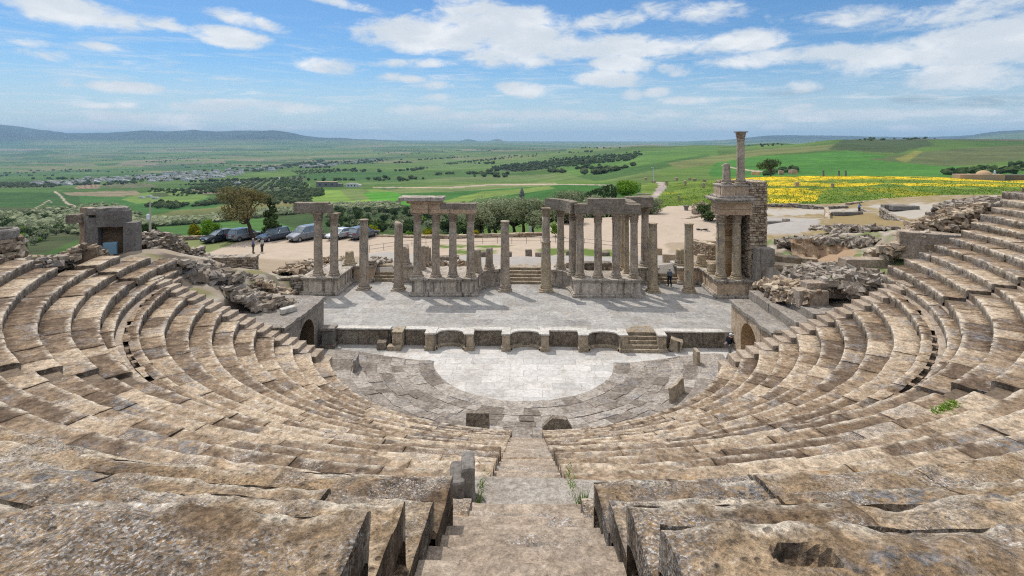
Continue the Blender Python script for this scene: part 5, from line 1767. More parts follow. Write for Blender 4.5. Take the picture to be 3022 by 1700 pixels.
i0 = np.clip(np.floor(k).astype(int), 0, len(cols) - 2)
fr = k - i0
fr = fr * fr * (3 - 2 * fr)
TZ = (zt[i0] * (1 - fr)[:, None] + zt[i0 + 1] * fr[:, None]).T
dd = np.exp(LD)[:, None] * np.ones(len(uu))
lx = (uu - CX_) / F_ * dd
TX, TY = CAM[0] + lx * CY - dd * SY, CAM[1] + lx * SY + dd * CY
T3 = np.stack([TX, TY, TZ * 0], -1)
roll = fbm(T3 / 420.0, 3, 101) * np.clip((dd - 350) / 1500, 0, 1) * 9 + fbm(T3 / 60.0, 3, 102) * np.clip((dd - 70) / 400, 0, 1) * 1.6
# far ridges get crests and gullies
hill = np.clip((dd - 8200) / 2600, 0, 1) * np.clip((17000 - dd) / 3000, 0, 1)
crest = np.interp(uu, [-1500, 0, 80, 200, 320, 420, 500, 575, 660, 800, 880, 940, 1080, 1300, 1385, 1470, 1600, 3022], [0, 55, 25, -10, -5, 25, 5, 25, 12, 30, 0, -30, -20, -10, 10, 8, 0, 0])[None, :]
ridg = (.5 - np.abs(fbm(T3 / 1500.0, 4, 105))) * 150 - 50
TZ = TZ + roll + hill * (ridg * .6 + crest * 1.7) * (TZ > -60)
cone = 70 * np.exp(-(((uu[None, :] - 1383) / 24) ** 2)) + 78 * np.exp(-(((uu[None, :] - 1467) / 22) ** 2))
TZ = TZ + cone * np.exp(-((np.log(dd) - math.log(15500)) / .12) ** 2)
mound = 40 * np.exp(-(((uu[None, :] - 125) / 55) ** 2)) * np.exp(-((np.log(dd) - math.log(6000)) / .12) ** 2)
TZ = TZ + mound
TU, TV, TD = proj(TX, TY, TZ)
n_a, n_b = fbm(T3 / 35.0, 4, 111), fbm(T3 / 7.0, 3, 112)
n_c = fbm(T3 / 260.0, 4, 113)
n_d = fbm(T3 / np.array((1500., 420., 1.)), 3, 114)
g_dark, g_mid, g_lite, olive, tan, brown, yel = np.array((.05, .105, .024)), np.array((.08, .155, .032)), np.array((.14, .215, .05)), np.array((.085, .115, .045)), np.array((.30, .26, .15)), np.array((.23, .17, .115)), np.array((.62, .47, .025))
TCOL = np.zeros(TX.shape + (3,)) + g_mid
w1 = np.clip(.5 + 1.3 * n_c, 0, 1)[..., None]
TCOL = g_dark * w1 + g_lite * (1 - w1) * .55 + g_mid * (1 - w1) * .45
far = np.clip((dd - 1600) / 1500, 0, 1)[..., None]
w2 = np.clip(.5 + 2.8 * n_d, 0, 1)[..., None]
TCOL = TCOL * (1 - far) + far * (np.array((.05, .115, .035)) * w2 + np.array((.14, .185, .06)) * (1 - w2))
hc = np.clip((TZ + 60) / 80, 0, 1) * np.clip((dd - 7500) / 1500, 0, 1)
TCOL = TCOL * (1 - hc[..., None]) + hc[..., None] * np.array((.035, .055, .045)) * (1 + .9 * n_c[..., None])
wob_u, wob_v = n_a * 8, n_a * 1.6


def field(poly, col, amt=1.0, rows_=None, dmin=90, dmax=9e9, soft=1.0):
    mk = inpoly(TU + wob_u * soft, TV + wob_v * soft, poly) & (TD > dmin) & (TD < dmax)
    c = (np.array(col) * .84 + np.mean(col) * np.array((.10, .06, .10))) * (1 + .22 * n_a[mk] + .25 * n_b[mk] * (TD[mk] < 900))[:, None]
    if rows_:
        per, ang_, c2, wd_ = rows_
        s_ = (TX[mk] * math.cos(ang_) + TY[mk] * math.sin(ang_)) / per
        st = ((s_ % 1) < wd_)[:, None]
        c = np.where(st, np.array(c2), c)
    TCOL[mk] = TCOL[mk] * (1 - amt) + c * amt


scrub = (.065, .085, .035)
# left half, near to far
field([(-1500, 1000), (-1500, 590), (150, 585), (330, 600), (420, 640), (300, 900)], scrub, .9)
field([(50, 770), (250, 700), (330, 690), (330, 900), (0, 900)], (.06, .14, .025), .8)
field([(-200, 665), (100, 640), (240, 660), (240, 690), (-200, 730)], (.10, .12, .05), .6)
field([(400, 715), (400, 672), (640, 655), (1010, 618), (1100, 640), (1000, 716)], (.065, .165, .030), 1)
field([(380, 660), (640, 640), (1000, 605), (1180, 600), (1180, 630), (1000, 622), (640, 655), (390, 672)], scrub, .9)
field([(430, 640), (560, 612), (900, 590), (900, 605), (640, 640), (480, 655)], (.16, .18, .055), .9)
field([(-200, 612), (-200, 570), (230, 565), (240, 605), (200, 612)], (.045, .115, .025), 1)
field([(240, 606), (235, 568), (330, 580), (700, 588), (640, 612), (400, 630), (300, 622)], (.05, .15, .03), 1)
field([(185, 568), (400, 562), (420, 574), (330, 580), (200, 576)], (.24, .215, .12), 1)
field([(-200, 568), (190, 566), (180, 556), (-200, 560)], (.08, .17, .035), .9)
field([(-300, 556), (160, 553), (180, 538), (-300, 540)], (.15, .14, .09), .9, (14, .4, (.06, .085, .04), .5))
field([(215, 557), (290, 556), (300, 544), (250, 543)], (.33, .22, .16), .9, (12, .2, (.12, .12, .06), .35))
field([(300, 556), (470, 552), (430, 540), (310, 542)], (.20, .17, .10), .8, (13, .3, (.07, .10, .045), .5))
field([(360, 588), (420, 570), (470, 556), (540, 556), (620, 580), (560, 600), (400, 600)], (.14, .24, .045), 1)
field([(440, 570), (480, 567), (510, 578), (460, 582)], (.06, .085, .03), .9)
field([(560, 556), (640, 545), (720, 555), (700, 570), (600, 572)], (.29, .22, .17), 1)
field([(520, 545), (900, 520), (900, 560), (720, 572), (640, 545)], (.10, .13, .055), 1)
field([(740, 545), (770, 538), (800, 520), (830, 525), (840, 545), (790, 550)], (.10, .155, .05), 1)
field([(815, 552), (830, 524), (880, 538), (915, 546), (900, 558)], (.13, .22, .05), 1)
field([(560, 612), (700, 575), (950, 560), (960, 580), (720, 596)], scrub, .9)
field([(760, 592), (915, 580), (925, 600), (780, 606)], (.21, .20, .075), .9)
field([(780, 640), (930, 612), (1180, 600), (1350, 620), (1350, 720), (1000, 720)], (.05, .08, .025), .75)
# middle
field([(915, 560), (1110, 556), (1200, 572), (1235, 600), (960, 606), (920, 600)], (.18, .30, .045), 1, (26, 1.2, (.15, .27, .045), .3))
field([(1000, 560), (1080, 558), (1110, 585), (1040, 592)], (.15, .21, .06), .8)
field([(1070, 568), (1165, 564), (1260, 606), (1110, 602)], (.075, .28, .018), 1)
field([(1160, 564), (1800, 540), (1760, 590), (1280, 612)], (.05, .165, .025), 1, dmin=250)
field([(1250, 606), (1420, 565), (1620, 548), (1640, 556), (1440, 582), (1310, 610)], (.19, .29, .05), .9, dmin=250)
field([(1120, 560), (1300, 545), (1640, 536), (1640, 546), (1400, 562), (1180, 570)], (.19, .24, .08), .7, dmin=250)
field([(1420, 600), (1900, 540), (1920, 560), (1500, 640)], (.045, .135, .025), .9, dmin=200)
field([(1000, 545), (1900, 530), (1980, 490), (1500, 520), (1100, 520)], (.13, .215, .055), .8, dmin=400)
field([(1000, 520), (1500, 505), (1500, 520), (1060, 540)], (.07, .155, .035), .8, dmin=400)
field([(900, 520), (1000, 508), (1230, 508), (1100, 530), (950, 540)], (.05, .135, .03), .8, dmin=400)
field([(1100, 500), (1600, 470), (1900, 452), (1950, 470), (1500, 500)], (.12, .21, .05), .8, dmin=600)
field([(1250, 530), (1330, 522), (1640, 515), (1640, 524), (1300, 534)], (.15, .20, .07), .7, dmin=500)
field([(1440, 500), (1480, 488), (1750, 462), (1900, 455), (1860, 474), (1650, 495), (1530, 508)], (.055, .08, .035), .95, dmin=700)
field([(1600, 480), (1920, 445), (2120, 430), (2120, 470), (1900, 500), (1700, 520)], (.10, .22, .035), .8, dmin=400)
field([(1700, 520), (1950, 478), (2090, 455), (2100, 462), (1960, 495), (1760, 535)], (.055, .135, .03), .8, dmin=300)
# right hill
field([(2090, 510), (2120, 470), (2500, 445), (2700, 470), (2900, 500), (3022, 505), (3022, 520), (2100, 522)], (.065, .205, .025), 1, dmin=300, dmax=1700)
field([(1970, 480), (2250, 440), (2480, 425), (2480, 440), (2250, 458), (2000, 500)], (.17, .20, .06), .85, dmin=300, dmax=2300)
field([(2440, 440), (2500, 405), (2720, 408), (2760, 425), (2650, 452)], (.06, .095, .035), .9, dmin=300, dmax=2000)
field([(2560, 470), (2720, 448), (3022, 425), (3022, 470), (2800, 492)], (.11, .135, .05), .85, dmin=300, dmax=2000)
field([(2640, 470), (2700, 445), (2720, 446), (2680, 480)], (.26, .27, .04), .6, dmin=300, dmax=2000)
field([(2480, 412), (2760, 405), (3100, 412), (3100, 418), (2760, 412)], (.12, .11, .08), .7, dmin=900, dmax=2000)
# flower field
near_r = (TD > 96) & (TD < 300) & (TU > 1890)
c = (np.array((.135, .205, .038)) * (1 + .5 * n_a + .5 * n_b)[..., None])
TCOL[near_r] = c[near_r]
for poly, th_ in (([(2160, 514), (2500, 507), (3060, 530), (3060, 540), (2750, 530), (2500, 528), (2160, 528)], -.22), ([(2160, 528), (2420, 528), (2620, 540), (2420, 560), (2160, 552)], .05), ([(2240, 552), (2430, 562), (2415, 592), (2240, 600)], -.12), ([(2600, 535), (3060, 542), (3060, 552), (2700, 550)], .22)):
    fl = near_r & inpoly(TU + wob_u * 3, TV + wob_v * 2.5, poly) & (n_a + .5 * n_b + .25 * np.sin(TV * .33 + n_c * 9) > th_)
    TCOL[fl] = yel * (1 + .25 * n_b[fl])[:, None]
fl = near_r & (n_a + n_b * .7 > .42) & (TU > 1960)
TCOL[fl] = np.array((.30, .29, .03))
field([(1880, 610), (1925, 575), (1945, 545), (1935, 536), (1958, 536), (1968, 552), (1930, 590), (1925, 612)], (.42, .37, .31), 1, dmin=95, dmax=400, soft=.4)
field([(1900, 500), (1960, 520), (1900, 545), (1800, 535), (1840, 520)], (.11, .17, .04), .7, dmin=200, dmax=500)


# long strips of crops on the far plain
for i in range(240):
    u_ = rng.uniform(-200, 1900)
    v_ = rng.uniform(432, 520)
    lu, lv = rng.uniform(60, 260), rng.uniform(1.5, 7)
    sl_ = rng.uniform(-.05, .02)
    colr_ = [(.05, .10, .03), (.11, .20, .05), (.20, .20, .09), (.07, .13, .05), (.26, .22, .14), (.09, .17, .03)][int(rng.integers(6))]
    field([(u_, v_), (u_ + lu, v_ + lu * sl_), (u_ + lu + rng.uniform(-20, 30), v_ + lu * sl_ + lv), (u_ + rng.uniform(-20, 20), v_ + lv)], colr_, .7, dmin=2300, soft=.5)


def track(pts_, wd_, col, dmin=150):
    """a dirt road painted on the land, given as photo points"""
    for (u0, v0), (u1, v1) in zip(pts_[:-1], pts_[1:]):
        du, dv = u1 - u0, v1 - v0
        L2 = du * du + dv * dv
        k_ = np.clip(((TU - u0) * du + (TV - v0) * dv) / L2, 0, 1)
        e_ = np.hypot(TU - u0 - k_ * du, (TV - v0 - k_ * dv) * 1.2)
        mk = (e_ < wd_) & (TD > dmin)
        TCOL[mk] = col


sandc = np.array((.40, .34, .26))
track([(163, 566), (180, 578), (195, 598), (232, 613)], 3.0, sandc)
track([(822, 524), (860, 534), (908, 545)], 2.6, np.array((.33, .33, .33)))
track([(1330, 553), (1440, 545), (1640, 543)], 2.2, sandc)
track([(1100, 553), (1330, 553)], 1.5, sandc)
track([(2130, 487), (2180, 498), (2260, 507)], 2.0, sandc)
track([(80, 630), (145, 590), (155, 600)], 1.2, sandc)
track([(1640, 543), (1800, 545)], 1.5, sandc)
m, t, b, pos, nrm = new_mat('country', .95, .05)
at = t.node('ShaderNodeAttribute', attribute_name='tint')
n1, n2, n3 = t.noise(pos, .012, 5, .6, .5), t.noise(pos, .25, 5, .7), t.noise(t.vm('MULTIPLY', pos, (.006, .03, .02)), 1.0, 4, .6, .4)
f = t.m('ADD', t.m('ADD', t.m('MULTIPLY', n1, .5), t.m('MULTIPLY', n2, .45)), t.m('MULTIPLY', n3, .5), clamp=False)
c = t.mix(t.step(f, .35, 1.1), t.mix(1.0, at.outputs['Color'], (.50, .56, .58), 'MULTIPLY'), t.mix(1.0, at.outputs['Color'], (1.4, 1.22, 1.2), 'MULTIPLY'))
t.put(b.inputs['Base Color'], c)
M['country'] = m
MB().grid(np.stack([TX, TY, TZ - .25], -1), TCOL, flip=True).build('terrain', M['country'], smooth=True)['kind'] = 'structure'


def land_z(x, y):
    """height of the terrain under a world point"""
    x, y = np.atleast_1d(x).astype(float), np.atleast_1d(y).astype(float)
    u, _, d = proj(x, y, np.zeros_like(x))
    ld = np.log(np.maximum(d, 46.1))
    iu = np.clip(np.searchsorted(uu, u) - 1, 0, len(uu) - 2)
    il = np.clip(np.searchsorted(LD, ld) - 1, 0, len(LD) - 2)
    a = np.clip((u - uu[iu]) / (uu[iu + 1] - uu[iu]), 0, 1)
    b_ = np.clip((ld - LD[il]) / (LD[il + 1] - LD[il]), 0, 1)
    return ((TZ[il, iu] * (1 - a) + TZ[il, iu + 1] * a) * (1 - b_) + (TZ[il + 1, iu] * (1 - a) + TZ[il + 1, iu + 1] * a) * b_) - .25


def on_land(u, v, dmin=70):
    """first terrain point seen at photo position (u, v)"""
    iu = int(np.argmin(np.abs(uu - u)))
    col_ = TV[:, iu]
    ok = np.where((col_ <= v) & (TD[:, iu] > dmin))[0]
    i = ok[0] if len(ok) else len(LD) - 1
    d_ = TD[i, iu]
    p_ = D(u, v, d_)
    return np.array((p_[0], p_[1], land_z(p_[0], p_[1])[0])), d_

# ------------------------------------------------------------------ vegetation
def leaf_mat(name, a, b_, c_, tr=.3):
    m = bpy.data.materials.new(name)
    m.use_nodes = True
    t = NT(m.node_tree)
    t.n.clear()
    at = t.node('ShaderNodeAttribute', attribute_name='tint')
    sx = t.node('ShaderNodeSeparateColor')
    t.l.new(at.outputs['Color'], sx.inputs[0])
    oi = t.node('ShaderNodeObjectInfo').outputs['Random']
    f = t.m('ADD', sx.outputs[0], t.m('MULTIPLY', t.m('SUBTRACT', oi, .5), .25), clamp=True)
    col_ = t.ramp(f, [(.1, a), (.5, b_), (.9, c_)])
    d1, d2 = t.node('ShaderNodeBsdfDiffuse'), t.node('ShaderNodeBsdfTranslucent')
    t.put(d1.inputs[0], col_)
    t.put(d2.inputs[0], col_)
    mx = t.node('ShaderNodeMixShader')
    mx.inputs[0].default_value = tr
    t.l.new(d1.outputs[0], mx.inputs[1])
    t.l.new(d2.outputs[0], mx.inputs[2])
    o = t.node('ShaderNodeOutputMaterial')
    t.l.new(mx.outputs[0], o.inputs[0])
    return m


LM = {'wood': leaf_mat('wood_leaf', (.045, .065, .028), (.085, .115, .05), (.14, .17, .08)), 'olive': leaf_mat('olive_leaf', (.13, .155, .08), (.27, .30, .165), (.42, .445, .27)),
      'dark': leaf_mat('dark_leaf', (.035, .058, .02), (.075, .112, .038), (.125, .175, .062)),
      'bright': leaf_mat('bright_leaf', (.06, .13, .012), (.13, .25, .022), (.22, .37, .04)),
      'brown': leaf_mat('autumn_leaf', (.09, .075, .03), (.175, .145, .06), (.26, .225, .10)),
      'yellow': leaf_mat('broom_leaf', (.12, .14, .015), (.33, .29, .02), (.52, .42, .02)),
      'cactus': leaf_mat('cactus_pad', (.05, .075, .03), (.10, .14, .06), (.19, .23, .12), .0),
      'flower': leaf_mat('flower_petal', (.42, .33, .01), (.62, .48, .01), (.72, .60, .03), .2),
      'grass': leaf_mat('grass_blade', (.075, .14, .018), (.15, .25, .03), (.24, .34, .06))}
bark = plain('bark', (.085, .062, .045), .95, .1, var=.3)
bark_pale = plain('bark_pale', (.17, .145, .115), .95, .1, var=.3)


def leaves(mb, blobs, n, size, rg, squash=.8):
    """leaf sized faces spread through a crown made of clumps"""
    per = np.array([b_[1][0] * b_[1][1] * b_[1][2] for b_ in blobs]) ** .67
    per = per / per.sum()
    V, T = [], []
    for (c, r), p_ in zip(blobs, per):
        k = max(8, int(n * p_))
        d = rg.normal(size=(k, 3))
        d /= np.linalg.norm(d, axis=1, keepdims=True)
        rad = rg.uniform(.35, 1.0, k) ** .55
        ctr = np.asarray(c) + d * rad[:, None] * np.asarray(r) * (1 + .35 * fbm(d * 2.1 + np.asarray(c), 2)[:, None])
        a = rg.normal(size=(k, 3))
        a -= (a * d).sum(1, keepdims=True) * d * .6
        a /= np.linalg.norm(a, axis=1, keepdims=True)
        b2 = np.cross(a, rg.normal(size=(k, 3)) * .7 + d)
        b2 /= np.linalg.norm(b2, axis=1, keepdims=True) + 1e-9
        s_ = size * rg.uniform(.6, 1.4, k)[:, None]
        V.append(np.stack([ctr - a * s_, ctr - b2 * s_ * .55, ctr + a * s_, ctr + b2 * s_ * .55], 1))
        tt = np.clip(rg.uniform(.25, .75) + rg.normal(0, .17, k), 0, 1)
        T.append(np.repeat(tt[:, None], 4, 1))
    V = np.concatenate(V).reshape(-1, 3)
    T = np.concatenate(T).reshape(-1)
    k = len(V) // 4
    mb.add(V, np.arange(4 * k).reshape(k, 4).tolist(), np.stack([T, T, T], -1))


def limb(mb, p0, p1, r0, r1, rg, bend=.12, n=6):
    p0, p1 = np.asarray(p0, float), np.asarray(p1, float)
    q = np.linspace(0, 1, n)[:, None]
    L = np.linalg.norm(p1 - p0)
    off = np.sin(q * math.pi) * rg.normal(0, bend * L, 3) + rg.normal(0, .02 * L, (n, 3)) * np.sin(q * math.pi)
    mb.tube(p0 + (p1 - p0) * q + off, r0 + (r1 - r0) * q[:, 0], 7)


def tree_proto(name, label, cat, h, w_, mat, n, size, seed, trunk_h=.35, nb=9, trunk_r=.22, lean=0.0, group=None, barkm=None, shape='round', flat=.55):
    rg = np.random.default_rng(seed)
    t = thing(name, (0, 0, 0), label, cat, group)
    mt = MB()
    fork = np.array((lean * h * .4, 0, h * trunk_h))
    limb(mt, (0, 0, -.4), fork, trunk_r * 1.25, trunk_r * .85, rg, .05)
    blobs = []
    for i in range(nb):
        if shape == 'round':
            a = i * 2.4 + rg.uniform(-.4, .4)
            rr = w_ * .5 * rg.uniform(.25, .72) if i else 0
            z = h * rg.uniform(.42 if trunk_h < .25 else .52, .86) if i else h * .8
            c = np.array((fork[0] * 1.4 + rr * math.cos(a), rr * math.sin(a), z))
            r = np.array((1, 1, flat * 1.3)) * w_ * rg.uniform(.16, .27)
        elif shape == 'cypress':
            z = h * (.2 + .75 * i / (nb - 1))
            k = (1 - (i / (nb - 1)) * .75)
            a = rg.uniform(0, 6.3)
            c = np.array((.25 * w_ * k * math.cos(a), .25 * w_ * k * math.sin(a), z))
            r = np.array((.42 * w_ * k, .42 * w_ * k, h * .10))
        else:
            a = i * 2.4
            rr = w_ * .5 * rg.uniform(.1, .6)
            c = np.array((rr * math.cos(a), rr * math.sin(a), h * rg.uniform(.3, .75)))
            r = np.array((.28 * w_, .28 * w_, h * .25))
        blobs.append((c, r))
        if shape == 'round':
            limb(mt, fork, c - np.array((0, 0, r[2] * .2)), trunk_r * .55, trunk_r * .14, rg, .1)
        elif shape == 'cypress' and i == nb - 1:
            limb(mt, fork, c, trunk_r * .8, trunk_r * .1, rg, .02)
    mt.build('trunk', barkm or bark, t)
    mc = MB()
    leaves(mc, blobs, n, size, rg)
    mc.build('crown', LM[mat], t)
    return t


def put(proto, first, p_, rz, s_, label=None):
    if first:
        proto.location, proto.rotation_euler, proto.scale = p_, (0, 0, rz), (s_,) * 3
        if label:
            proto['label'] = label
        return proto
    return copy_tree(proto, p_, rz, s_, label)


rv = np.random.default_rng(77)
# the brown leaved tree and the cypress by the car park
c = D(757, 706, 74)
t = tree_proto('leaning_tree', 'leaning tree with thin brown autumn foliage above the parked cars', 'tree', 7.0, 7.0, 'brown', 4300, .14, 41, .32, 13, .24, -.42, barkm=bark, flat=.5)
t.location = c
c = D(797, 706, 75)
t = tree_proto('slender_conifer', 'slender dark conifer beside the brown leaved tree', 'tree', 5.6, 2.8, 'dark', 1500, .17, 42, .15, 10, .12, shape='cypress')
t.location = c
c = D(618, 706, 74.5)
t = tree_proto('round_bush', 'rounded bright green bush behind the leftmost dark car', 'bush', 2.7, 3.0, 'bright', 2600, .14, 43, .1, 9, .1, shape='bush')
t.location = c
for u, v, s_, mt_, lab in ((574, 706, 1.0, 'yellow', 'yellow green low bush left of the rounded bush'), (1097, 708, 1.0, 'yellow', 'tall yellow flowering broom behind the free standing columns'), (1262, 706, .7, 'yellow', 'small yellow broom behind the row of four columns'),
                           (1040, 710, .7, 'yellow', 'low yellow broom behind the white car'), (1404, 704, .6, 'yellow', 'small yellow broom right of the row of four columns'), (1210, 712, .7, 'bright', 'green creeper hanging over the boundary wall'),
                           (440, 712, 1.25, 'dark', 'dark shrub behind the lamp pole'), (705, 708, .55, 'dark', 'low dark juniper behind the grey car'), (1640, 695, .8, 'bright', 'green shrub under the olive trees')):
    c = D(u, v, 77)
    t = tree_proto('bush', lab, 'bush', 2.2, 2.4, mt_, 1100, .15, int(u), .1, 7, .08, shape='bush')
    t.location, t.scale = c, (s_,) * 3
c = P(2108, 676, 1.2)
t = tree_proto('dark_fig_tree', 'dark leafy tree half hidden behind the stone tower', 'tree', 3.6, 4.2, 'dark', 2600, .17, 55, .3, 9, .14)
t.location = D(2100, 672, 88)
OL = [tree_proto('olive_tree', 'x', 'tree', 5.8, 7.6, 'olive', 5600, .15, 60 + i, .2, 14, .26, .1, 'olive trees beyond the road') for i in range(3)]
spots = [(1418, 706, 82, 1.0, 'olive tree behind the rightmost column of the row of four'), (1465, 700, 86, 1.05, 'twin trunked olive tree left of the black stained column'), (1515, 690, 92, 1.0, 'olive tree in the second line behind the twin trunked one'),
         (1573, 700, 88, 1.05, 'olive tree with a forked trunk right of the black stained column'), (1545, 680, 100, 1.0, 'olive tree below the far tower monument'), (1610, 686, 95, .95, 'olive tree just behind the two piece column'),
         (1672, 690, 92, 1.0, 'olive tree seen between the curved wall columns'), (1725, 680, 100, .95, 'olive tree seen over the porch lintel at its left'), (1790, 672, 104, 1.0, 'olive tree seen over the porch lintel at its middle'),
         (1850, 660, 108, .9, 'olive tree behind the right porch corner'), (1445, 680, 105, 1.1, 'olive tree at the left back of the olive group'), (1690, 650, 118, 1.1, 'pale olive tree at the back, below the cactus thicket'), (1915, 655, 100, .75, 'small olive tree beside the lone dark column')]
for i, (u, v, d_, s_, lab) in enumerate(spots):
    p_ = D(u, v, d_)
    put(OL[i % 3], i < 3, p_, rv.uniform(0, 6.3), s_, lab)
c = D(1850, 588, 150)
t = tree_proto('round_bush', 'big bright green bush beside the stone path', 'bush', 5.2, 7.5, 'bright', 3000, .26, 71, .1, 10, .15, shape='bush')
t.location = c
t = tree_proto('round_bush', 'bright green tree crown rising among the olives on the left', 'bush', 5.0, 5.5, 'bright', 2200, .2, 72, .2, 9, .15, shape='bush')
t.location = D(1475, 652, 112)
# prickly pear thicket
mb = MB()
for i in range(900):
    u = rv.uniform(1700, 1820)
    top = np.interp(u, [1700, 1740, 1800, 1820], [588, 566, 545, 552])
    v = rv.uniform(top, np.interp(u, [1700, 1820], [604, 590]))
    p_ = D(u, v, rv.uniform(146, 152))
    a = rv.uniform(0, 6.3)
    k = np.array([(.24 * math.cos(q) * (.8 + .2 * math.sin(q)), 0, .34 * math.sin(q)) for q in np.linspace(0, 6.28, 9)[:-1]])
    k = k @ np.array(Matrix.Rotation(rv.normal(0, .5), 3, 'Y')) @ np.array(Matrix.Rotation(a, 3, 'Z'))
    tt = rv.uniform(.1, .95)
    mb.add(k + p_, [tuple(range(8))], (tt, tt, tt))
tag(mb.build('cactus_thicket', LM['cactus']), 'dark prickly pear cactus thicket above the olive trees', 'cactus')


def scatter(poly, n, dlo=0, dhi=9e9):
    us, vs = [p_[0] for p_ in poly], [p_[1] for p_ in poly]
    out = []
    tries = 0
    while len(out) < n and tries < n * 12:
        tries += 1
        u, v = rv.uniform(min(us), max(us)), rv.uniform(min(vs), max(vs))
        if not inpoly(np.array([u]), np.array([v]), poly)[0]:
            continue
        p_, d_ = on_land(u, v)
        if dlo < d_ < dhi:
            out.append((p_, d_))
    return out


# single shrubs and trees on the slopes just below the site
SH = []
for i, (mt_, h, w_) in enumerate((('dark', 2.6, 3.2), ('olive', 2.8, 3.4), ('dark', 3.6, 4.2), ('bright', 1.8, 2.4))):
    SH.append(tree_proto('hillside_shrub', ('dark green shrub on the slope below the ruins', 'grey green shrub on the slope below the ruins', 'larger dark tree on the slope below the ruins', 'fresh green low shrub on the slope below the ruins')[i], 'shrub', h, w_, mt_, 420, .30, 80 + i, .15, 8, .1, shape='bush', group='shrubs on the slopes below the ruins'))
used = set()
places = scatter([(-60, 640), (225, 625), (225, 705), (140, 700), (70, 765), (-60, 780)], 110, 80, 420) + scatter([(1000, 616), (1400, 606), (1430, 640), (1430, 690), (1010, 690), (940, 650)], 185, 80, 420)
for p_, d_ in places:
    k = int(rv.choice([0, 1, 2, 3], p=[.36, .36, .2, .08]))
    put(SH[k], k not in used, p_ - np.array((0, 0, .2)), rv.uniform(0, 6.3), rv.uniform(.8, 1.6))
    used.add(k)


# far groves: masses of trees nobody could count
def blob(seed, k=14):
    rg = np.random.default_rng(seed)
    V, Fc, T = [], [], []
    c0 = MB().lathe([(.01, -.35), (.45, -.25), (.62, .0), (.5, .3), (.22, .5), (.01, .56)], (0, 0, .5), 7)
    v = c0.v[0] + v3noise(c0.v[0] * 2.2 + seed, 2) * .5
    return v, [f for f in c0.f if len(f) == 4]


BL = [blob(i) for i in range(6)]


def grove(name, label, pts, size, mat, rows_=None):
    mb = MB()
    for p_, d_ in pts:
        v, f = BL[int(rv.integers(6))]
        s_ = size * rv.uniform(.65, 1.3)
        a = rv.uniform(0, 6.3)
        R = np.array([[math.cos(a), -math.sin(a), 0], [math.sin(a), math.cos(a), 0], [0, 0, rv.uniform(.75, 1.05)]])
        tt = np.clip(.5 + rv.normal(0, .2), 0, 1)
        mb.add(v @ R.T * s_ + np.asarray(p_), f, (tt, tt, tt))
    o = mb.build(name, LM[mat])
    o['label'], o['category'], o['kind'] = label, 'grove', 'stuff'
    return o


def orchard(poly, step, ang_, jit=.15, dlo=300, dhi=6000, nmax=2500):
    """trees planted in lines inside a photo polygon"""
    base = [on_land(u, v, dlo)[0] for u, v in poly]
    bx = np.array(base)
    x0, x1, y0, y1 = bx[:, 0].min(), bx[:, 0].max(), bx[:, 1].min(), bx[:, 1].max()
    L = max(x1 - x0, y1 - y0) * .75
    k = int(2 * L / step)
    k = min(k, 160)
    s_ = np.linspace(-L, L, k)
    A, B = np.meshgrid(s_, s_)
    X = (x0 + x1) / 2 + A * math.cos(ang_) - B * math.sin(ang_) + rv.normal(0, jit * step, A.shape)
    Y = (y0 + y1) / 2 + A * math.sin(ang_) + B * math.cos(ang_) + rv.normal(0, jit * step, A.shape)
    X, Y = X.ravel(), Y.ravel()
    Z = land_z(X, Y)
    u, v, d_ = proj(X, Y, Z)
    mk = inpoly(u, v, poly) & (d_ > dlo) & (d_ < dhi)
    idx = np.where(mk)[0]
    if len(idx) > nmax:
        idx = rv.choice(idx, nmax, replace=False)
    return [((X[i], Y[i], Z[i]), d_[i]) for i in idx]


g1 = scatter([(-60, 640), (330, 600), (420, 640), (300, 700), (-60, 660)], 1100, 150) + scatter([(330, 690), (420, 650), (640, 640), (1000, 604), (1180, 600), (1180, 622), (1000, 620), (640, 656), (420, 672)], 1500, 150)
grove('shrubbery', 'dense grey green scrub on the slopes left of the ruins', g1, 2.6, 'olive')
g2 = scatter([(560, 612), (700, 575), (950, 560), (960, 580), (720, 596)], 900, 300) + scatter([(430, 570), (480, 566), (520, 580), (600, 575), (560, 560), (450, 560)], 90, 300) + scatter([(420, 612), (470, 600), (560, 606), (520, 618)], 80, 300)
grove('vegetation', 'belts of dark olive trees between the valley fields', g2, 3.2, 'wood')
g3 = orchard([(520, 548), (900, 520), (905, 558), (720, 572), (640, 548)], 13, .4) + orchard([(-60, 556), (160, 553), (180, 536), (-60, 540)], 13, .2) + orchard([(860, 505), (1000, 498), (1010, 508), (880, 516)], 12, .3) + orchard([(760, 592), (915, 580), (925, 600), (780, 606)], 8, .5, .25)
grove('orchard_vegetation', 'olive orchards planted in lines on the plain', g3, 3.4, 'wood')
g4 = orchard([(560, 556), (640, 545), (720, 555), (700, 570), (600, 572)], 10, .8, .08) + orchard([(815, 552), (830, 524), (880, 538), (915, 546), (900, 558)], 10, 1.1)
grove('young_orchard_vegetation', 'young trees in straight lines on bare brown soil', g4, 3.2, 'dark')
g5 = scatter([(1440, 500), (1480, 488), (1750, 462), (1900, 455), (1860, 474), (1650, 495), (1530, 508)], 1100, 500) + scatter([(1600, 470), (1900, 447), (1905, 452), (1620, 476)], 40, 600) + scatter([(1310, 484), (1490, 464), (1490, 470), (1330, 487)], 160, 800)
grove('wooded_vegetation', 'dark olive wood on the middle green hill', g5, 4.2, 'wood')
g6 = scatter([(1130, 480), (850, 492), (860, 486), (1130, 470)], 160, 1200) + scatter([(60, 548), (560, 510), (800, 498), (800, 505), (400, 545), (90, 556)], 200, 1200) + scatter([(700, 505), (900, 480), (960, 470), (960, 478), (760, 508)], 260, 1200)
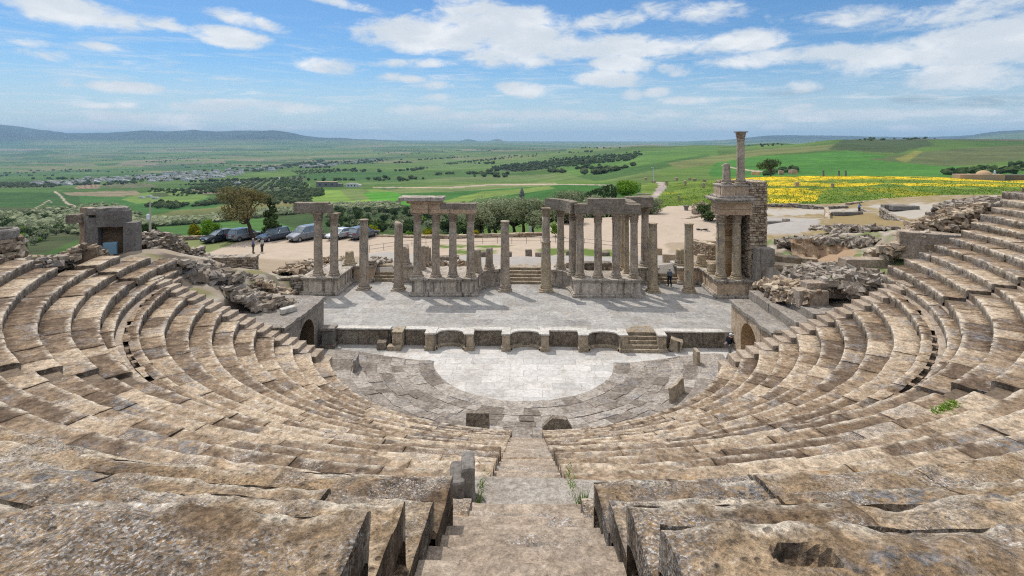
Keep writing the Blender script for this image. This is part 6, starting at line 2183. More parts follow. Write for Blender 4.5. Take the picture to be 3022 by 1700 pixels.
grove('valley_vegetation', 'dark trees round the far valley town', g6, 6.5, 'wood')
g7 = scatter([(2250, 516), (2340, 500), (2360, 510), (2260, 520)], 30, 240, 700) + scatter([(2780, 512), (3022, 485), (3022, 512), (2800, 520)], 45, 280, 900) + scatter([(2520, 412), (2760, 407), (2760, 411), (2540, 417)], 30, 800, 2000) + scatter([(2200, 432), (2300, 424), (2320, 430), (2210, 436)], 14, 900, 2600)
grove('hill_vegetation', 'scattered dark bushes on the right hand hill', g7, 4.5, 'dark')
g8 = []
for i in range(85):
    u_, v_ = rv.uniform(-100, 1750), rv.uniform(436, 540)
    if v_ < np.interp(u_, [-100, 900, 1300, 1750], [445, 440, 440, 436]):
        continue
    du_, dv_ = rv.uniform(30, 190), rv.uniform(-9, 3)
    for k in np.sort(rv.uniform(0, 1, int(rv.integers(5, 22)))):
        p_, d_ = on_land(u_ + du_ * k, v_ + dv_ * k, 700)
        g8.append((p_, d_))
grove('hedgerow_vegetation', 'rows of dark trees along the field edges of the plain', g8, 6.5, 'wood')
t = tree_proto('spreading_tree', 'wide dark tree at the far edge of the flower field', 'tree', 7.5, 11.5, 'dark', 1500, .45, 91, .2, 9, .3)
t.location = np.array(D(2275, 512, 262)) - np.array((0, 0, 1.2))

# flowers and grass of the field on the right
mb, mg = MB(), MB()


def tufts(poly, n, mbx, h, w_, thr, seed):
    c_ = scatter(poly, n, 92, 320)
    if not c_:
        return
    X = np.array([p_[0] for p_ in c_])
    nz_ = fbm(X / 9.0, 3, seed)
    for p_, q in zip(X, nz_):
        if q < thr:
            continue
        for j in range(4):
            b_ = p_ + np.array((rv.normal(0, .5), rv.normal(0, .5), rv.uniform(.05, h)))
            a, e = rv.uniform(0, 6.3), rv.uniform(-.7, .7)
            d1 = np.array((math.cos(a), math.sin(a), 0)) * w_ * rv.uniform(.5, 1.2)
            d2 = np.array((-math.sin(a) * math.sin(e), math.cos(a) * math.sin(e), math.cos(e))) * w_ * rv.uniform(.4, .9)
            tt = rv.uniform(.1, .95)
            mbx.add([b_ - d1, b_ + d2, b_ + d1, b_ - d2], [(0, 1, 2, 3)], (tt, tt, tt))


tufts([(2160, 528), (2160, 514), (2500, 508), (2640, 514), (2640, 528), (2500, 529)], 1100, mb, .3, .085, -.2, 5)
tufts([(2160, 530), (2420, 530), (2600, 541), (2420, 590), (2240, 598), (2160, 552)], 1500, mb, .3, .085, .02, 5)
tufts([(1960, 600), (2000, 545), (2160, 540), (2160, 600), (2050, 612)], 700, mb, .45, .13, .22, 6)
o = mb.build('flower_vegetation', LM['flower'])
o['label'], o['category'], o['kind'] = 'yellow wild flowers covering the field on the right', 'flowers', 'stuff'
tufts([(1940, 620), (1960, 545), (2160, 520), (3060, 520), (3060, 590), (2500, 600), (2200, 612)], 4600, mg, .3, .16, -.4, 9)
o = mg.build('grass', LM['grass'])
o['label'], o['category'], o['kind'] = 'tall green grass of the flower field', 'grass', 'stuff'
for u, v, z, n, h, lab in ((1722, 1510, 9.62, 90, .30, 'bright green grass tuft right of the stair landing'), (1683, 1425, 9.62, 45, .09, 'thin green weeds along the right edge of the landing'), (1420, 1440, 9.62, 40, .09, 'thin green weeds along the left edge of the landing'), (1402, 1490, 9.6, 40, .16, 'green tuft at the foot of the upright stones')):
    mb = MB()
    c = P(u, v, z)
    for i in range(n):
        b_ = c + np.array((rv.normal(0, .035), rv.normal(0, .06 if h > .12 else .28), 0))
        tip = b_ + np.array((rv.normal(0, .06), rv.normal(0, .06), h * rv.uniform(.5, 1.1)))
        s_ = np.array((.008, 0, 0))
        tt = rv.uniform(.1, .95)
        mb.add([b_ - s_, b_ + s_, tip], [(0, 1, 2)], (tt, tt, tt))
    tag(mb.build('grass_tuft', LM['grass']), lab, 'grass tuft')
mb = MB()
for i in range(260):
    k = rv.uniform(0, 1)
    c = P(np.interp(k, [0, .4, 1], [2758, 2790, 2825]), np.interp(k, [0, .4, 1], [1216, 1205, 1188]), 8.85) + rv.normal(0, .05, 3) * np.array((1, 1.3, .2))
    tip = c + np.array((rv.normal(0, .06), rv.normal(0, .06), rv.uniform(.01, .04)))
    tt = rv.uniform(.2, .95)
    mb.add([c - (.03, 0, 0), c + (.03, 0, 0), tip], [(0, 1, 2)], (tt, tt, tt))
tag(mb.build('grass_tuft', LM['grass']), 'streak of green weeds growing across a tier on the right', 'grass tuft')

# ------------------------------------------------------------------ far buildings and ruins
wall_w, wall_c, roof_r, shutter = plain('white_render', (.62, .60, .57), .8), plain('cream_render', (.48, .42, .35), .8), plain('roof_tile', (.34, .17, .11), .8), plain('dark_window', (.05, .06, .07), .3)


def house(label, w_, d_, h, mat, storeys=1, step=True, group='houses of the far town'):
    t = thing('town_house', (0, 0, 0), label, 'house', group)
    mb = MB()
    mb.box((0, 0, h / 2 - 1), (w_, d_, h + 2))
    mb.box((w_ * .62, d_ * .1, h * .35 - 1), (w_ * .35, d_ * .7, h * .7 + 2))
    for sx, sy, lx, ly in ((0, d_ / 2 - .1, w_, .2), (0, -d_ / 2 + .1, w_, .2), (w_ / 2 - .1, 0, .2, d_ - .4), (-w_ / 2 + .1, 0, .2, d_ - .4)):
        mb.box((sx, sy, h + .3), (lx, ly, .6))
    wins = [(k * w_, (s_ + .55) * h / storeys, h / storeys * .4) for s_ in range(storeys) for k in (-.3, 0, .3)]
    if group:
        for x, z, hh in wins:
            mb.box((x, -d_ / 2 - .02, z), (w_ * .12, .1, hh), mi=1)
    mb.build('wall', [mat, shutter], t)
    if not group:
        for x, z, hh in wins:
            MB().box((x, -d_ / 2 - .02, z), (w_ * .12, .1, hh)).build('window', shutter, t)
    return t


HP = [house('small white flat roofed house of the far valley town', 10, 9, 5.5, wall_w), house('two storey white house of the far valley town', 12, 10, 8.5, wall_w, 2), house('cream house of the far valley town', 13, 9, 6, wall_c), house('long low pale shed of the far valley town', 26, 10, 5, wall_w)]
town = scatter([(70, 545), (300, 527), (540, 512), (760, 497), (790, 503), (640, 528), (540, 536), (330, 540), (130, 552)], 215, 1200) + scatter([(760, 500), (960, 482), (1100, 470), (1110, 476), (980, 492), (800, 508)], 55, 1200) + scatter([(440, 516), (560, 507), (640, 508), (560, 516)], 15, 1200)
used = set()
for p_, d_ in town:
    k = int(rv.choice(4, p=[.4, .25, .25, .1]))
    put(HP[k], k not in used, p_, rv.uniform(-.5, .5), rv.uniform(.7, 1.25))
    used.add(k)
for i, (u, v, s_, w_, lab) in enumerate(((417, 585, 1, 4.5, 'left one of three white greenhouses on the plain'), (440, 583, 1, 4.5, 'middle one of three white greenhouses on the plain'), (457, 587, 1, 5, 'right one of three white greenhouses on the plain'), (965, 552, 1, 30, 'long grey farm building with a flat tan roof'), (1040, 552, 1, 16, 'small white farmstead right of the long grey farm building'), (700, 545, 1, 8, 'lone white farmhouse among the orchards'))):
    p_, d_ = on_land(u, v, 200)
    t = house(lab, w_, min(9, w_), (2 if w_ < 6 else 5) if i != 3 else 7, wall_w if i != 3 else plain('farm_grey', (.20, .19, .17), .9), 1, group=None)
    t.location = p_
    t.name = 'farm_building'
    if i == 3:
        MB().box((p_[0], p_[1], p_[2] + 7.5), (32, 10, .6)).build('roof', plain('tan_roof', (.42, .30, .19), .9), t).location = (-p_[0], -p_[1], -p_[2])
# domed building
p_ = D(2890, 532, 262)
t = thing('domed_building', p_, 'flat tan building with a round dome at the edge of the flower field', 'building')
adobe, adobe_d = plain('tan_render', (.42, .29, .19), .9), plain('dark_render', (.13, .11, .09), .9)
a, b2 = D(2832, 532, 262), D(2962, 532, 262)
MB().rbox((a + b2) / 2 + np.array((0, 2, 1.0)), (b2[0] - a[0], 5, 3.6), 0, 2, .02, .05).build('wall', adobe, t)
c = D(3040, 532, 262)
MB().rbox((b2 + c) / 2 + np.array((.3, 2, .8)), (c[0] - b2[0], 5, 3.4), 0, 2, .02, .05).build('dark_wing', adobe_d, t)
c = D(2909, 520, 264)
MB().lathe([(3.3, 0), (3.25, .6), (2.9, 1.5), (2.2, 2.2), (1.2, 2.65), (.2, 2.8)], c + np.array((0, 1, .0)), 24).build('dome', plain('dome_ochre', (.45, .30, .16), .85), t, True)
MB().lathe([(.5, 0), (.5, 1.1), (.35, 1.4), (.45, 1.9), (.1, 2.4)], D(2936, 517, 264), 10).build('finial', plain('tank_blue', (.45, .55, .6), .5), t, True)
# tower monument between the olives
p_ = D(1540, 612, 300)
t = thing('tower_monument', p_, 'slender grey square tower monument with a pointed top rising from the olive trees', 'monument')
mb = MB()
for z0, z1, w_ in ((-3, 2.6, 2.9), (2.6, 3.0, 3.4), (3.0, 3.4, 2.6), (3.4, 7.0, 2.1), (7.0, 7.4, 2.6), (7.4, 8.6, 1.7)):
    mb.rbox((p_[0], p_[1], p_[2] + (z0 + z1) / 2), (w_, w_, z1 - z0), .5, 2, .02, .04)
mb.build('shaft', M['concrete'], t)
MB().box((p_[0], p_[1], p_[2] + 9.8), (1.7, 1.7, 2.4), .5, taper=.12).build('pyramid_top', M['concrete'], t)
# field walls and stones on the right plateau
lowwall('grey dry stone wall along the foot of the flower field', [tuple(D(2256, 613, 108)), tuple(D(2330, 611, 107)), tuple(D(2440, 619, 100)), tuple(D(2500, 619, 101))], .75, .7, 'rubble', 21, .2, .22, (.4, .9))
lowwall('long retaining wall below the right part of the flower field', [tuple(D(2500, 610, 108)), tuple(D(2600, 598, 112)), tuple(D(2760, 594, 112)), tuple(D(2900, 588, 112))], .7, .7, 'rubble_warm', 22, .2, .22, (.4, .9))
lowwall('low wall with pale stones beside the dirt path', [tuple(D(1935, 620, 112)), tuple(D(2000, 622, 112)), tuple(D(2060, 628, 110))], .35, .6, 'rubble_warm', 23, .1, .2, (.4, .9))
lowwall('slanting stone kerb wall at the top of the sandy square', [tuple(D(1995, 660, 92)), tuple(D(2040, 648, 95)), tuple(D(2080, 640, 98))], .5, .6, 'rubble_warm', 24, .1, .2, (.4, .9))
lowwall('narrow kerb wall crossing the dry grass on the right', [tuple(P(2438, 628, 2.5)), tuple(P(2446, 668, 3.9))], .25, .5, 'rubble_warm', 25, .0, .2, (.4, .8))
lowwall('stone path edging beside the person photographing', [tuple(P(2540, 622, 2.3)), tuple(P(2600, 636, 2.9)), tuple(P(2690, 648, 5.0))], .15, .5, 'rubble', 26, .0, .2, (.4, .8))
for q, sz, rz, lab in (((2330, 655, 2.9), (7.5, .8, .7), -.03, 'long low wall slab on the grey paved terrace'), ((2375, 660, 3.4), (3.6, .9, 1.0), -.03, 'dark long block at the right end of the paved terrace'), ((2290, 672, 3.2), (8.5, .7, .35), -.03, 'front kerb slab of the grey paved terrace'),
                       ((2320, 648, 3.4), (.8, .8, 1.1), 0, 'pale upright block on the paved terrace'), ((2500, 627, 3.0), (4.8, .8, .6), .05, 'dark stone trough below the photographing person'), ((2640, 606, 3.6), (4.0, 1.2, 1.0), .0, 'flat topped grey block by the retaining wall'), ((2668, 609, 3.6), (4.4, 1.2, .7), .02, 'lower grey block in front of the flat topped one')):
    p_ = P(*q)
    tag(MB().rbox((p_[0], p_[1], p_[2] - sz[2] / 2 + .1), sz, rz, .5, .03, .05).build('stone_block', M['concrete' if 'dark' in lab or 'grey' in lab else 'rubble']), lab, 'stone block')
p_ = D(2070, 640, 100)
t = tag(masonry(MB(), p_[0] - 1.6, p_[1], p_[0] + 1.2, p_[1] + .4, p_[2] - .4, p_[2] + 3.4, 1.0, .22, (.3, .6), rag=2.2, rg=np.random.default_rng(9)).build('ruin_wall', M['rubble_warm']), 'jagged brown ruin wall left of the stone tower, by the flower field', 'ruin')
t = tag(MB().lathe([(.62, 0), (.55, .3), (.4, .45), (.36, 1.5), (.5, 1.6), (.55, 1.9)], D(2025, 636, 104), 12, .03).build('pillar_stump', M['concrete']), 'short grey pillar stump on the grass beside the dirt path', 'pillar')
FS = ((1968, 545, 190, .9, 1.6), (2022, 545, 190, .8, 1.6), (2077, 552, 175, .9, 1.5), (2050, 533, 220, 1.2, 1.0), (1996, 531, 225, 1.4, 1.0), (2003, 590, 125, .5, 1.1), (2352, 548, 165, 1.3, 1.2), (2457, 550, 165, .8, 1.0), (2035, 530, 225, 1.0, .8), (2080, 534, 220, 1.2, .8), (2765, 545, 195, 1.6, .6), (2640, 541, 200, 1.2, .6), (2835, 552, 180, 1.4, .7), (1905, 530, 260, 1.4, 1.2), (1930, 537, 240, 1.6, .9), (2340, 512, 238, 3.0, 1.7), (2305, 513, 240, 2.6, 1.4), (2230, 514, 240, 4.0, 1.2))
for i, (u, v, d_, w_, h) in enumerate(FS):
    p_ = D(u, v, d_)
    o = MB().rbox(p_ + np.array((0, 0, h / 2 - .2)), (w_, w_ * .8, h + .2), rv.uniform(0, 3), .4, .08, .12).build('field_stone', M['rubble_warm'])
    tag(o, 'weathered standing stone in the grass of the flower field', 'stone', 'stones standing in the flower field')
for i, (u, lab) in enumerate(((2430, 'leftmost of three small column stumps on the ridge of the flower field'), (2476, 'middle one of three small column stumps on the ridge of the flower field'), (2496, 'rightmost of three small column stumps on the ridge of the flower field'))):
    p_ = D(u, 518, 236)
    tag(MB().lathe([(.5, -.3), (.5, .2), (.36, .3), (.34, 1.7), (.46, 1.8), (.46, 2.1)], p_, 10).build('pillar_stump', M['concrete']), lab, 'pillar')
p_, _ = on_land(2586, 408, 600)
tag(MB().rbox(p_ + np.array((0, 0, 2.0)), (3, 3, 6.5), 0, 2, .1, .2).build('ridge_tower', M['concrete']), 'tiny ruined tower on the crest of the right hand hill', 'tower ruin')
# path steps
mb = MB()
for i in range(4):
    p_ = D(1905 - i * 1.5, 590 - i * 6, 128 + i * 2.5)
    mb.rbox(p_ + np.array((0, 0, -.05)), (3.4, .8, .3), -.05, .5, .03, .05)
tag(mb.build('path_steps', M['rubble']), 'rough stone steps on the path beside the bright green bush', 'steps')

# stalls near the olive trees
p_ = D(1762, 676, 93)
t = thing('covered_stall', p_, 'low souvenir stall under a pale blue white cover near the olive trees', 'stall')
mb = MB()
mb.prism([(p_[0] - 2.0, p_[1]), (p_[0] + 2.0, p_[1]), (p_[0] + 1.7, p_[1] + 1.5), (p_[0] - 1.7, p_[1] + 1.5)], p_[2] + .45, p_[2] + .95)
mb.v[-1][4:, 1] += .25
mb.build('cover', plain('pale_sheet', (.55, .62, .68), .6, var=.2), t)
mb = MB()
for k in (-1.7, -.6, .6, 1.7):
    mb.box((p_[0] + k, p_[1] + .7, p_[2] + .2), (.1, 1.0, .6))
mb.build('leg', plain('stall_wood', (.16, .10, .06), .8), t)
p_ = D(1765, 697, 86)
t = thing('display_board', p_, 'low slanted beige display board lying before the covered stall', 'display board')
v = np.array([(-2.2, 0, .05), (2.2, 0, .05), (1.7, .9, .8), (-1.9, .9, .8), (-2.2, .06, 0), (2.2, .06, 0), (1.7, 1.0, .0), (-1.9, 1.0, .0)])
MB().add(v + p_, [(0, 1, 2, 3), (0, 4, 5, 1), (1, 5, 6, 2), (2, 6, 7, 3), (3, 7, 4, 0)]).build('board', plain('beige_board', (.50, .43, .33), .8), t)
mb = MB()
for k in (-1.3, -.5, .4):
    mb.add(np.array([(k, .1, .17), (k + .12, .1, .17), (k - .2, .8, .74), (k - .32, .8, .74)]) + p_ + np.array((0, -.03, .02)), [(0, 1, 2, 3)])
mb.build('ware', plain('dark_ware', (.16, .11, .08), .7), t)
p_ = D(1565, 697, 84)
t = tag(MB().rbox(p_ + np.array((0, 0, .75)), (.42, .06, 1.5), .2, .5, 0, .02).build('notice_board', plain('board_white', (.6, .62, .62), .6)), 'narrow white notice board standing under the olive trees', 'sign')
p_ = D(1650, 702, 80)
t = thing('stone_bench', p_, 'low stone bench on which a person in blue sits', 'bench')
MB().rbox(p_ + np.array((1.2, .2, .38)), (3.4, .5, .14), 0, .4, .02, .03).build('seat', M['rubble'], t)
for k in (.1, 2.4):
    MB().rbox(p_ + np.array((k, .2, .1)), (.35, .4, .44), 0, .4, .02, .03).build('support', M['rubble'], t)

# ------------------------------------------------------------------ cars
glass_c = plain('car_glass', (.16, .20, .22), .06, .8, var=.05)
tyre_c, rim_c = plain('tyre', (.018, .018, .018), .8, .2), plain('wheel_rim', (.35, .35, .36), .3, .5, .7)
black_c, plate_c = plain('black_trim', (.015, .015, .016), .4, .4), plain('number_plate', (.6, .6, .58), .5)
red_c, lamp_c = plain('tail_lamp', (.35, .02, .015), .2, .5), plain('head_lamp', (.62, .64, .66), .12, .6)


def paint_mat(name, col):
    m = plain(name, col, .32, .5, .35, .05)
    b_ = m.node_tree.nodes['Principled BSDF']
    b_.inputs['Coat Weight'].default_value = .7
    b_.inputs['Coat Roughness'].default_value = .06
    return m


def car(label, p_, head, L=4.4, Wd=1.84, H=1.62, col=(.05, .06, .08), van=False, hatch=True, name='parked_car', stripe=None):
    """x axis = forwards; p_ = ground point at the middle of the car"""
    t = thing(name, (0, 0, 0), label, 'car' if not van else 'van', 'vehicles in the car park')
    pm = paint_mat('car_paint', col)
    hw = Wd / 2
    x0, x1 = -L / 2, L / 2
    if van:
        cowl, wtop, rtop, rbot, belt, hood = x1 - 1.05, x1 - 1.9, x0 + .25, x0 + .05, 1.15, .98
    else:
        cowl, wtop, rtop, rbot, belt, hood = x1 - 1.25, x1 - 2.05, x0 + (.55 if hatch else 1.1), x0 + (.12 if hatch else .45), .98, .86
    st = [(x0, .42, belt - .25, .86), (x0 + .08, .3, belt - .05, .95), (x0 + .5, .22, belt, 1), (0, .2, belt, 1), (cowl, .2, belt - .02, 1), (cowl + .1, .2, belt - .05, 1), (x1 - .35, .22, hood - .06, .97), (x1 - .1, .28, hood - .18, .92), (x1, .38, hood - .32, .82)]
    ring = []
    for x, z0, z1, k in st:
        w_ = hw * k
        ring.append([(x, -w_ * .9, z0), (x, -w_, z0 + .18), (x, -w_, (z0 + z1) / 2), (x, -w_ * .97, z1 - .07), (x, -w_ * .90, z1), (x, 0, z1 + .03), (x, w_ * .90, z1), (x, w_ * .97, z1 - .07), (x, w_, (z0 + z1) / 2), (x, w_, z0 + .18), (x, w_ * .9, z0), (x, 0, z0), (x, -w_ * .9, z0)])
    ring = np.array(ring)
    mb = MB().grid(ring, flip=True)
    mb.add(ring[0][:12], [tuple(range(12))])
    mb.add(ring[-1][:12], [tuple(range(12))[::-1]])
    body = mb.build('body', pm, t)
    gs = [(cowl + .02, belt - .03, .88, belt - .02), (wtop, belt - .02, .9, H - .05), (0 if wtop > .2 else wtop - .4, belt - .02, .9, H - .02), (rtop, belt - .02, .9, H - .06), (rbot, belt - .03, .88, belt)]
    ring = []
    for x, z0, k, z1 in gs:
        ring.append([(x, -hw * k, z0), (x, -hw * (k - .16), z1), (x, hw * (k - .16), z1), (x, hw * k, z0)])
    MB().grid(np.array(ring), flip=True).build('windows', glass_c, t)
    mb = MB()
    rr = []
    for x, z in ((wtop + .06, H - .09), (wtop - .1, H - .02), (-.3, H + .02), (rtop + .1, H - .02), (rtop - .1, H - .08)):
        rr.append([(x, -hw * .78, z - .07), (x, -hw * .72, z), (x, 0, z + .025), (x, hw * .72, z), (x, hw * .78, z - .07)])
    MB().grid(np.array(rr), flip=True).build('roof', pm, t)
    for s_ in (-1, 1):
        mp_ = MB()
        mp_.tube([(cowl + .02, s_ * hw * .885, belt), (wtop, s_ * hw * .76, H - .06)], .035, 5)
        mp_.tube([(-.15, s_ * hw * .905, belt), (-.2, s_ * hw * .76, H - .05)], .04, 5)
        mp_.tube([(rbot + (.25 if not van else .9), s_ * hw * .90, belt), (rtop + (.05 if not van else .8), s_ * hw * .76, H - .06)], .07, 5)
        mp_.build('pillar_trim', pm, t)
        MB().rbox((cowl - .25, s_ * (hw + .09), belt + .06), (.16, .2, .14), 0, .2, 0, .04).build('mirror', pm, t)
        MB().box((x1 - .16, s_ * hw * .68, hood - .24), (.26, hw * .34, .15)).build('headlight', lamp_c, t)
        MB().box((x0 + .03, s_ * hw * .68, belt - .14), (.12, hw * .42, .16)).build('tail_light', red_c, t)
        MB().box((.1, s_ * (hw + .003), .30), (L * .52, .02, .16)).build('sill', black_c, t)
        for wx in (x1 - .85, x0 + .82):
            r = .34
            tw_ = MB()
            prof_ = [(r * .62, -.10), (r * .95, -.11), (r, -.07), (r, .07), (r * .95, .11), (r * .62, .10)]
            th = np.arange(18) * 2 * math.pi / 18
            ringw = np.array([[(wx + a * math.cos(q), s_ * (hw - .09) + b_, r + a * math.sin(q)) for q in np.append(th, 0)] for a, b_ in prof_])
            tw_.grid(ringw)
            wh = tw_.build('wheel', tyre_c, t)
            rm = MB()
            rm.add([(wx + r * .64 * math.cos(q), s_ * (hw + .0), r + r * .64 * math.sin(q)) for q in th], [tuple(range(18))])
            rm.add([(wx + r * .64 * math.cos(q), s_ * (hw - .03), r + r * .64 * math.sin(q)) for q in th], [tuple(range(18))[::-1]])
            q_ = rm.build('rim', rim_c, wh)
    MB().box((x1 - .03, 0, .40), (.1, hw * 1.3, .22)).build('bumper_grille', black_c, t)
    MB().box((x1 + .035, 0, .46), (.02, .46, .11)).build('number_plate', plate_c, t)
    MB().box((x0 - .01, 0, .58), (.03, .46, .11)).build('number_plate', plate_c, t)
    MB().box((x0 + .02, 0, .34), (.1, hw * 1.5, .16)).build('rear_bumper', black_c, t)
    if stripe:
        MB().box((x0 + .01, 0, belt - .1), (.05, hw * 1.1, .04)).build('rear_trim', lamp_c, t)
    t.location, t.rotation_euler = p_, (0, 0, head)
    return t


def cpos(u, v, z=1.2):
    p_ = P(u, v, z)
    return np.array((p_[0], p_[1], float(ground_z(p_[0], p_[1])) + .02))


hd = R_(-118)
car('dark navy crossover car with its nose to the camera, leftmost in the car park', cpos(645, 712), hd, 4.3, 1.8, 1.56, (.02, .028, .05))
car('silver grey estate car parked tail first with red tail lights', cpos(724, 708), R_(62), 4.55, 1.87, 1.64, (.30, .31, .32), stripe=1)
car('dark blue grey car between the silver estate and the people carrier', cpos(808, 710), hd, 4.5, 1.85, 1.65, (.085, .105, .135))
car('grey people carrier van partly behind the far left columns', cpos(900, 708), hd, 4.9, 1.92, 1.92, (.21, .215, .235), van=True)
car('small white hatchback seen between two columns', cpos(1000, 708), hd, 3.75, 1.64, 1.45, (.55, .57, .58))
car('dark grey estate car partly hidden by a headless column', cpos(1073, 707), R_(60), 4.5, 1.85, 1.62, (.11, .12, .145), stripe=1)
car('pale car parked under the trees behind the lone dark column', D(1908, 660, 98) + np.array((0, 0, -.1)), R_(10), 4.2, 1.75, 1.5, (.42, .46, .48))

# ------------------------------------------------------------------ motorcycle
p_ = D(2077, 694, 79)
mt = thing('parked_motorcycle', p_, 'black motorcycle with a top box parked on the sandy square', 'motorcycle')
ca, sa = math.cos(.15), math.sin(.15)


def L2(x, y, z):
    return (p_[0] + x * ca - y * sa, p_[1] + x * sa + y * ca, p_[2] + z)


def wheel_ring(x, r, w_, n=20):
    th = np.linspace(0, 2 * math.pi, n + 1)
    return np.array([[L2(x + a * math.cos(q), b_, r + a * math.sin(q)) for q in th] for a, b_ in ((r * .78, -w_), (r, -w_ * .7), (r, w_ * .7), (r * .78, w_), (r * .78, -w_))])


for x in (-.72, .72):
    wh = MB().grid(wheel_ring(x, .32, .055)).build('wheel', tyre_c, mt)
    mb = MB()
    for q in np.linspace(0, math.pi, 7)[:-1]:
        mb.tube([L2(x + .26 * math.cos(q), 0, .32 + .26 * math.sin(q)), L2(x - .26 * math.cos(q), 0, .32 - .26 * math.sin(q))], .012, 4)
    mb.build('spoke', rim_c, wh)
mb = MB()
for a, b_ in (((-.72, .32), (-.1, .45)), ((-.1, .45), (.5, .78)), ((-.75, .75), (.45, .8)), ((-.1, .3), (.3, .35)), ((.3, .35), (.5, .78)), ((-.1, .3), (-.35, .72))):
    for y in (-.09, .09):
        mb.tube([L2(a[0], y, a[1]), L2(b_[0], y, b_[1])], .022, 5)
mb.build('frame', black_c, mt)
mb = MB()
for y in (-.1, .1):
    mb.tube([L2(.72, y, .32), L2(.5, y, .95)], .025, 5)
mb.tube([L2(.42, -.35, 1.03), L2(.5, -.12, .98), L2(.5, .12, .98), L2(.42, .35, 1.03)], .018, 5)
mb.build('fork_and_handlebar', rim_c, mt)
MB().rbox(L2(.2, 0, .82), (.5, .26, .22), .15, .2, .005, .08).build('tank', black_c, mt)
MB().rbox(L2(-.35, 0, .78), (.7, .26, .12), .15, .2, .005, .05).build('seat', tyre_c, mt)
MB().rbox(L2(.1, 0, .42), (.38, .3, .32), .15, .2, .01, .05).build('engine', rim_c, mt)
MB().rbox(L2(-.85, 0, .86), (.42, .4, .2), .15, .2, .005, .03).build('carrier_box', black_c, mt)
MB().rbox(L2(.66, 0, .86), (.14, .18, .18), .15, .2, 0, .05).build('headlight', lamp_c, mt)

# ------------------------------------------------------------------ people
skin_m = plain('skin', (.42, .24, .16), .6, .3, var=.08)


def skinned(name, joints, edges, mat, parent, root=0, lv=2):
    me = bpy.data.meshes.new(name)
    o = bpy.data.objects.new(name, me)
    me.from_pydata([j[:3] for j in joints], edges, [])
    COL.objects.link(o)
    o.modifiers.new('skin', 'SKIN')
    for i, j in enumerate(joints):
        r = j[3]
        me.skin_vertices[0].data[i].radius = (r, r) if not hasattr(r, '__len__') else tuple(r)
        me.skin_vertices[0].data[i].use_root = i == root
    s_ = o.modifiers.new('smooth', 'SUBSURF')
    s_.levels = s_.render_levels = lv
    dg_ = bpy.context.evaluated_depsgraph_get()
    dg_.update()
    m2 = bpy.data.meshes.new_from_object(o.evaluated_get(dg_))
    o.modifiers.clear()
    o.data = m2
    m2.name = name
    m2.materials.clear()
    m2.materials.append(mat)
    m2.polygons.foreach_set('use_smooth', [True] * len(m2.polygons))
    o.parent = parent
    return o


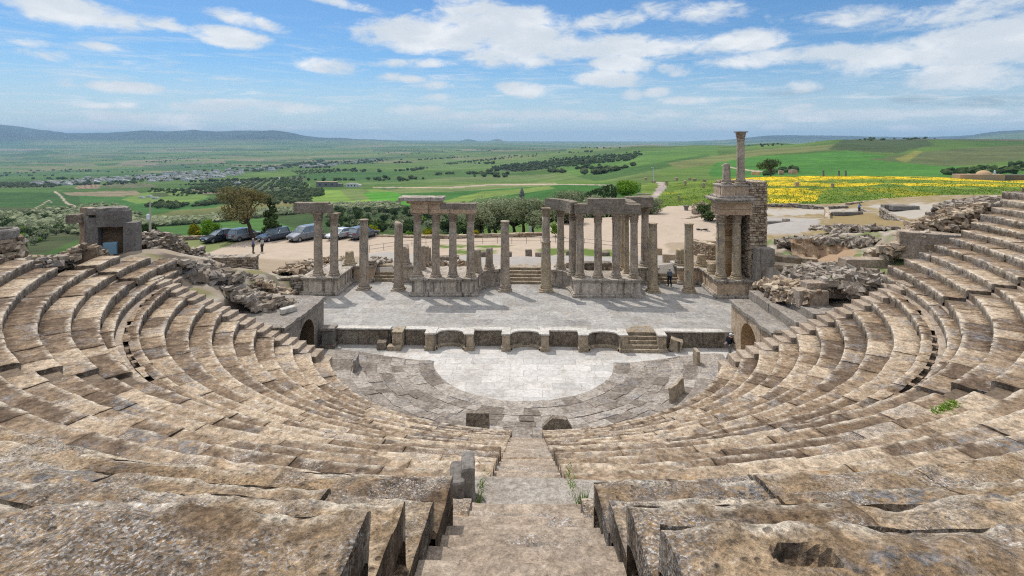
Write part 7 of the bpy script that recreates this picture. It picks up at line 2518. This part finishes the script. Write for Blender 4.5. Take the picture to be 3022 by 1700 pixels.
def person(label, loc, head, top, legs, shoe, hair, pose, sc=1.0, cap=False, extra=None, topname='jacket'):
    """pose: joint positions in metres for a figure 1.75 m tall facing +y"""
    t = thing('person', loc, label, 'person')
    J = dict(pelvis=(0, 0, .95), belly=(0, 0, 1.1), chest=(0, 0, 1.32), neck=(0, 0, 1.49), head=(0, .02, 1.6), crown=(0, .02, 1.70), nose=(0, .125, 1.6),
             shL=(-.18, 0, 1.42), elL=(-.24, -.02, 1.14), wrL=(-.25, .05, .88), shR=(.18, 0, 1.42), elR=(.24, -.02, 1.14), wrR=(.25, .05, .88),
             hpL=(-.1, 0, .92), knL=(-.11, .02, .5), anL=(-.11, -.02, .09), toL=(-.12, .17, .04), hpR=(.1, 0, .92), knR=(.11, .02, .5), anR=(.11, -.02, .09), toR=(.12, .17, .04))
    J.update(pose)
    R = dict(pelvis=.13, belly=.125, chest=.145, neck=.055, head=.092, crown=.075, nose=.018, shL=.062, elL=.042, wrL=.03, shR=.062, elR=.042, wrR=.03, hpL=.092, knL=.058, anL=.042, toL=.034, hpR=.092, knR=.058, anR=.042, toR=.034)
    E = [('pelvis', 'belly'), ('belly', 'chest'), ('chest', 'neck'), ('neck', 'head'), ('head', 'crown'), ('head', 'nose'), ('chest', 'shL'), ('shL', 'elL'), ('elL', 'wrL'), ('chest', 'shR'), ('shR', 'elR'), ('elR', 'wrR'),
         ('pelvis', 'hpL'), ('hpL', 'knL'), ('knL', 'anL'), ('anL', 'toL'), ('pelvis', 'hpR'), ('hpR', 'knR'), ('knR', 'anR'), ('anR', 'toR')]
    for sd in 'LR':
        w_ = np.array(J['wr' + sd])
        e_ = np.array(J['el' + sd])
        d = (w_ - e_) / np.linalg.norm(w_ - e_)
        sx = np.array((1.0, 0, 0)) if abs(d[0]) < .8 else np.array((0, 1.0, 0))
        across = np.cross(d, np.cross(sx, d))
        across /= np.linalg.norm(across)
        front = np.cross(d, across)
        J['pa' + sd] = tuple(w_ + d * .075)
        R['pa' + sd] = .032
        E.append(('wr' + sd, 'pa' + sd))
        for k, (o_, ln) in enumerate(((-.030, .068), (-.010, .080), (.010, .074), (.030, .056))):
            a = w_ + d * (.075 + .035) + front * o_
            b_ = a + d * ln * .6 + across * .010 * (1 if sd == 'R' else -1)
            c_ = b_ + d * ln * .45 + across * .028 * (-1 if sd == 'R' else 1)
            for nm, q, r in (('a', a, .010), ('b', b_, .009), ('c', c_, .008)):
                J['f%d%s%s' % (k, nm, sd)] = tuple(q)
                R['f%d%s%s' % (k, nm, sd)] = r
            E += [('pa' + sd, 'f%da%s' % (k, sd)), ('f%da%s' % (k, sd), 'f%db%s' % (k, sd)), ('f%db%s' % (k, sd), 'f%dc%s' % (k, sd))]
        a = w_ + d * .035 - front * .045
        b_ = a + d * .04 - front * .018
        J['tha' + sd], J['thb' + sd] = tuple(a), tuple(b_)
        R['tha' + sd], R['thb' + sd] = .011, .009
        E += [('wr' + sd, 'tha' + sd), ('tha' + sd, 'thb' + sd)]
    names = list(J)
    js = [tuple(np.array(J[n]) * sc) + (R[n] * sc,) for n in names]
    skinned('body', js, [(names.index(a), names.index(b_)) for a, b_ in E], skin_m, t, names.index('pelvis'))

    def cloth(nm, seq, edges, mat, root):
        js = [tuple(np.array(J[n]) * sc) + (r * sc,) for n, r in seq]
        ns = [n for n, _ in seq]
        return skinned(nm, js, [(ns.index(a), ns.index(b_)) for a, b_ in edges], mat, t, ns.index(root))
    wl_ = lambda a, b_, k: tuple(np.array(J[a]) * (1 - k) + np.array(J[b_]) * k)
    J['cuL'], J['cuR'] = wl_('elL', 'wrL', .88), wl_('elR', 'wrR', .88)
    J['neck0'] = wl_('chest', 'neck', .75)
    cloth(topname, [('pelvis', .165), ('belly', .16), ('chest', .172), ('neck0', .078), ('shL', .085), ('elL', .062), ('cuL', .048), ('shR', .085), ('elR', .062), ('cuR', .048)],
          [('pelvis', 'belly'), ('belly', 'chest'), ('chest', 'neck0'), ('chest', 'shL'), ('shL', 'elL'), ('elL', 'cuL'), ('chest', 'shR'), ('shR', 'elR'), ('elR', 'cuR')], top, 'chest')
    cloth('trousers', [('pelvis', .15), ('hpL', .115), ('knL', .085), ('anL', .065), ('hpR', .115), ('knR', .085), ('anR', .065)],
          [('pelvis', 'hpL'), ('hpL', 'knL'), ('knL', 'anL'), ('pelvis', 'hpR'), ('hpR', 'knR'), ('knR', 'anR')], legs, 'pelvis')
    for sd in 'LR':
        a, b_ = np.array(J['an' + sd]), np.array(J['to' + sd])
        h_ = a + (a - b_) * .3
        skinned('shoe', [tuple(np.array((h_[0], h_[1], h_[2] - .03)) * sc) + (.045 * sc,), tuple((a + b_) / 2 * sc) + (.05 * sc,), tuple((b_ + (b_ - a) * .25) * sc) + (.038 * sc,)], [(0, 1), (1, 2)], shoe, t)
    hc = np.array(J['head']) * sc
    pr = [(.104, -.01), (.108, .04), (.098, .09), (.065, .125), (.01, .138)]
    if cap:
        mb = MB().lathe([(a * sc, b_ * sc) for a, b_ in pr], hc, 16)
        mb.rbox(hc + np.array((0, .13, .02)) * sc, (.15 * sc, .12 * sc, .015 * sc), 0, .1, 0, .005)
        nm = 'cap'
    else:
        mb = MB().lathe([(a * sc * .99, (b_ + .015) * sc) for a, b_ in pr], hc - np.array((0, .022, 0)) * sc, 16)
        nm = 'hair'
    o = mb.build(nm, hair, None, True)
    o.parent = t
    if extra:
        extra(t, J, sc)
    t.rotation_euler = (0, 0, head)
    return t


cl_ = lambda n, c_: plain(n, c_, .85, .1, var=.12, scale=20)
greyhair, darkhair, whitecap = cl_('grey_hair', (.42, .40, .38)), cl_('dark_hair', (.03, .025, .02)), cl_('pale_cap', (.62, .62, .6))
shoe_b = cl_('dark_shoe', (.03, .028, .026))
p1, p2 = P(747, 752, 1.25), P(773.5, 751, 1.25)
gz = lambda p_: (p_[0], p_[1], float(ground_z(p_[0], p_[1])) + .03)
person('bald person in a blue shirt and grey waistcoat talking in the car park', gz(p1), R_(-75), cl_('blue_waistcoat', (.13, .15, .24)), cl_('olive_trousers', (.075, .07, .055)), shoe_b, greyhair, dict(elR=(.26, .06, 1.16), wrR=(.14, .28, 1.12)), 1.02, topname='waistcoat')
person('person in a light checked shirt and dark trousers facing the bald person', gz(p2), R_(80), cl_('light_shirt', (.42, .40, .36)), cl_('dark_trousers', (.06, .055, .048)), shoe_b, darkhair, {}, .97, topname='shirt')


def backpack(t, J, sc):
    c = np.array(J['chest']) * sc
    mb = MB().rbox(c + np.array((0, -.21, -.06)) * sc, (.30 * sc, .17 * sc, .44 * sc), 0, .1, .01, .06)
    o = mb.build('backpack', cl_('backpack_blue', (.12, .15, .19)))
    o.parent = t


q = P(1976, 846, ZS)
person('person in a grey shirt with a backpack climbing towards the right door steps', (q[0], q[1], ZS), R_(8), cl_('grey_shirt', (.20, .215, .22)), cl_('navy_trousers', (.025, .028, .038)), shoe_b, greyhair,
       dict(knL=(-.11, .09, .52), anL=(-.11, .0, .1), toL=(-.12, .18, .05), knR=(.11, .02, .5), anR=(.11, -.16, .11), toR=(.12, .02, .04)), 1.0, extra=backpack, topname='shirt')


def shoulder_bag(t, J, sc):
    mb = MB().rbox(np.array((-.02, -.26, .98)) * sc, (.16 * sc, .26 * sc, .34 * sc), .2, .1, .01, .05, rx=.4)
    o = mb.build('shoulder_bag', cl_('bag_grey', (.20, .17, .16)))
    o.parent = t


q = P(2152, 1052, .35)
person('person in a pale cap, black jacket and grey trousers walking past the walled up arch', (q[0], q[1], .16), R_(-62), cl_('black_jacket', (.016, .016, .019)), cl_('grey_trousers', (.24, .23, .21)), cl_('grey_shoe', (.12, .12, .13)), whitecap,
       dict(chest=(0, .06, 1.31), neck=(0, .12, 1.46), head=(0, .16, 1.57), crown=(0, .16, 1.67), nose=(0, .26, 1.55), shL=(-.18, .05, 1.40), shR=(.18, .05, 1.40), elL=(-.24, .02, 1.14), elR=(.25, .1, 1.15), wrL=(-.18, .24, 1.05), wrR=(.18, .3, 1.08),
            knL=(-.1, .2, .52), anL=(-.1, .26, .1), toL=(-.11, .44, .05), knR=(.1, -.06, .5), anR=(.1, -.34, .16), toR=(.11, -.2, .05)), 1.02, True, shoulder_bag)
q = D(1648, 696, 80)
person('person in a bright blue jacket sitting on the stone bench behind the porch', (q[0] - .1, q[1] + .2, q[2] - .4), R_(70), cl_('bright_blue_jacket', (.02, .07, .34)), cl_('jeans', (.03, .04, .08)), shoe_b, darkhair,
       dict(pelvis=(0, 0, .54), belly=(0, .01, .70), chest=(0, .05, .93), neck=(0, .09, 1.1), head=(0, .12, 1.21), crown=(0, .12, 1.31), nose=(0, .22, 1.2), shL=(-.18, .05, 1.03), shR=(.18, .05, 1.03), elL=(-.23, .14, .78), elR=(.23, .14, .78), wrL=(-.12, .36, .68), wrR=(.12, .36, .68),
            hpL=(-.1, .02, .52), hpR=(.1, .02, .52), knL=(-.12, .46, .52), knR=(.12, .46, .52), anL=(-.12, .48, .1), anR=(.12, .48, .1), toL=(-.13, .66, .04), toR=(.13, .66, .04)), 1.0)
q = P(2536, 623, 2.3)


def camera_box(t, J, sc):
    o = MB().rbox(np.array((0, .3, 1.56)) * sc, (.14 * sc, .1 * sc, .1 * sc), 0, .1, 0, .02).build('camera_body', black_c)
    o.parent = t


person('person in a light blue shirt raising a small camera on the far right terrace', (q[0], q[1], float(ground_z(q[0], q[1])) - .3), R_(185), cl_('light_blue_shirt', (.16, .30, .55)), cl_('black_trousers', (.02, .02, .022)), shoe_b, darkhair,
       dict(elL=(-.33, .14, 1.28), elR=(.33, .14, 1.28), wrL=(-.08, .26, 1.52), wrR=(.08, .26, 1.52)), 1.0, extra=camera_box, topname='shirt')

# ------------------------------------------------------------------ haze over the plain
m = bpy.data.materials.new('haze_air')
m.use_nodes = True
t = NT(m.node_tree)
t.n.clear()
pv = t.node('ShaderNodeVolumePrincipled')
pv.inputs['Color'].default_value = (.48, .74, 1.0, 1)
pv.inputs['Density'].default_value = 6e-5
pv.inputs['Anisotropy'].default_value = .0
o = t.node('ShaderNodeOutputMaterial')
t.l.new(pv.outputs[0], o.inputs['Volume'])
zlo, zhi = float(TZ.min()) - 1.5, max(float(TZ.max()), 40.0) + 3
hb = MB().box((0, 11500, (zlo + zhi) / 2), (2 * float(np.abs(TX).max()) + 200, 28000, zhi - zlo)).build('haze', m)
hb['kind'] = 'stuff'
